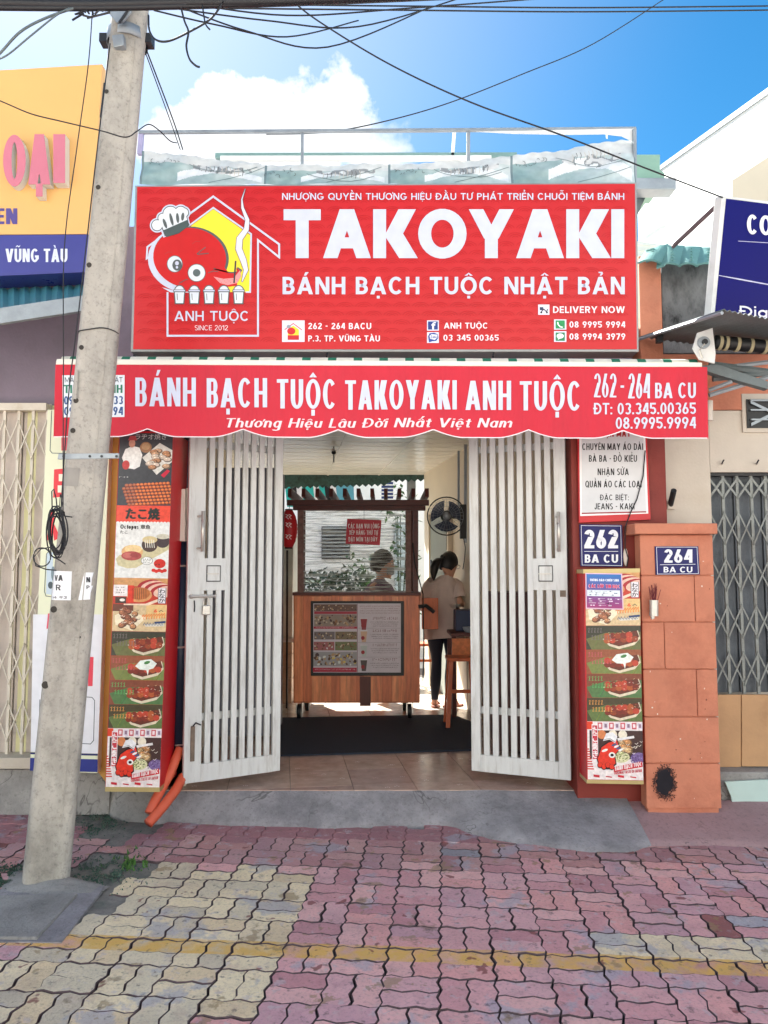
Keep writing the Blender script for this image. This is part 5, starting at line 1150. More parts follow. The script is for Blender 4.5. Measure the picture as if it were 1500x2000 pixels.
# ---- food poster print
def tray(pr, x0, y0, x1, y1, bgc, bg2, lab, seed, topping='sauce'):
    rnd = random.Random(seed); W, H = x1 - x0, y1 - y0; X = lambda u: x0 + u * W; Yy = lambda v: y0 + v * H
    pr.rect(x0, y0, x1, y1, bgc, 0); pr.poly([(X(.0), Yy(.55)), (X(.35), Yy(.3)), (x1, Yy(.25)), (x1, y1), (X(.1), y1)], bg2, 1)
    for k in range(9): u = rnd.uniform(0, .9); pr.line([(X(u), Yy(1)), (X(u + .12), Yy(.5))], .5, tuple(int(c * rnd.choice([.75, 1.2])) if c < 200 else c for c in bg2), 2)
    pr.poly([(X(.3), Yy(.55)), (X(.42), Yy(.84)), (X(.6), Yy(.97)), (X(.88), Yy(.8)), (X(.99), Yy(.52)), (X(.95), Yy(.2)), (X(.6), Yy(.35))], (222, 208, 182), 3)
    pr.poly([(X(.33), Yy(.56)), (X(.44), Yy(.76)), (X(.6), Yy(.86)), (X(.86), Yy(.7)), (X(.97), Yy(.45)), (X(.93), Yy(.2)), (X(.6), Yy(.3))], (104, 50, 36), 4)
    for k in range(11):
        u = .38 + .56 * (k % 6) / 5.5; v = (.56 if k < 6 else .38) - .12 * u + .1; pr.ell(X(u), Yy(v), W * .062, H * .13, rnd.choice([(150, 66, 40), (176, 88, 48), (126, 48, 36), (190, 70, 50)]), 5, 0, 12, k * .00001)
    if topping == 'white': pr.poly([(X(.46), Yy(.42)), (X(.55), Yy(.18)), (X(.75), Yy(.12)), (X(.86), Yy(.3)), (X(.8), Yy(.5)), (X(.72), Yy(.55)), (X(.7), Yy(.8)), (X(.67), Yy(.58)), (X(.55), Yy(.56))], (232, 238, 230), 6); pr.ell(X(.68), Yy(.26), W * .05, H * .08, (70, 130, 70), 7, .4, 8)
    else:
        for k in range(34):
            u = rnd.uniform(.38, .94); v = rnd.uniform(.2, .62) - .1 * u + .08; pts = [(X(u) + i * 1.5, Yy(v) + rnd.uniform(-2.2, 2.2)) for i in range(3)]
            pr.line(pts, .9, rnd.choice([(238, 230, 214), (60, 44, 32), (228, 200, 150), (70, 90, 50), (206, 120, 70)] if topping != 'white' else []), 6, sub=k * .00001)
    for q in range(2):
        for k in range(5 if q == 0 else 7):
            u = .03 + q * .06 + k * .055; pr.line([(X(u), Yy(.14 + q * .3)), (X(u + .03), Yy(.1 + q * .3)), (X(u + .015), Yy(.28 + q * .3)), (X(u + .045), Yy(.26 + q * .3))], 1.3, lab, 6)
def balls(pr, x0, y0, x1, y1, cols, rx, layer, n, seed):
    rnd = random.Random(seed)
    for k in range(n):
        x, y = rnd.uniform(x0, x1), y0 + (y1 - y0) * (k + .5) / n; c = rnd.choice(cols)
        pr.ell(x, y, rx, rx * 2.1, tuple(int(v * .6) for v in c), layer, 0, 12, k * .00002); pr.ell(x - rx * .12, y - rx * .4, rx * .8, rx * 1.55, c, layer, 0, 10, k * .00002 + .00001)
        pr.ell(x - rx * .3, y - rx * .9, rx * .22, rx * .4, tuple(min(255, int(v * 1.3)) for v in c), layer, 0, 6, k * .00002 + .000015)
class Sub:
    """print area given by four photo corners of the whole panel; u,v in 0..100 x 0..1000"""
    def __init__(s, q, pm): s.q = q; s.pm = pm
    def __call__(s, u, v, off=0):
        a, b, c, d = s.q; u /= 100; v /= 1000
        x = (a[0] * (1 - u) + b[0] * u) * (1 - v) + (d[0] * (1 - u) + c[0] * u) * v; y = (a[1] * (1 - u) + b[1] * u) * (1 - v) + (d[1] * (1 - u) + c[1] * u) * v
        return s.pm(x, y, off)
def lower_panel(pr, v0=0, top=True):
    """the eight-field column both posters share, v from v0 (of 0..1000 in panel units passed by Sub)"""
    f = lambda v: v
    # noodle box with sign strip
    pr.rect(0, f(0), 100, f(125), (206, 150, 96), 0); pr.rect(0, 40, 100, 125, (196, 60, 40), 1)
    for k in range(6): pr.ell(66 + k * 6, 34 + k * 6, 20, 30, [(170, 40, 46), (230, 190, 170)][k % 2], 2, .4, 18, k * .00002)
    pr.ell(48, 80, 24, 36, (214, 150, 96), 3); pr.ell(48, 74, 20, 30, (190, 110, 60), 3, sub=.0001)
    for k in range(7): pr.line([(36 + k * 4, 50), (37 + k * 4, 100)], .8, (70, 40, 30), 4)
    pr.rect(0, 34, 26, 88, (240, 232, 230), 4); pr.rect(27, 36, 38, 118, (222, 60, 40), 4)
    for k in range(3): pr.scribble(4, 44 + k * 12, 22, 50 + k * 12, (90, 70, 70), 5)
    pr.poly([(4, 92), (24, 92), (24, 122), (4, 122)], (70, 50, 44), 5); pr.ell(17, 106, 5, 7, (230, 224, 214), 6)
    pr.poly([(20, 124), (60, 122), (92, 90), (98, 96), (66, 130), (20, 130)], (240, 214, 190), 5)
    pr.rect(83, 45, 98, 120, (60, 44, 60), 6); pr.rect(84, 46, 97, 119, (232, 226, 230), 7); cjk(pr, "わなか", 85, 50, 96, 117, (40, 30, 40), 8, vertical=True, bold=.03)
    # tray on board
    pr.rect(0, 126, 100, 255, (214, 188, 146), 0); pr.rect(0, 126, 38, 160, (110, 60, 44), 1); pr.rect(62, 126, 100, 190, (226, 190, 130), 1)
    pr.poly([(4, 180), (30, 150), (62, 190), (38, 252), (6, 225)], (240, 226, 196), 2); balls(pr, 16, 148, 44, 236, [(170, 110, 78), (186, 130, 90), (150, 90, 66)], 6.5, 4, 16, 3)
    for k in range(26): u, v = random.uniform(12, 48), random.uniform(145, 240); pr.line([(u, v), (u + 3, v + 4), (u + 5, v - 2)], 1, random.choice([(96, 44, 34), (240, 226, 206)]), 6, sub=k * .00001)
    pr.text("6", 76, 148, 83, 164, (230, 110, 70), 3, a=.2); pr.line([(86, 160), (90, 152), (94, 160)], 1.5, (80, 70, 60), 3)
    for k in range(9): u = 55 + k * 4.8; pr.line([(u, 186 - k), (u + 3.4, 172 - k), (u + 3.4, 198 - k)], 1.7, (232, 120, 40), 3); pr.line([(u, 179 - k), (u + 4, 176 - k)], 1.5, (232, 120, 40), 4)
    pr.poly([(78, 208), (99, 203), (99, 213), (79, 218)], (52, 70, 110), 3); pr.poly([(60, 220), (96, 214), (97, 228), (62, 232)], (220, 214, 200), 3)
    for k in range(7): u = 58 + k * 5.4; pr.line([(u, 226), (u + 2, 212), (u + 4, 224)], 1.3, (60, 80, 120), 4)
    tray(pr, 0, 256, 100, 372, (60, 60, 46), (110, 110, 66), (120, 110, 110), 1)
    tray(pr, 0, 373, 100, 488, (150, 84, 56), (122, 132, 70), (200, 90, 100), 2, 'white')
    tray(pr, 0, 489, 100, 604, (130, 70, 50), (84, 120, 72), (90, 180, 100), 3)
    tray(pr, 0, 605, 100, 718, (74, 66, 44), (98, 118, 66), (230, 160, 80), 4)
    # bottom notice
    pr.rect(0, 719, 100, 1000, (238, 228, 226), 0); pr.rect(0, 720, 10, 757, (232, 70, 40), 1)
    for k in range(8): pr.rect(19 + k * 10.3, 724, 27.5 + k * 10.3, 755, [(206, 90, 100), (226, 214, 226)][k % 2], 1); pr.rect(21 + k * 10.3, 730, 25.5 + k * 10.3, 748, [(240, 220, 224), (150, 120, 140)][k % 2], 2)
    pr.rect(4, 762, 100, 900, (70, 46, 44), 1)
    for u, c in ((26, (214, 130, 80)), (46, (236, 226, 206)), (64, (236, 226, 206))): pr.ell(u, 782, 8, 22, c, 2)
    balls(pr, 58, 812, 96, 862, [(196, 140, 90), (176, 104, 70), (220, 180, 130)], 8, 3, 9, 7)
    for k in range(26): u, v = random.uniform(52, 97), random.uniform(806, 872); pr.line([(u, v), (u + 3, v + 5), (u + 6, v - 3)], 1.1, random.choice([(240, 230, 214), (70, 46, 36)]), 5, sub=k * .00001)
    pr.ell(92, 892, 14, 26, (120, 96, 150), 4)
    for k in range(30): pr.ell(random.uniform(78, 99), random.uniform(870, 916), 1.4, 3, random.choice([(150, 130, 180), (90, 66, 120)]), 5, 0, 6, k * .00001)
    pr.ell(60, 890, 16, 27, (216, 214, 170), 5)
    for k in range(60): a = random.uniform(0, 6.28); r = sqrt(random.random()); pr.ell(60 + 13 * r * cos(a), 888 + 22 * r * sin(a), 1.3, 2.8, random.choice([(150, 160, 90), (236, 230, 190), (110, 120, 70)]), 6, 0, 6, k * .00001)
    pr.poly([(52, 800), (84, 786), (85, 797), (53, 812)], (236, 232, 232), 6)
    pr.rect(8, 732, 19, 905, (240, 228, 230), 6); pr.rect(9.2, 738, 17.8, 900, (206, 60, 74), 7); cjk(pr, "たこ焼き", 9.8, 742, 17.2, 896, (246, 236, 236), 9, vertical=True, bold=.04)
    # plain red octopus shape
    K = (44, 22, 24); R_ = (226, 56, 36)
    pr.poly([(20, 935), (16, 900), (24, 840), (36, 815), (54, 800), (60, 850), (50, 880), (52, 925), (40, 950), (26, 950)], K, 7); pr.poly([(21.5, 930), (18, 900), (25.5, 844), (37, 822), (53, 808), (58, 850), (48, 880), (50, 920), (40, 942), (27, 944)], R_, 8)
    for k in range(4): pr.ell(22 + k * 7, 930 + (k % 2) * 8, 5, 15, K, 8, 0, 14, .0001 + k * .00002); pr.ell(22 + k * 7, 928 + (k % 2) * 8, 4, 12.5, R_, 8, 0, 14, .00012 + k * .00002)
    pr.ell(44, 880, 6, 14, (240, 236, 230), 9); pr.ell(44, 880, 3, 7, K, 10); pr.ell(31, 858, 4, 9, (240, 236, 230), 9, .5)
    pr.poly([(28, 812), (34, 775), (46, 770), (54, 790), (50, 822), (40, 805)], (236, 234, 236), 10); pr.line([(30, 806), (40, 800), (50, 818)], 1.4, K, 11)
    for k in range(4): pr.ell(48 + k * 4, 830 + k * 8, 3.2, 8, [(70, 90, 130), (240, 240, 240)][k % 2], 10, .5, 10, k * .00002)
    pr.poly([(46, 938), (98, 908), (99, 934), (47, 962)], (206, 40, 50), 10); pr.text("BÁNH BẠCH TUỘC", 49, 936, 97, 955, (246, 230, 230), 12, a=.2, skew=-.55)
    pr.text("ORIGINAL TASTE OF JAPAN", 47, 960, 97, 974, (206, 90, 96), 12, a=.14, skew=-.3)
    for k in range(4): pr.poly([(10 + k * 22, 975 + (k % 2) * 6), (21 + k * 22, 978 + (k % 2) * 6), (21 + k * 22, 990), (10 + k * 22, 986)], (200, 40, 56), 10)
    for k in range(9): pr.rect(0, 850 + k * 12, 3 + k, 856 + k * 12, (214, 60, 50), 2)
random.seed(21)
# right poster box
t = thing('food_poster', 'shorter poster box of food photos with a blue notice taped at its top', 'poster', P(1195, 1530, 4.62))
Yp_ = 4.62
mb = MB(); mb.ppoly([(1140, 1115), (1249, 1113), (1257, 1531), (1146, 1528)], Yp_, .16); mb.build('box', m_redside, t, bevel=.002)
mb = MB(); mb.ppoly([(1139, 1112), (1250, 1110), (1250, 1118), (1139, 1120)], Yp_ - .003, .17); mb.build('trim', mat('brass_trim', (190, 170, 116), .4, .1, 6, .05, metal=.3), t)
mb = MB(); mb.ppoly([(1146, 1523), (1257, 1525), (1257, 1532), (1146, 1530)], Yp_ - .003, .17); mb.build('trim', mat('brass_trim', (190, 170, 116)), t)
pr = Print(Sub([(1143, 1119), (1249, 1118), (1256.5, 1524), (1148, 1522)], FP(Yp_)), clip=(0, 0, 100, 1000)); lower_panel(pr); pr.build('poster_sheet', t, m_food)
t2 = thing('class_notice', 'small blue and purple notice for computer classes taped to the top of the right poster', 'notice', P(1180, 1190, 4.6))
pr = Print(Sub([(1143, 1119), (1215, 1120), (1218, 1191), (1144, 1189)], FP(4.612))); pr.rect(0, 0, 100, 1000, (226, 190, 210), 0)
for k in range(12): c = [int(a + (b - a) * k / 11) for a, b in zip((56, 116, 186), (160, 60, 120))]; pr.rect(3, 30 + k * 78, 97, 30 + (k + 1) * 78, c, 1)
pr.text("THÔNG BÁO CHIÊU SINH", 12, 160, 90, 225, (236, 240, 250), 2, a=.18); pr.text("CÁC LỚP TIN HỌC", 8, 310, 93, 410, (246, 240, 246), 2, a=.26, b=.2); pr.text("CÁC LỚP TIN HỌC", 8.5, 315, 92.5, 405, (220, 60, 90), 3, a=.16, b=.13)
pr.rect(4, 470, 92, 640, (226, 236, 240), 2)
for k in range(3): pr.scribble(8, 490 + k * 50, 88, 515 + k * 50, (80, 90, 130), 3)
for k in range(4): pr.scribble(8, 700 + k * 60, 92, 730 + k * 60, (236, 220, 236), 2)
pr.build('notice_sheet', t2)
# left poster box
Yq = 4.56; t = thing('food_poster', 'tall poster box of food photos between concrete pole and gate', 'poster', P(262, 1545, Yq))
mb = MB(); mb.ppoly([(233, 842), (338, 842), (312, 1546), (205, 1545)], Yq, .36); mb.build('box', m_redside, t, bevel=.002)
mb = MB(); mb.ppoly([(205.5, 1537), (312, 1538), (312, 1547), (205, 1546)], Yq - .003, .2); mb.build('trim', mat('brass_trim', (190, 170, 116)), t)
pr = Print(Sub([(223, 1128), (328, 1130), (311.5, 1538), (206.5, 1537)], FP(Yq)), clip=(0, 0, 100, 1000)); lower_panel(pr); pr.build('poster_sheet', t, m_food)
pr = Print(Sub([(234, 846), (338, 846), (328, 1130), (223, 1128)], FP(Yq)), clip=(0, 0, 100, 1000))
pr.rect(0, 0, 100, 500, (62, 64, 70), 0); cjk(pr, "ラヂオ焼き", 30, 5, 88, 45, (206, 206, 206), 4)
# cook in white, holding a tray (plain figure)
pr.poly([(6, 170), (12, 110), (26, 90), (38, 100), (44, 150), (40, 230), (30, 250), (14, 240)], (226, 226, 224), 1); pr.ell(24, 70, 6, 30, (196, 140, 120), 2); pr.poly([(16, 50), (20, 20), (30, 18), (33, 50)], (176, 70, 74), 3); pr.ell(14, 220, 7, 32, (190, 60, 60), 2)
pr.ell(50, 98, 11, 38, (150, 110, 80), 1); pr.ell(50, 92, 8, 25, (176, 140, 104), 2)
pr.poly([(44, 170), (76, 68), (101, 120), (101, 195), (72, 288)], (216, 214, 208), 3); balls(pr, 56, 120, 94, 240, [(178, 130, 96), (196, 160, 130), (206, 190, 176)], 8.5, 5, 16, 9)
pr.poly([(80, 290), (92, 250), (97, 262), (86, 308)], (196, 40, 66), 5); pr.scribble(2, 300, 24, 308, (170, 170, 170), 2)
for r in range(7):
    for k in range(13):
        x = 10 + k * 7.0 + r * 2.2; y = 345 + r * 22 + (12 - k) * 1.5
        if x < 101 and y < 497 and x > 6 + abs(r - 2) * 4: pr.ell(x, y, 3.9, 11.5, (150, 66, 38), 2, 0, 10, (r * 13 + k) * .000004); pr.ell(x - .4, y - 2.5, 2.9, 7.5, (226, 128, 72) if x > 35 else (178, 108, 80), 3, 0, 8, (r * 13 + k) * .000004)
pr.rect(0, 500, 100, 620, (232, 78, 58), 1); cjk(pr, "たこ焼", 18, 518, 80, 596, (34, 42, 40), 4, bold=.05)
pr.rect(0, 620, 100, 1000, (228, 228, 224), 1)
for k in range(16): pr.ell(3.1 + k * 6.25, 619, 3.1, 9, (228, 228, 224), 2, 0, 10)
pr.text("Octopus", 8, 632, 42, 662, (44, 44, 44), 3, a=.16); cjk(pr, "章魚", 46, 632, 64, 662, (44, 44, 44), 3, bold=.03); cjk(pr, "たこ", 8, 674, 22, 694, (44, 44, 44), 3, bold=.03)
pr.poly([(2, 870), (8, 845), (50, 800), (100, 745), (100, 800), (40, 930), (24, 935), (6, 915)], (206, 196, 156), 2)
pr.ell(88, 745, 13, 45, (70, 58, 62), 3); pr.ell(88, 712, 12, 18, (206, 200, 180), 4); pr.ell(64, 770, 15, 50, (76, 60, 56), 5); pr.ell(64, 735, 14, 25, (220, 200, 150), 6)
for k in range(5): pr.line([(55 + k * 4, 735), (57 + k * 4, 790)], 1.3, (232, 228, 214), 7)
pr.ell(32, 820, 20, 48, (222, 176, 120), 8); pr.ell(34, 800, 16, 28, (238, 206, 150), 9); pr.ell(31, 848, 19, 32, (178, 80, 76), 9, sub=.0001); pr.ell(24, 845, 9, 18, (196, 104, 96), 10); pr.ell(38, 842, 9, 18, (160, 66, 66), 10, sub=.0001)
pr.ell(60, 880, 11, 28, (60, 60, 60), 9); pr.ell(60, 880, 10.2, 26, (236, 236, 232), 10)
for k in range(3): pr.scribble(53, 866 + k * 11, 67, 872 + k * 11, (90, 90, 90), 11)
pr.ell(84, 898, 11, 32, (206, 44, 36), 6); 
for k in range(5): pr.ell(73 + k * 5.2, 945 + (k % 2) * 6, 4, 12, (206, 44, 36), 6, 0, 12, .0001 + k * .00001)
for u in (77, 83): pr.ell(u, 906, 1.3, 4, (40, 20, 20), 8)
pr.build('poster_sheet', t, m_food)
# white service box and pipes between poster and gate
t = thing('pipe_box', 'ivory plastic cable duct with ribs fixed beside the left poster', 'cable duct', P(360, 1058, 4.85))
mb = MB(); mb.pbox(344, 955, 362, 1057, 4.8, .1); mb.build('cover', m_pvc, t, bevel=.003); mb = MB(); mb.pbox(363, 953, 374, 1056, 4.83, .06); mb.build('cover', m_pvc, t, bevel=.003)
mb = MB(); mb.pbox(340, 860, 372, 960, 4.92, .06); tag(mb.build('backing_panel', mat('slate_panel', (86, 96, 116), .6, .1, 4, .1)), 'dull slate blue panel above the ivory duct between poster and gate', 'panel')
t = thing('drain_pipe', 'dark blue vertical drain pipe with metal clips behind the left gate leaf', 'pipe', P(352, 1500, 4.9))
mb = MB(); mb.tube([P(360, 1050, 4.88), P(348, 1480, 4.88)], .045, 14); mb.build('pipe', m_navy, t, smooth=True)
for py in (1106, 1265, 1456): MB().tube([P(342, py, 4.84), P(362, py - 1, 4.83)], .006, 6).build('clip', m_chrome, t)
def conduit(pts, label):
    c = [P(*p) for p in pts]; dense = []
    for i in range(len(c) - 1):
        n = int((c[i + 1] - c[i]).length / .006)
        dense += [c[i].lerp(c[i + 1], k / n) for k in range(n)]
    r = [.027 + .003 * (k % 2) for k in range(len(dense))]
    mb = MB(); mb.tube(dense, r, 14); tag(mb.build('corrugated_conduit', m_conduit, smooth=True), label, 'conduit')
conduit([(352, 1462, 4.82), (332, 1510, 4.72), (305, 1560, 4.62), (291, 1590, 4.56)], 'upper orange corrugated conduit leaning out of the gap left of the gate')
conduit([(358, 1516, 4.78), (342, 1545, 4.68), (315, 1580, 4.58), (288, 1610, 4.5)], 'lower orange corrugated conduit running into the pavement left of the gate')

# ------------------------------------------------------------------ big red sign
random.seed(33)
Ys = 4.5; t = thing('shop_sign', 'big red lightbox sign reading TAKOYAKI with an octopus cook logo', 'sign', P(750, 690, Ys))
mb = MB(); mb.ppoly([(264, 362), (1244, 356), (1248, 687), (255, 687)], Ys + .004, .14); mb.build('frame', mat('sign_frame', (150, 150, 150), .4, .1, 8, .05, metal=.4, dirt=(80, 80, 80)), t, bevel=.003)
mb = MB(); mb.ppoly([(268, 365), (1240, 359), (1244, 682), (260, 682)], Ys, .003); mb.build('face', mat('sign_red', (194, 13, 21), .42, .06, 1.5, .12, 3), t)
pm = FP(Ys - .001); pr = Print(pm)
WH = (202, 207, 226); RD = (194, 13, 21); DK = (84, 92, 92)
# wave pattern
for j in range(19):
    for i in range(27):
        cx = 285 + i * 37 + (18.5 if j % 2 else 0); cy = 380 + j * 17
        if cx > 1228 or cy > 676: continue
        for r in (17, 11.5, 6):
            pr.line([(cx + r * cos(radians(a)), min(680, cy - r * .62 * sin(radians(a)))) for a in range(15, 166, 25)], .9, (178, 10, 18), 0)
Z = lambda *p: [(250 + x / 3, 200 + y / 3) for x, y in p]
zx = lambda x: 250 + x / 3
zy = lambda y: 200 + y / 3
pr.line(Z((205, 782), (114, 848), (110, 915), (150, 888)), 3.6, WH, 2)
pr.line(Z((350, 662), (500, 552), (886, 832), (886, 908), (762, 808), (762, 1368), (232, 1368), (232, 1112)), 3.8, WH, 2)
pr.line(Z((352, 728), (500, 618), (722, 772), (716, 1112), (690, 1112)), 3.2, WH, 2)
pr.poly(Z((352, 738), (500, 626), (716, 778), (711, 1112), (590, 1112), (500, 1000)), (244, 224, 54), 1)
# head
def blob(cx, cy, rx, ry, col, lay, rot=0): pr.ell(zx(cx), zy(cy), rx / 3, ry / 3, col, lay, rot, 48)
blob(345, 925, 228, 190, WH, 3, .12); blob(370, 910, 222, 182, DK, 4, .12); blob(362, 912, 214, 176, (200, 22, 24), 5, .12)
pr.poly(Z((560, 770), (640, 900), (660, 960), (560, 1000), (545, 960), (590, 900)), (244, 224, 54), 2)
# lower body and curling arm
pr.poly(Z((330, 1040), (560, 960), (590, 1000), (640, 1010), (640, 1075), (560, 1085), (530, 1110), (300, 1110)), (200, 22, 24), 6)
pr.line(Z((500, 985), (590, 1010), (640, 1010), (655, 985), (640, 970)), 9, DK, 6, w2=[9, 11, 10, 8, 4]); pr.line(Z((500, 990), (588, 1014), (636, 1014), (650, 990), (638, 975)), 6.5, (200, 22, 24), 7, w2=[7, 8.5, 7.5, 5.5, 2])
pr.poly(Z((502, 1022), (560, 1035), (620, 1030), (658, 985), (664, 1020), (640, 1060), (585, 1072), (540, 1060)), (236, 150, 150), 8)
for k in range(14): pr.ell(zx(530 + k * 9), zy(1044 + (k % 3) * 8 - 4), .7, .7, (200, 60, 70), 9, 0, 7)
pr.poly(Z((200, 1085), (265, 1102), (330, 1085), (300, 1118), (250, 1114)), WH, 8)
pr.line(Z((632, 930), (622, 1060)), 3.2, (60, 60, 66), 10)
blob(275, 948, 47, 50, DK, 7); blob(275, 948, 43, 46, (214, 222, 230), 8); blob(289, 955, 28, 33, DK, 9); blob(288, 944, 11, 12, WH, 10); blob(288, 968, 7, 8, WH, 10)
blob(403, 1000, 53, 53, DK, 7); blob(403, 1000, 49, 49, (222, 228, 234), 8); blob(403, 1000, 22, 22, (92, 104, 104), 9)
pr.line(Z((456, 850), (404, 890)), 1.8, DK, 9); pr.line(Z((408, 892), (474, 886)), 1.8, DK, 9); pr.line(Z((376, 832), (398, 816), (424, 818)), 1.4, (180, 50, 50), 9); pr.line(Z((216, 892), (236, 878), (262, 880)), 1.4, (180, 50, 50), 9)
pr.line(Z((300, 1062), (340, 1040), (352, 1040)), 1.6, DK, 9); pr.line(Z((470, 1000), (500, 990), (530, 992)), 1.5, DK, 9)
# hat
for g, col, lay in ((13, WH, 9), (5, DK, 10), (0, (220, 226, 232), 11)):
    for cx, cy, r in ((172, 722, 30), (205, 680, 26), (250, 655, 42), (310, 645, 32), (328, 648, 26)): pr.ell(zx(cx), zy(cy), (r + g) / 3, (r + g) / 3, col, lay, 0, 24, cx * 1e-7)
    pr.poly(Z((186 - g, 690), (230 - g, 640 - g), (330 + g, 620), (352 + g, 705 + g), (222 - g, 782 + g)), col, lay, .00009)
pr.poly(Z((208, 752), (350, 690), (362, 722), (300, 770), (226, 792)), (70, 84, 84), 13)
pr.poly(Z((205, 742), (345, 678), (350, 700), (300, 742), (222, 770)), (220, 226, 232), 12)
for x, y, h, rt in ((218, 712, 30, .35), (256, 688, 38, .25), (292, 680, 30, .1), (322, 672, 24, -.1)): pr.ell(zx(x), zy(y), 3, h / 3, DK, 13, -rt, 16)
# smoke
sm = [(688, 508, 1), (668, 570, 6), (672, 620, 14), (700, 690, 22), (695, 745, 28), (655, 800, 34), (650, 860, 36), (678, 930, 34), (692, 985, 24), (668, 1055, 3)]
pr.line([(zx(a), zy(b)) for a, b, c in sm], 1, (90, 70, 90), 10, w2=[(c + 6) / 3 for a, b, c in sm]); pr.line([(zx(a), zy(b)) for a, b, c in sm], 1, (222, 220, 232), 11, w2=[c / 3 for a, b, c in sm])
for i in range(5):
    x = 303 + i * 86.5
    for g, col, lay in ((6, DK, 9), (0, (218, 224, 232), 11)):
        pr.poly([(zx(x + (26 + g) * cos(a)), zy(1105 - (28 + g) * sin(a))) for a in [pi * k / 10 for k in range(11)]], col, lay)
        pr.poly(Z((x - 27 - g, 1114), (x + 27 + g, 1114), (x + 22 + g, 1178 + g), (x - 22 - g, 1178 + g)), col, lay)
    pr.rect(zx(x - 36), zy(1098), zx(x + 36), zy(1114), DK, 12); pr.rect(zx(x - 32), zy(1101), zx(x + 32), zy(1109), WH, 13); pr.line(Z((x - 14, 1122), (x - 12, 1160)), 1.2, DK, 12)
pr.text("ANH TUỘC", zx(272), zy(1223), zx(710), zy(1281), WH, 3, a=.17, b=.15, track=.13); pr.text("SINCE 2012", zx(392), zy(1307), zx(586), zy(1336), (236, 220, 226), 3, a=.11, b=.1, track=.12)
pr.build('logo_print', t)
pr = Print(pm)
pr.text("NHƯỢNG QUYỀN THƯƠNG HIỆU ĐẦU TƯ PHÁT TRIỂN CHUỖI TIỆM BÁNH", 551, 377.5, 1219, 390.5, WH, 3, a=.18, b=.155, track=.13)
pr.text("TAKOYAKI", 554, 409, 1219, 504.5, WH, 3, a=.265, b=.225, track=.04)
pr.text("BÁNH BẠCH TUỘC NHẬT BẢN", 552, 541, 1220, 575, WH, 3, a=.205, b=.18, track=.13)
for tx, x0, a, x1, b in (("DELIVERY NOW", 1080, 598.5, 1220, 611.5), ("08 9995 9994", 1112, 628, 1221, 640), ("08 9994 3979", 1112, 651.5, 1221, 663.5), ("ANH TUỘC", 867, 630.5, 953, 642), ("03 345 00365", 866, 654, 974, 665.5), ("262 - 264 BACU", 602, 631, 725, 643), ("P.3, TP. VŨNG TÀU", 602, 655.5, 742, 667)): pr.text(tx, x0, a, x1, b, (240, 226, 232), 3, a=.2, b=.17, track=.14)
pr.rect(551, 626, 595, 668, (222, 220, 236), 2); pr.line([(556, 644), (573, 632), (590, 645)], 1.6, (200, 50, 50), 3); pr.poly([(562, 643), (573, 636), (584, 644), (584, 657), (562, 657)], (240, 216, 60), 3); pr.ell(569, 647, 8, 7, (206, 40, 44), 4); pr.rect(562, 655, 584, 664, (200, 40, 46), 5); pr.ell(564, 638, 4, 3.4, (150, 160, 170), 5)
pr.rect(834, 626, 857, 646, (222, 222, 238), 2); pr.rect(836, 628, 855, 644, (38, 62, 130), 3); pr.text("f", 842.5, 629.5, 850, 643.5, (240, 240, 248), 4, a=.24)
pr.rect(834, 649, 857, 670, (222, 222, 238), 2); pr.poly([(837, 664), (836, 657), (839, 651), (848, 650), (855, 653), (856, 660), (852, 666), (844, 667), (838, 669)], (44, 70, 150), 3); pr.poly([(840, 662), (839, 656), (843, 653), (854, 654), (854, 660), (849, 664)], (236, 238, 248), 4); pr.text("Zalo", 841, 655.5, 853, 661, (40, 70, 150), 5, a=.18)
pr.rect(1051, 595, 1073, 615, (222, 222, 238), 2); pr.poly([(1054, 600), (1061, 600), (1061, 606), (1054, 606)], (50, 60, 90), 3); pr.line([(1056, 610), (1062, 604), (1067, 609), (1070, 604)], 2, (70, 60, 80), 3); pr.ell(1057, 610.5, 2, 2, (40, 40, 50), 4); pr.ell(1068, 610.5, 2, 2, (40, 40, 50), 4)
pr.rect(1082, 624, 1106, 644, (222, 222, 238), 2); pr.rect(1085, 626, 1103, 642, (40, 146, 84), 3); pr.line([(1089, 629), (1090, 634), (1094, 638.5), (1099, 639.5)], 2.4, (240, 246, 244), 4)
pr.rect(1082, 647, 1106, 668, (222, 222, 238), 2); pr.rect(1085, 649.5, 1103, 666, (40, 130, 84), 3); pr.ell(1094, 656.5, 7, 5, (236, 240, 244), 4); pr.poly([(1090, 664), (1089, 659), (1095, 660)], (236, 240, 244), 5)
pr.build('lettering', t)

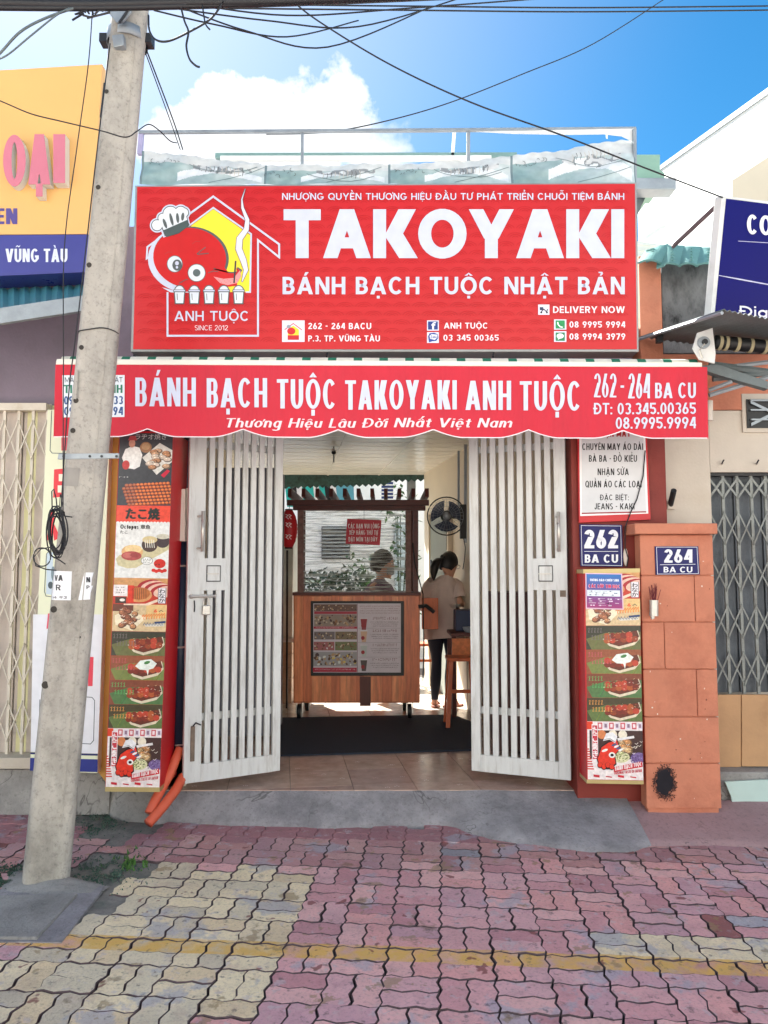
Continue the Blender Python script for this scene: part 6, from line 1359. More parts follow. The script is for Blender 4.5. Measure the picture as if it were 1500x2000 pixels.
# ------------------------------------------------------------------ retractable awning under the sign
Ya = 4.36; t = thing('awning', 'rolled-in red awning whose scalloped valance carries white lettering', 'awning', P(740, 712, Ya))
a = P(110, 704, Ya); b = P(1372, 711, Ya); z_ = (a.z + b.z) / 2
Rl = lambda xr, zc: [(xr, Ya + .1 + .05 * cos(2 * pi * k / 20), zc + .05 * sin(2 * pi * k / 20)) for k in range(20)]
mb = MB(); mb.ppoly([(110, 700.5), (1372, 707.5), (1372, 717), (108, 712)], Ya - .004, .05); mb.build('front_bar', mat('ivory_bar', (232, 228, 214), .45, .05, 6, .05), t, bevel=.006)
za, zb_ = P(110, 699, Ya + .07).z, P(1372, 705, Ya + .07).z
n = 74
for k in range(n):
    u0, u1 = k / n, (k + 1) / n; xa = a.x + (b.x - a.x) * u0; xb = a.x + (b.x - a.x) * u1; zc0 = za + (zb_ - za) * u0 - .025; zc1 = za + (zb_ - za) * u1 - .025
    mb = MB(); mb.loft([[(x, Ya + .1 + .042 * cos(2 * pi * q / 14), zc + .042 * sin(2 * pi * q / 14)) for q in range(14)] for x, zc in ((xa, zc0), (xb, zc1))])
    mb.build('roll_stripe', mat('awning_green', (30, 110, 84), .8) if k % 3 == 1 else mat('awning_white', (216, 214, 200), .8), t)
def val_low(x):
    """lower edge of the valance in photo units"""
    u = (x - 289) / 185.7; u = u - math.floor(u); k = min(u, 1 - u) * 2       # 0 at a notch, 1 in the middle
    base = 853.5 + (x - 105) / 1277 * 3.5
    if x < 180: k = max(k, min(1, (290 - x) / 100))
    return base - 15.5 * max(0, 1 - k / .62) ** 1.55 if x > 190 and x < 1310 else base
def vx(y): return 108 - (y - 712) * .035
cols = 320; vs = []; rows = 12
for j in range(rows + 1):
    for i in range(cols + 1):
        u = i / cols; yt = 712 + u * 5; x = (108 + u * 1273); x += (-(j / rows) * 5 * (1 - u) + (j / rows) * 1.5 * u)
        yb = val_low(x); y = yt + (yb - yt) * j / rows; p = P(x, y, Ya - .006)
        p.y += (.007 * sin(x * .017) * sin(x * .0053 + 1) + .004 * noise.noise(Vector((x * .012, y * .004, 1)))) * (.3 + j / rows); vs.append(p)
valP = lambda x, y, off=0: (lambda u, j: P(x, y, Ya - .006) + Vector((0, (.007 * sin(x * .017) * sin(x * .0053 + 1) + .004 * noise.noise(Vector((x * .012, y * .004, 1)))) * (.3 + j) - off, 0)))((x - 108) / 1273, max(0, min(1, (y - 714) / 141)))
mb = MB(); mb.add(vs, [(j * (cols + 1) + i, (j + 1) * (cols + 1) + i, (j + 1) * (cols + 1) + i + 1, j * (cols + 1) + i + 1) for j in range(rows) for i in range(cols)])
o = mb.build('valance', mat('valance_red', (202, 44, 62), .8, .09, 5, .9, 9, streak=(2.2, 1, .5), dirt=(190, 40, 54), damt=.5, dscale=2.5), t, smooth=True)
pr = Print(valP, .0035)
lw = [(x, val_low(x) - .8) for x in range(104, 1384, 4)]
pr.line([(max(102.5, x), y) for x, y in lw], 2.0, (236, 222, 226), 1)
VW = (206, 211, 230)
def vtext(tx, xa_, ya_, xb_, yb_, col=VW, **k):
    """set text glyph by glyph so it follows the cloth's droop"""
    pr.text(tx, xa_, ya_, xb_, yb_, col, 2, **k)
for tx, x0, a, x1, b in (("BÁNH", 265, 738, 383, 794), ("BẠCH", 404, 739, 522, 796), ("TUỘC", 541, 741, 657, 798), ("TAKOYAKI", 674, 743, 892, 800), ("ANH", 909, 744, 998, 801), ("TUỘC", 1015, 745, 1135, 802)): vtext(tx, x0, a, x1, b, a=.15, b=.12, track=.14)
vtext("262", 1160, 730, 1204, 776, a=.1, b=.07, track=.1); vtext("-", 1212, 741, 1219, 768, a=.2, b=.16); vtext("264", 1227, 730, 1269, 778, a=.1, b=.07, track=.1); vtext("BA CU", 1279, 748, 1358, 778, a=.16, b=.13)
vtext("ĐT: 03.345.00365", 1160, 787, 1358, 809, a=.165, b=.15); vtext("08.9995.9994", 1203, 815, 1358, 837, a=.165, b=.15)
vtext("Thương Hiệu Lâu Đời Nhất Việt Nam", 438, 817, 998, 835, (238, 216, 222), a=.27, b=.1, slant=.3, track=.12)
pr.rect(122, 733, 244, 815, (226, 232, 238), 1)
pr.text("MÁI HIÊN CAO PHÁT", 127, 737, 240, 747, (90, 100, 110), 3, a=.12); pr.text("TIẾN THÀNH", 125, 752, 240, 768, (40, 120, 96), 3, a=.24); pr.text("09 4 556 2933", 125, 774, 241, 790, (48, 84, 140), 3, a=.2); pr.text("09 3 371 7294", 125, 795, 241, 811, (48, 84, 140), 3, a=.2)
pr.build('lettering', t)
for px in (640, 965):     # small struts from sign to awning
    MB().tube([P(px, 684, Ys + .05), P(px - 2, 697, Ya + .12)], .006, 6).build('strut', m_dark, t)

# ------------------------------------------------------------------ old torn banner and rail above the sign
random.seed(5)
Yb = 4.6; t = thing('old_banner', 'faded torn vinyl banner sagging above the big red sign', 'banner', P(760, 360, Yb))
def ban_top(x):
    pts = [(273, 286), (330, 292), (420, 305), (500, 314), (512, 317), (600, 318), (700, 316), (830, 314), (930, 306), (1000, 298), (1100, 284), (1180, 268), (1240, 262)]
    for (xa, ya), (xb, yb) in zip(pts, pts[1:]):
        if xa <= x <= xb: return ya + (yb - ya) * (x - xa) / (xb - xa) + 1.2 * sin(x * .21) + .8 * sin(x * .07)
    return 262
pm = FP(Yb)
class Ban:
    def __call__(s, x, y, off=0):
        p = P(x, y, Yb - .01); d = max(0, 360 - y) / 60; p.y += .04 * d + .008 * sin(x * .05 + y * .1) + .006 * noise.noise(Vector((x * .05, y * .08, 0))); p.y -= off; return p
ban = Ban(); mb = MB(); vs = []; cols = []; nx, ny = 420, 44
for j in range(ny + 1):
    for i in range(nx + 1):
        x = 273 + 970 * i / nx; yt = ban_top(x); yb = 361 - i / nx * 2; vs.append(ban(x, yt + (yb - yt) * j / ny))
def bancol(x, y):
    k = (x - 273) / 242; cell = k - math.floor(k); v = (y - ban_top(x)) / (360 - ban_top(x)); nn = noise.noise(Vector((x * .04, y * .06, 2)))
    c = Vector((128, 156, 158)).lerp(Vector((196, 206, 208)), min(1, max(0, cell * .9 + nn * .3)))
    if v < .3: c = Vector((196, 202, 204))
    w_ = abs(v - (.45 + .9 * (cell - .62) ** 2 * 3))
    if .3 < cell < .98 and w_ < .14: c = Vector((214, 220, 224))
    if .42 < cell < .9 and .28 < v < .62 - .9 * abs(cell - .66) and nn > -.1: c = Vector((136, 142, 146)) if nn < .12 else Vector((196, 200, 202))
    if cell < .02: c = Vector((110, 130, 136))
    return tuple(c)
for j in range(ny):
    for i in range(nx):
        x = 273 + 970 * (i + .5) / nx; yt = ban_top(x); y = yt + (360 - yt) * (j + .5) / ny
        mb.add([vs[j * (nx + 1) + i], vs[(j + 1) * (nx + 1) + i], vs[(j + 1) * (nx + 1) + i + 1], vs[j * (nx + 1) + i + 1]], [(0, 1, 2, 3)], bancol(x, y))
mb.build('vinyl', printmat('banner_vinyl', .6, .1, 20, .3, bump=.3), t)
pr = Print(ban, .003)
rnd = random.Random(8)
for c0 in (290, 520, 770, 1010):        # remains of curly print
    for k in range(9):
        x = c0 + k * 7 + rnd.uniform(-2, 2); y = ban_top(x) + 14 + rnd.uniform(-3, 8) + (5 if k < 5 else 0); r = rnd.uniform(1.5, 4.5); a0 = rnd.uniform(0, 6)
        pr.line([(x + r * cos(a0 + q * .8), y + r * sin(a0 + q * .8)) for q in range(5)], .9, (84, 96, 98), 1)
    for k in range(10): x = c0 + 110 + k * 8; pr.line([(x, ban_top(x) + 16), (x + 2, ban_top(x) + 22), (x, ban_top(x) + 31)], 1.1, rnd.choice([(96, 98, 98), (190, 186, 176)]), 1)
    pr.line([(c0 + 78 + q * 7, ban_top(c0 + 90) + 16 + 20 * sin(pi * (q / 20) * .9 + .1)) for q in range(20)], 1.2, (104, 124, 128), 1)
    pr.line([(c0 + 118, 357), (c0 + 160, 346), (c0 + 200, 332), (c0 + 225, 322)], 1.2, (104, 124, 128), 1)
pr.build('faded_print', t, kind='stuff')
t = thing('banner_frame', 'thin steel rail frame with posts standing above the old banner', 'frame', P(760, 320, Yb + .05))
def bar(px0, py0, px1, py1, Y, w_, name='rail', ma=m_zinc):
    a, b = P(px0, py0, Y), P(px1, py1, Y); d = (b - a).normalized(); n = d.cross(Vector((0, 1, 0))).normalized() * w_ / 2; yv = Vector((0, w_, 0))
    return MB().hexa([a - n, b - n, b + n, a + n], [a - n + yv, b - n + yv, b + n + yv, a + n + yv]).build(name, ma, t, bevel=.002)
bar(270, 257, 1243, 250, Yb + .05, .02); bar(590, 258, 590, 330, Yb + .055, .018, 'post'); bar(915, 254, 915, 325, Yb + .055, .022, 'post'); bar(1240, 250, 1241, 358, Yb + .02, .022, 'post'); bar(275, 257, 272, 300, Yb + .055, .03, 'post', mat('mauve_metal', (160, 156, 190), .5))
bar(888, 256, 883, 315, Yb + .3, .022, 'post', m_white)
bar(420, 303, 1010, 302, Yb + .3, .035, 'rail', mat('green_grey_edge', (120, 150, 146), .5)); bar(430, 308, 960, 307, Yb + .2, .03, 'rail', m_white)
t = thing('rag_of_vinyl', 'white strip of ripped vinyl still hanging along the steel rail', 'vinyl rag', P(1150, 262, Yb + .05))
pts = [(930, 257), (1243, 251), (1243, 270), (1232, 275), (1214, 266), (1180, 262), (1100, 263), (1000, 261)]
MB().ppoly(pts, Yb + .045, .003).build('strip', m_white, t)
MB().ppoly([(1183, 258), (1187, 258), (1187, 271), (1184, 270)], Yb + .04, .003).build('shred', m_white, t)
t = thing('roof_gutter', 'green painted sheet box and grey gutter end jutting out right of the sign', 'gutter', P(1280, 370, 4.9))
MB().pbox(1238, 302, 1289, 357, 4.9, .4).build('fascia', mat('green_sheet', (128, 164, 148), .55, .05, 4, .05), t); MB().ppoly([(1289, 332), (1298, 338), (1298, 356), (1289, 356)], 4.92, .3).build('fascia', mat('green_sheet', (128, 164, 148)), t)
MB().pbox(1236, 347, 1321, 369, 4.8, .12).build('gutter', m_zinc, t, bevel=.004); MB().ppoly([(1238, 369), (1268, 369), (1243, 425), (1238, 425)], 4.95, .05).build('bracket', m_sheetdk, t)

# ------------------------------------------------------------------ right neighbour
t = thing('white_building', 'tall white building with sloping roof edge behind on the right', 'building', (4.5, 10, 0))
def XP(px, py, X):
    d = ray(px, py); return CAM + d * (X / d.x)
A_ = XP(1293, 331, 4.5); B_ = XP(1500, 186, 4.5); C_ = XP(1560, 144, 4.5)
fr = [Vector((4.5, A_.y + 1.2, 0)), Vector((4.5, C_.y, 0)), C_, Vector((4.5, A_.y + 1.2, A_.z + (A_.z - B_.z) / (A_.y - B_.y) * 1.2))]
MB().hexa(fr, [p + Vector((6, 0, 0)) for p in fr]).build('wall', m_wwall, t)
e = Vector((-.03, 0, 0)); MB().hexa([fr[3] + e, fr[2] + e, fr[2] + e + Vector((0, 0, .07)), fr[3] + e + Vector((0, 0, .07))], [p + Vector((.4, 0, 0)) for p in (fr[3], fr[2], fr[2] + Vector((0, 0, .07)), fr[3] + Vector((0, 0, .07)))]).build('coping', m_zinc, t)
t = thing('beige_annex', 'beige building block stepped in front of the tall white wall at right', 'building', P(1480, 390, 8))
xx = P(1430, 350, 8.2); MB().hexa([P(1430, 352, 8.2), P(1430, 700, 8.2), P(1640, 700, 8.2), P(1640, 215, 8.2)], [p + Vector((0, .12, 0)) for p in (P(1430, 352, 8.2), P(1430, 700, 8.2), P(1640, 700, 8.2), P(1640, 215, 8.2))]).build('wall', m_beige, t)
t = thing('far_roof', 'pale corrugated roof glimpsed between the red sign and the teal tiles', 'roof', P(1260, 520, 6.5))
MB().ppoly([(1238, 470), (1295, 478), (1330, 520), (1238, 560)], 6.5, .05).build('sheet', mat('pale_roof', (206, 212, 206), .5, .05), t)
for k in range(5): MB().ppoly([(1240, 474 + k * 12), (1296 + k * 6, 480 + k * 9), (1296 + k * 6, 482 + k * 9), (1240, 477 + k * 12)], 6.49, .01).build('ridge', mat('pale_roof', (206, 212, 206)), t)
MB().ppoly([(1252, 466), (1298, 436), (1302, 442), (1262, 468)], 6.6, .06).build('hip', mat('pale_roof', (206, 212, 206)), t)
t = thing('neighbour_house', 'cream and terracotta neighbour front with a rain-blackened parapet at right', 'house', P(1400, 1540, 4.95))
MB().box(P(1250, 600, 4.86).x, P(1293, 600, 4.86).x, 4.86, 5.3, 2.7, P(0, 500, 4.86).z).build('pier', m_orange, t, bevel=.004)
MB().box(P(1293, 600, 4.95).x + .002, 3.6, 4.95, 5.3, P(0, 690, 4.95).z, P(0, 505, 4.95).z).build('parapet', m_weather, t)
MB().box(P(1250, 600, 4.9).x + .01, 3.6, 4.92, 5.3, P(0, 800, 4.92).z, P(0, 692, 4.92).z).build('beam', m_orange, t)
xl = P(1300, 950, 4.93).x; xg = P(1388, 950, 4.93).x; zt = P(0, 922, 4.93).z
MB().box(xl + .002, xg, 4.93, 5.2, .0, P(0, 802, 4.93).z).build('wall', m_cream, t)
MB().box(xg + .002, 3.6, 4.93, 5.2, zt, P(0, 802, 4.93).z).build('wall', m_cream, t)
MB().box(1.9, 3.6, 5.32, 9.7, 0, 3.4).build('rear_sun_block', m_cream, t)  # unseen house body, added to block sun leaking past the gate
v = MB().box(P(1418, 0, 4.93).x, 2.9, 4.915, 4.928, P(0, 845, 4.93).z, P(0, 770, 4.93).z).build('vent_frame', m_cream, t)
zA, zB = P(0, 836, 4.91).z, P(0, 780, 4.91).z; xa = P(1428, 0, 4.91).x
MB().box(xa, 2.9, 4.908, 4.914, zA, zB).build('vent_opening', m_black, t)
for k in range(3):
    z0 = zA + (zB - zA) * (k + .04) / 3; MB().box(xa + .02, 2.9, 4.89, 4.907, z0 + .045, z0 + .055).build('vent_bar', m_zinc, t)
for k in range(3): x0 = xa + .02 + k * .3; MB().add([(x0, 4.895, zA + .01), (x0 + .15, 4.895, (zA + zB) / 2 - .01), (x0 + .3, 4.895, zA + .01), (x0 + .3, 4.895, zA + .03), (x0 + .15, 4.895, (zA + zB) / 2 + .01), (x0, 4.895, zA + .03)], [(0, 1, 4, 5), (1, 2, 3, 4)]).build('vent_star', m_zinc, t); MB().add([(x0, 4.893, zB - .01), (x0 + .15, 4.893, (zA + zB) / 2 + .01), (x0 + .3, 4.893, zB - .01), (x0 + .3, 4.893, zB - .03), (x0 + .15, 4.893, (zA + zB) / 2 - .01), (x0, 4.893, zB - .03)], [(0, 1, 4, 5), (1, 2, 3, 4)]).build('vent_star', m_zinc, t)
for px in (1410, 1478): MB().tube([P(px, 906, 4.93), P(px + 1, 903, 4.89), P(px + 4, 898, 4.88)], .005, 6).build('hook', m_dark, t)
tag(MB().tube([P(1309, 988, 4.92), P(1316, 958, 4.8)], .018, 12).build('pipe_stub', m_dark), 'short dark steel tube sticking up from a bracket on the cream wall', 'pipe stub')
MBx = MB().pbox(1304, 980, 1319, 994, 4.9, .03); tag(MBx.build('bracket', m_cream), 'small square wall bracket painted cream under the dark tube', 'bracket')
# teal tiles
t = thing('tiled_coping', 'teal pressed tile coping with a wavy edge over the blackened parapet', 'coping', P(1320, 520, 4.8))
tiles = [[(1250, 512), (1283, 482), (1322, 478), (1296, 528), (1262, 508)], ]
edges = [(1246, 1290), (1283, 1329), (1325, 1362), (1358, 1398)]
for k in range(4):
    x0, x1 = edges[k]; y0 = [512, 478, 480, 484][k]
    vs = []; nx, nz_ = 10, 5
    for j in range(nz_ + 1):
        for i in range(nx + 1):
            u = i / nx; x = x0 + (x1 - x0) * u + (1 - j / nz_) * (6 if k else 16); yb = (522 if k else 516) - 6 * sin(pi * u) + (4 if k == 1 and u < .4 else 0); yt = (480 + k * 2) if k else 486 + 14 * (1 - u) - 8
            p = P(x, yt + (yb - yt) * j / nz_, 4.95 - .2 * j / nz_ - .03 * sin(pi * u)); vs.append(p)
    mb = MB(); mb.add(vs, [(j * (nx + 1) + i, j * (nx + 1) + i + 1, (j + 1) * (nx + 1) + i + 1, (j + 1) * (nx + 1) + i) for j in range(nz_) for i in range(nx)])
    o = mb.build('roof_tile', m_teal, t); sd = o.modifiers.new('thick', 'SOLIDIFY'); sd.thickness = .012
    for q in range(5):
        a = P(x0 + 16, 490 + q * 5.4, 4.9 - .035 * q); b = P(x1 - 8, 489 + q * 5.4, 4.9 - .035 * q); MB().tube([a, a.lerp(b, .5) + Vector((0, -.03, 0)), b], .006, 6).build('rib', m_teal, o)
MB().box(P(1396, 500, 4.9).x, 3.6, 4.75, 5.3, P(0, 520, 4.9).z, P(0, 488, 4.9).z).build('coping_run', m_teal, t)
tag(MB().tube([P(1314, 482, 4.85), P(1405, 397, 4.5)], .014, 8).build('stay_rod', mat('brown_steel', (96, 74, 78), .6)), 'brown steel stay rod from the teal coping up to the blue sign', 'rod')
# blue sign, tilted
q0, q1, q2 = P(1412, 383, 4.22), P(1388, 640, 4.44), P(1560, 402, 4.5)
pmb = Plane(q0, q1, q2)
t = thing('blue_sign', 'glossy dark blue sign with white frame cut off by the right picture edge', 'sign', q1)
MB().ppoly([(1410, 382), (1600, 405), (1600, 700), (1386, 640)], 0, .05, pmb).build('frame', m_white, t, bevel=.003)
MB().ppoly([(1417, 388), (1600, 412), (1600, 690), (1394, 634)], 0, .052, lambda x, y: 0) if False else None
class Off:
    def __init__(s, pm, o): s.pm = pm; s.o = o; s.n = pm.n
    def __call__(s, x, y, off=0): return s.pm(x, y, off + s.o)
MB().ppoly([(1418, 388), (1600, 411), (1600, 688), (1394, 632)], 0, .004, Off(pmb, .003)).build('face', mat('gloss_blue', (14, 11, 104), .22, .03, 3, 0, spec=.12), t)
pr = Print(Off(pmb, .0045)); pr.text("CƠM", 1457, 419, 1535, 457, (232, 232, 244), 2, a=.2, skew=.06); pr.line([(1440, 471), (1560, 478)], 1.2, (190, 190, 226), 2); pr.line([(1402, 538), (1440, 545), (1500, 556), (1580, 560)], 2.4, (200, 200, 230), 2, w2=[1, 2.6, 2.2, 3])
pr.text("Địa chỉ", 1443, 597, 1560, 618, (232, 232, 244), 2, a=.18, skew=.05); pr.build('lettering', t)
# corrugated canopy and awning winder
t = thing('metal_canopy', 'small corrugated steel canopy sloping out over the neighbour roller', 'canopy', P(1330, 640, 4.6))
A0, B0, C0, D0 = P(1247, 657, 4.85), P(1410, 604, 4.0), P(1620, 646, 4.0), P(1500, 690, 4.85)
nu = 40; vs = []
for i in range(nu + 1):
    u = i / nu; a = A0.lerp(D0, u); b = B0.lerp(C0, u)
    for v in (0, 1): p = a.lerp(b, v); p.z += .006 * (1 if i % 2 else -1); vs.append(p)
mb = MB(); mb.add(vs, [(2 * i, 2 * i + 1, 2 * i + 3, 2 * i + 2) for i in range(nu)]); o = mb.build('sheet', m_sheetdk, t); sd = o.modifiers.new('th', 'SOLIDIFY'); sd.thickness = .003
MB().tube([A0 - Vector((0, 0, .02)), B0 - Vector((0, 0, .02))], .01, 6).build('edge_bar', m_zinc, t); MB().pbox(1284, 655, 1296, 668, 4.7, .04).build('clamp', m_dark, t, bevel=.004)
t = thing('awning_winder', 'steel bracket with a roller and folded arms of the neighbour awning', 'awning roller', P(1400, 720, 4.4))
MB().ppoly([(1362, 650), (1392, 640), (1398, 690), (1396, 710), (1366, 702), (1353, 680)], 4.35, .012).build('bracket_plate', m_white, t, bevel=.002)
mb = MB(); c = P(1376, 668, 4.33); mb.disc(c, .035, 20, 'y', .03); w_ = mb.build('drum', m_zinc, t, bevel=.003); MB().disc(c + Vector((0, -.012, 0)), .016, 14, 'y', .012).build('hub', m_dark, w_)
MB().tube([P(1376, 672, 4.31), P(1366, 684, 4.3), P(1372, 700, 4.3)], .006, 6).build('crank', m_chrome, t)
MB().tube([P(1396, 668, 4.4), P(1640, 690, 4.4)], .04, 14).build('roller', m_black, t, smooth=True)
for px in (1402, 1414, 1436, 1462, 1490): MB().tube([P(px, 669 + (px - 1396) * .09, 4.4), P(px + 6, 669.5 + (px - 1396) * .09, 4.4)], .043, 14).build('ring', mat('ochre_cloth', (170, 160, 128), .8), t, smooth=True)
for (x0, y0, x1, y1, r, m__) in ((1385, 712, 1560, 735, .022, m_sheetdk), (1392, 740, 1560, 722, .018, m_sheetdk), (1385, 772, 1560, 718, .014, m_zinc), (1385, 762, 1430, 745, .012, m_zinc), (1380, 722, 1560, 700, .014, m_zinc)): MB().tube([P(x0, y0, 4.5), P(x1, y1, 4.45)], r, 6).build('arm', m__, t)
MB().ppoly([(1355, 715), (1402, 712), (1500, 745), (1500, 760), (1396, 730)], 4.42, .05).build('bottom_rail', m_sheetdk, t)
MB().tube([P(1385, 783, 4.7), P(1385, 822, 4.7)], .022, 12).build('lamp_cap', m_pvc, t)

# folding shutters: uprights and scissor lattice over a back sheet
def shutter(name, label, px0, px1, py0, py1, Y, nb, ma, mb_, cols_, span, cell, dx):
    t = thing(name, label, 'folding gate', P((px0 + px1) / 2, py1, Y)); z0, z1 = P(0, py1, Y).z, P(0, py0, Y).z; x0, x1 = P(px0, 1118, Y).x, P(px1, 1118, Y).x
    pw = (x1 - x0) / nb
    MB().box(x0 - .02, x1 + .02, Y + .09, Y + .1, z0, z1 + .05).build('backing', mb_, t)
    for k in range(nb): MB().box(x0 + k * pw + .003, x0 + (k + 1) * pw - .003, Y + .06 + (.012 if k % 2 else 0), Y + .075 + (.012 if k % 2 else 0), z0, z1 + .05).build('back_panel', mb_, t)
    for k in range(nb + 1): xx = x0 + k * pw; MB().box(xx - .009, xx + .009, Y, Y + .016, z0, z1).build('upright', ma, t)
    zz = z0 + dx
    while zz < z1 - cell * .3:
        for k in range(nb):
            xa, xb = x0 + k * pw, x0 + (k + 1) * pw; zt = min(zz + span, z1 - .02)
            if zz + .02 < zt:
                for s_ in (0, 1):
                    a = Vector((xa, Y - .004 - s_ * .007, zz if s_ else zt)); b = Vector((xb, Y - .004 - s_ * .007, zt if s_ else zz)); w_ = Vector((0, 0, .011)); h_ = Vector((0, .005, 0))
                    MB().hexa([a - w_, b - w_, b + w_, a + w_], [a - w_ + h_, b - w_ + h_, b + w_ + h_, a + w_ + h_]).build('lattice_bar', ma, t)
        zz += cell
    return t
t = shutter('folding_gate', 'grey steel scissor gate over patterned sheet, right picture edge', 1390, 1530, 928, 1355, 4.98, 5, m_greygate, m_gatesheet, 0, .2, .3, .06)
MB().pbox(1388, 920, 1540, 929, 4.97, .06).build('head_rail', m_dark, t)
t = shutter('folding_gate', 'cream steel scissor gate at the left picture edge behind the standing board', -60, 82, 800, 1478, 4.95, 5, m_grate, m_creamsheet, 0, .24, .36, .1)
MB().pbox(-80, 787, 90, 801, 4.93, .07).build('head_rail', m_grate, t)
t = thing('plywood_panel', 'two weathered plywood boards closing the foot of the grey scissor gate', 'panel', P(1450, 1500, 4.93))
MB().pbox(1402, 1357, 1447, 1498, 4.93, .015).build('board', m_ply, t); MB().pbox(1449, 1357, 1540, 1497, 4.925, .02).build('board', m_ply, t)
t = thing('door_step', 'grey concrete step with a pale green board against its face at right', 'step', P(1450, 1570, 4.85))
MB().box(P(1404, 1500, 4.82).x, 3.6, 4.82, 5.3, .0, P(0, 1508, 4.82).z).build('tread', m_conc, t, bevel=.01)
MB().ppoly([(1416, 1527), (1560, 1520), (1560, 1568), (1442, 1577), (1432, 1578), (1428, 1555)], 4.78, .015).build('board', m_paleboard, t)

# ------------------------------------------------------------------ left neighbour
t = thing('mauve_house', 'mauve neighbour front behind the pole at left', 'house', P(130, 800, 5.0))
xr = P(272, 600, 5.0).x
MB().box(-6.5, xr, 5.02, 5.4, P(0, 790, 5.0).z, P(0, 440, 5.0).z).build('wall', m_purple, t)
MB().box(-6.5, P(-60, 0, 5.02).x, 5.02, 5.4, 0, P(0, 790, 5.0).z - .002).build('wall', m_purple, t)
MB().box(P(84, 0, 5.02).x, P(212, 0, 5.02).x, 5.02, 5.3, .0, P(0, 790, 5.0).z - .002).build('jamb', mat('cream_paint', (222, 218, 170), .7, .05, 4, .08), t)
MB().box(-6.5, P(84, 0, 5.1).x, 5.12, 5.2, 0, P(0, 790, 5.0).z - .002).build('recess', m_gatesheet, t)
tag(MB().ppoly([(215, 845), (232, 845), (212, 1535), (186, 1500)], 4.72, .3).build('ochre_pier', m_ochre), 'narrow ochre painted wall edge between standing board and left poster', 'pier')
MB().box(-6.5, -1.98, 5.42, 9.7, 0, 3.6).build('rear_sun_block', m_purple, t)  # unseen body added to keep a sun leak off the pavement
# yellow sign with raised letters
Yy_ = 4.75; t = thing('yellow_sign', 'large yellow sign with raised pink letters and a blue lower band at left', 'sign', P(90, 530, Yy_))
MB().ppoly([(-160, 146), (200, 125), (178, 457), (-160, 459)], Yy_, .2).build('panel', m_yellow, t, bevel=.004)
MB().ppoly([(-160, 459.5), (178, 457.5), (173, 531), (-160, 546)], Yy_ - .01, .21).build('band', m_blue, t, bevel=.004)
m_pink = mat('letter_pink', (204, 118, 136), .5, .05, 4, 0)
def raised(tx, x0, a, x1, b, ma, dep, layerY, side, th=.2, bb=.15, track=.1):
    H = b - a; aa = th
    for _ in range(3): res, W = layout(tx, aa, bb, track); sx = (x1 - x0) / (W * H); aa = min(.36, th / sx)
    res, W = layout(tx, aa, bb, track); sx = (x1 - x0) / (W * H)
    for gx, Q in res:
        m1, m2 = MB(), MB()
        for k, q in enumerate(Q):
            pts = [(x0 + (gx + u) * H * sx, b - v_ * H) for u, v_ in q]
            m1.ppoly(pts, layerY - dep - .004 - k % 5 * .0001, .003); m2.ppoly(pts, layerY - dep - k % 5 * .00012, dep)
        L_ = m2.build('letter', side, t); m1.build('face', ma, L_)
raised("O", 6, 264, 50, 363, m_pink, .06, Yy_, m_white, th=.165, bb=.15); raised("Ạ", 55, 262, 98, 360, m_pink, .06, Yy_, m_white, th=.165, bb=.15); raised("I", 104, 262, 127, 357, m_pink, .07, Yy_, m_white, th=.24)
pr = Print(FP(Yy_ - .001)); pr.text("EN", -8, 407, 34, 438, (86, 74, 140), 1, a=.26); pr.build('lettering', t)
pr = Print(FP(Yy_ - .0112)); pr.text("VŨNG TÀU", 11, 486, 132, 512, (214, 220, 240), 1, a=.19, b=.16); pr.build('lettering', t)
# teal corrugated sheet under it
t = thing('sheet_awning', 'pale teal corrugated sheet awning under the yellow sign at left', 'awning', P(80, 640, 4.6))
A0, B0, C0, D0 = P(-200, 640, 4.2), P(162, 585, 4.35), P(166, 556, 4.98), P(-200, 570, 4.98)
nu = 34; vs = []
for i in range(nu + 1):
    u = i / nu; a = A0.lerp(B0, u); b = D0.lerp(C0, u)
    for v in (0, 1): p = a.lerp(b, v); p.z += .012 * (1 if i % 2 else -1); vs.append(p)
mb = MB(); mb.add(vs, [(2 * i, 2 * i + 1, 2 * i + 3, 2 * i + 2) for i in range(nu)]); o = mb.build('sheet', m_tealsheet, t); sd = o.modifiers.new('th', 'SOLIDIFY'); sd.thickness = .003
MB().hexa([A0 + Vector((0, -.01, -.07)), B0 + Vector((0, -.01, -.07)), B0 + Vector((0, -.01, .02)), A0 + Vector((0, -.01, .02))], [A0 + Vector((0, .02, -.07)), B0 + Vector((0, .02, -.07)), B0 + Vector((0, .02, .02)), A0 + Vector((0, .02, .02))]).build('fascia', m_zinc, t)
# standing ad board
Yd = 4.66; t = thing('standing_board', 'tall cream advertising board with blue foot band behind the pole', 'sign board', P(130, 1510, Yd))
m_adb = mat('ad_cream', (226, 230, 200), .5, .03, 3, .04)
MB().ppoly([(93, 800), (216, 800), (190, 1510), (58, 1505)], Yd, .1).build('board', m_adb, t, bevel=.002)
pr = Print(FP(Yd)); pr.poly([(65, 1200), (201, 1200), (191.5, 1472), (60, 1468)], (228, 230, 236), 0)
pr.poly([(59.5, 1469), (191.5, 1472), (191, 1476), (59.3, 1473)], (36, 44, 100), 1); pr.poly([(59.2, 1480), (191, 1483), (190.5, 1508), (58.5, 1505)], (36, 48, 130), 1)
pr.line([(101, 802), (98, 880), (102, 885), (135, 886)], 1.4, (90, 104, 104), 1); pr.poly([(120, 852), (136, 850), (134, 880), (120, 880)], (214, 86, 100), 2)
pr.poly([(106, 917), (128, 915), (126, 970), (104, 972)], (224, 60, 70), 2); pr.rect(115, 926, 124, 940, (236, 230, 210), 3); pr.rect(113, 948, 123, 962, (236, 230, 210), 3)
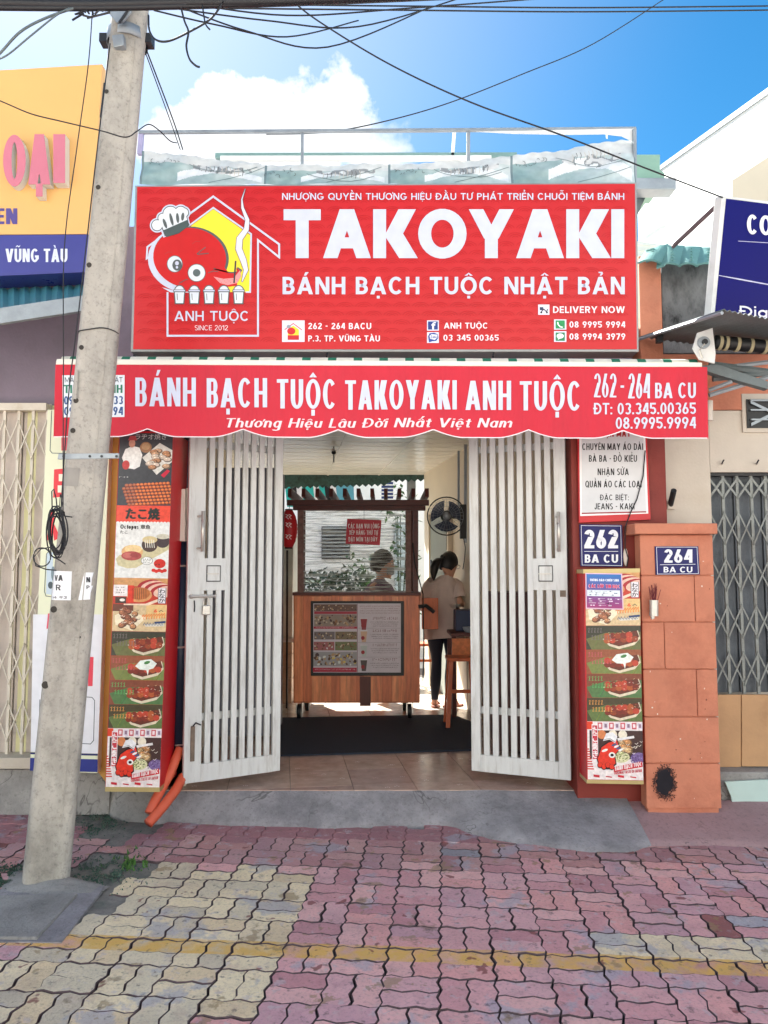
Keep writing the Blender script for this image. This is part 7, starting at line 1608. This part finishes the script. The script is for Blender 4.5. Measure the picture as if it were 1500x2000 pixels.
pr.poly([(96, 1000), (107, 1000), (103, 1055), (92, 1055)], (224, 60, 70), 2); pr.poly([(100, 1010), (118, 1050), (106, 1056)], (224, 60, 70), 3)
pr.line([(97, 1075), (91, 1082), (87, 1155), (90, 1164), (102, 1166)], 1.4, (90, 104, 104), 1); pr.poly([(92, 1080), (104, 1078), (102, 1162), (90, 1160)], (196, 214, 226), 1); pr.ell(99, 1143, 5, 7, (70, 84, 90), 3); pr.ell(104, 1120, 4, 14, (120, 140, 150), 3)
pr.poly([(94, 1198), (98, 1198), (94, 1228), (91, 1228)], (224, 90, 110), 2); pr.poly([(174, 1283), (183, 1283), (181, 1340), (172, 1340)], (222, 66, 84), 2)
pr.line([(166, 1361), (180, 1362), (185, 1368), (183, 1446), (177, 1453), (158, 1452)], 1.4, (70, 84, 90), 1); pr.line([(78, 1366), (76, 1440)], 1.4, (70, 84, 90), 1)
pr.build('printed_sheet', t)
t = thing('threshold_block', 'low cream stone sill below the cream scissor gate at left', 'sill', P(20, 1520, 4.85))
MB().box(-5, P(62, 1490, 4.86).x, 4.86, 5.3, P(0, 1502, 4.86).z, P(0, 1480, 4.86).z).build('sill', m_cream, t, bevel=.004); MB().box(-5, P(215, 1490, 4.9).x, 4.9, 5.4, 0, P(0, 1503, 4.9).z).build('footing', m_conc, t)

# ------------------------------------------------------------------ the leaning pole and its hardware
t = thing('utility_pole', 'leaning grey concrete utility pole at left with clamps and paper stickers', 'utility pole', G(90, 1716, 0))
pb = G(90, 1716, 0); pt = P(253, 40, 3.78); Yb_, Yt_ = pb.y, pt.y
ax = (pt - pb); 
def pole_at(s): return pb + ax * s, .1185 + (.0965 - .1185) * s
def sect(a):
    """rounded-square section turned so that one long edge shows right of the middle"""
    b = a - radians(24); return .915 / ((abs(cos(b)) ** 4.5 + abs(sin(b)) ** 4.5) ** (1 / 4.5))
rg = []
for i in range(61):
    s_ = -.02 + 1.12 * i / 60; c, r = pole_at(s_); row = []
    for k in range(56):
        a = 2 * pi * k / 56; rr = r * sect(a) * (1 + .003 * noise.noise(Vector((cos(a) * 3, sin(a) * 3, i * .7)))); row.append(c + Vector((cos(a) * rr, sin(a) * rr, 0)))
    rg.append(row)
mb = MB(); mb.loft(rg); mb.build('shaft', m_pole, t, smooth=True)
_front = [(cos(a) * sect(a), sin(a) * sect(a)) for a in [pi + pi * k / 180 for k in range(181)]]
def on_pole(px, py, off=.0):
    """point on the front of the shaft"""
    d = ray(px, py); s_ = .5
    for _ in range(4):
        p = CAM + d * (pole_at(s_)[0].y / d.y); s_ = (p.z - pb.z) / ax.z
    c, r = pole_at(s_); u = (p.x - c.x) / r; q = min(_front, key=lambda f: abs(f[0] - u) + (0 if f[1] < 0 else 9)); return Vector((c.x + q[0] * r, c.y + q[1] * r - off, p.z))
mb = MB(); mb.tube([on_pole(x, y, .001) for x, y in [(262 - (y - 120) * .0925 + (8 if y < 300 else 8), y) for y in range(60, 1650, 30)]], .0028, 5); mb.build('mould_seam', m_pole, t)
m_hole = mat('hole_dark', (60, 56, 52), .95, .2)
for px, py, r in ((222, 203, .011), (207, 386, .012), (190, 534, .013), (176, 691, .012), (166, 792, .013), (160, 849, .013), (141, 1007, .014), (125, 1188, .016), (109, 1331, .018), (167, 1242, .006)):
    c = on_pole(px, py, .0005); MB().disc(c + Vector((0, -.002, 0)), r, 12, 'y', .006).build('bolt_hole', m_hole, t)
MB().tube([on_pole(217, 185, .01), on_pole(212, 215, .008), on_pole(206, 245, .008)], .004, 5).build('tie_wire', m_dark, t)
MB().tube([on_pole(x, 655 + 4 * sin(x * .08), .006) for x in range(160, 240, 6)], .003, 5).build('tie_wire', m_dark, t)
MB().tube([on_pole(169, 735, .01), on_pole(168, 760, .012), on_pole(166, 790, .01)], .006, 6).build('rod_stub', m_pole, t)
cl, r_ = pole_at((P(0, 890, 3.75).z) / ax.z)
band = MB(); band.hexa([P(112, 897, 3.6), P(232, 895, 3.6), P(232, 885, 3.6), P(114, 886, 3.6)], [p + Vector((0, .012, 0)) for p in (P(112, 897, 3.6), P(232, 895, 3.6), P(232, 885, 3.6), P(114, 886, 3.6))])
cb = band.build('clamp', m_zinc, t, bevel=.002)
for px in (124, 175, 198, 227): MB().disc(P(px, 891, 3.595), .006, 10, 'y', .01).build('bolt', m_dark, cb)
for z_, nm in ((P(0, 78, 3.78).z, 1),):
    c, r = pole_at(z_ / ax.z); rg = [[c + Vector((cos(a) * (r + .006), sin(a) * (r + .006), dz)) for a in [2 * pi * k / 26 for k in range(26)]] for dz in (-.03, .03)]
    cc = MB().loft(rg, cap=False); o = cc.build('clamp', m_zinc, t, smooth=True); sd = o.modifiers.new('t', 'SOLIDIFY'); sd.thickness = .004
    MB().box(c.x - r - .04, c.x - r, c.y - .03, c.y + .03, z_ - .025, z_ + .02).build('lug', m_dark, o); MB().box(c.x + r, c.x + r + .035, c.y - .03, c.y + .03, z_ - .03, z_ + .02).build('lug', m_dark, o)
MB().ppoly([(218, 68), (241, 66), (242, 88), (222, 92)], 3.66, .04).build('terminal_box', m_zinc, t, bevel=.004)
MB().ppoly([(196, 0), (262, 0), (255, 24), (240, 42), (228, 44), (210, 22)], 3.65, .012).build('bracket', m_zinc, t, bevel=.002)
MB().tube([P(258, 8, 3.65), P(233, 44, 3.64)], .006, 6).build('brace', m_dark, t)
# stickers
def sticker(q, lines, col=(232, 234, 238)):
    s = Print(lambda x, y, off=0: on_pole(x, y, .002 + off), 0); n = 8
    for i in range(n):
        for j in range(4):
            f = lambda u, v: ((q[0][0] * (1 - u) + q[1][0] * u) * (1 - v) + (q[3][0] * (1 - u) + q[2][0] * u) * v, (q[0][1] * (1 - u) + q[1][1] * u) * (1 - v) + (q[3][1] * (1 - u) + q[2][1] * u) * v)
            s.poly([f(i / n, (j + 1) / 4), f((i + 1) / n, (j + 1) / 4), f((i + 1) / n, j / 4), f(i / n, j / 4)], col, 0)
    for tx, x0, a, x1, b in lines: s.text(tx, x0, a, x1, b, (56, 58, 62), 4, a=.22)
    s.build('sticker', t)
sticker([(121, 1115), (157, 1116), (154, 1171), (117, 1170)], [("VA", 125, 1123, 142, 1134), ("R", 129, 1141, 138, 1152), ("H: 93", 122, 1163, 148, 1168)]); sticker([(177, 1118), (191, 1118), (187, 1170), (166, 1171)], [("N", 180, 1127, 186, 1137), ("P", 180, 1143, 185, 1150)])
sticker([(132, 918), (172, 920), (169, 955), (130, 953)], [], (150, 146, 140))
# coiled cable on the pole
rnd = random.Random(12); mb = MB()
for k in range(9):
    cx, cy, rx, ry = 113 + rnd.uniform(-5, 4), 1040 + rnd.uniform(-8, 8), 14 + rnd.uniform(-4, 4), 40 + rnd.uniform(-8, 8); ph = rnd.uniform(-.15, .15)
    mb.tube([P(cx + rx * cos(a) * cos(ph) - ry * sin(a) * sin(ph), cy + ry * sin(a), 3.58 + rnd.uniform(-.004, .004) + k * .006) for a in [2 * pi * q / 26 for q in range(27)]], .0035, 5, cap=False)
mb.tube([P(x, y, 3.57) for x, y in ((104, 1068), (80, 1072), (66, 1088), (70, 1105), (90, 1112), (110, 1114))], .003, 5); mb.tube([P(82 + 17 * cos(a), 1088 + 18 * sin(a), 3.6) for a in [2 * pi * q / 24 for q in range(25)]], .003, 5, cap=False)
mb.tube([P(x, y, 3.6) for x, y in ((102, 1000), (101, 960), (105, 955), (110, 975), (112, 1000))], .003, 5); mb.tube([P(x, y, 3.6) for x, y in ((115, 1000), (118, 965), (123, 990))], .003, 5)
mb.tube([P(x, y, 3.58) for x, y in ((98, 1060), (100, 1085), (118, 1095), (128, 1102))], .003, 5); mb.tube([P(x, y, 3.58) for x, y in ((128, 1008), (141, 1010))], .003, 5)
tag(mb.build('cable_coil', m_blackwire), 'untidy coil of thin black cable hung on the left of the pole', 'cable coil')
def wire(label, pts, r=.004, ma=None, name='overhead_wire', group=None):
    c = [P(*p) for p in pts]; dense = []
    for i in range(len(c) - 1):
        p0 = c[max(i - 1, 0)]; p1 = c[i]; p2 = c[i + 1]; p3 = c[min(i + 2, len(c) - 1)]
        for k in range(8):
            u = k / 8; dense.append(.5 * ((2 * p1) + (p2 - p0) * u + (2 * p0 - 5 * p1 + 4 * p2 - p3) * u * u + (3 * p1 - p0 - 3 * p2 + p3) * u ** 3))
    dense.append(c[-1]); o = MB().tube(dense, r, 6).build(name, ma or m_blackwire, smooth=True); tag(o, label, 'wire', group)
wire('thin black wire hanging down the left face of the pole to the coil, outermost', [(215, 85, 3.6), (190, 290, 3.6), (150, 640, 3.6), (135, 760, 3.58), (122, 950, 3.58), (118, 1010, 3.58)], .003)
wire('thin black wire hanging beside the pole with a knot of twigs at its top', [(180, 28, 3.55), (172, 130, 3.55), (150, 290, 3.55), (126, 480, 3.55), (124, 700, 3.55), (123, 1000, 3.56)], .0025)
wire('sagging thin wire crossing in front of the yellow sign and the pole', [(-40, 185, 3.5), (0, 197, 3.5), (60, 222, 3.5), (120, 237, 3.5), (200, 256, 3.5), (245, 268, 3.5), (268, 256, 3.55), (290, 243, 3.6), (310, 254, 3.7), (332, 275, 3.8), (345, 279, 3.9)], .003)
wire('twin stay wire slanting from the pole clamp to the old banner, upper strand', [(285, 95, 3.8), (310, 160, 4.0), (340, 240, 4.3), (357, 292, 4.6)], .004); wire('twin stay wire slanting from the pole clamp to the old banner, lower strand', [(283, 100, 3.8), (305, 160, 4.0), (334, 240, 4.3), (352, 292, 4.6)], .003)
wire('long thin wire rising from the steel rail to the top right sky', [(520, 262, 4.8), (640, 258, 4.9), (760, 235, 5.0), (880, 200, 5.2), (1020, 145, 5.4), (1160, 85, 5.7), (1310, -10, 6)], .004)
wire('straight black wire running down from the top bundle to the blue sign', [(560, -8, 4.3), (620, 40, 4.3), (760, 125, 4.3), (920, 200, 4.3), (1100, 265, 4.3), (1260, 328, 4.25), (1412, 386, 4.2)], .0045)
for i, (y0, y1, y2, r, lab) in enumerate(((4, 9, 2, .024, 'thickest black cable of the bundle along the top edge'), (14, 16, 6, .014, 'second thick cable just under the thickest one at the top edge'))):
    wire(lab, [(-80, y0, 3.5), (150, y1, 3.5), (330, y1 - 3, 3.5), (560, y2, 3.55), (900, y2 - 14, 3.7)], r)
wire('grey cable sagging from the top left corner up to the pole', [(-30, 130, 3.4), (0, 104, 3.4), (40, 62, 3.4), (90, 35, 3.45), (150, 14, 3.5)], .006, m_sheetdk); wire('thinner grey cable beneath it, curving to the top left', [(-30, 122, 3.4), (10, 110, 3.4), (60, 70, 3.4), (110, 30, 3.45), (140, 14, 3.5)], .004, m_sheetdk)
wire('long loop of black cable bowing down right of the pole', [(290, 30, 3.6), (292, 60, 3.55), (305, 78, 3.5), (330, 80, 3.5), (370, 62, 3.5), (410, 38, 3.5), (432, 10, 3.5), (440, -8, 3.5)], .005); wire('loose cable end with a bent tip dangling right of the pole', [(350, 0, 3.5), (360, 40, 3.5), (368, 62, 3.5), (364, 90, 3.5), (370, 115, 3.5), (382, 128, 3.5), (390, 131, 3.5)], .005)
wire('short stub of cable beside the dangling end', [(395, 5, 3.5), (398, 30, 3.5), (402, 48, 3.5), (410, 58, 3.5)], .004)
for k, (a, b, c, d) in enumerate((((300, 20), (420, 48), (560, 72), (700, 40)), ((330, 5), (480, 60), (640, 92), (840, 14)), ((310, 12), (520, 40), (700, 52), (900, -4)), ((340, 2), (560, 30), (800, 16), (1100, -6)))):
    wire('%s of the four slack wires bowing right of the pole top' % ['uppermost left', 'lowest and longest', 'middle', 'flattest'][k], [(*a, 3.6), (*b, 3.7), (*c, 3.9), (*d, 4.3)], .004)
for k, y in enumerate((12, 20)): wire('%s of the two level wires crossing the top right sky' % ['upper', 'lower'][k], [(420, y - 4, 3.9), (800, y, 4.2), (1150, y + 3, 4.6), (1560, y - 1, 5)], .0045)
mb = MB(); rnd = random.Random(2)
for k in range(9): a = P(150 + rnd.uniform(-4, 40), 24 + rnd.uniform(-6, 6), 3.5); mb.tube([a, a + Vector((rnd.uniform(-.05, .05), 0, rnd.uniform(-.02, .03))), a + Vector((rnd.uniform(-.1, .1), 0, rnd.uniform(-.03, .03)))], .005, 5)
tag(mb.build('wire_knot', m_blackwire), 'ragged knot of twisted wire ends left of the pole top', 'wire knot')

# ------------------------------------------------------------------ unseen houses behind the viewer, added for bounce light
for k, (x0, x1, h, c) in enumerate(((-24, -14, 7.5, (220, 218, 212)), (-13.9, -5, 9, (230, 226, 216)), (-4.9, 4, 7, (214, 208, 196)), (4.1, 13, 10, (232, 230, 224)), (13.1, 24, 7.5, (212, 208, 202)))):
    t = thing('added_house', ['tall grey white', 'wide cream', 'low ochre', 'tallest white', 'beige'][k] + ' house added unseen across the road for bounce light', 'house', ((x0 + x1) / 2, -12, 0), 'houses across the road')
    MB().box(x0, x1, -18, -12, 0, h).build('wall', mat('house_paint_%s' % 'abcde'[k], c, .8, .05, 2), t)
    for j in range(int(h / 3)):
        for i in range(3):
            xx = x0 + (x1 - x0) * (i + .5) / 3; MB().box(xx - .7, xx + .7, -11.99, -11.95, j * 3 + .9, j * 3 + 2.3).build('window', m_dark, t)
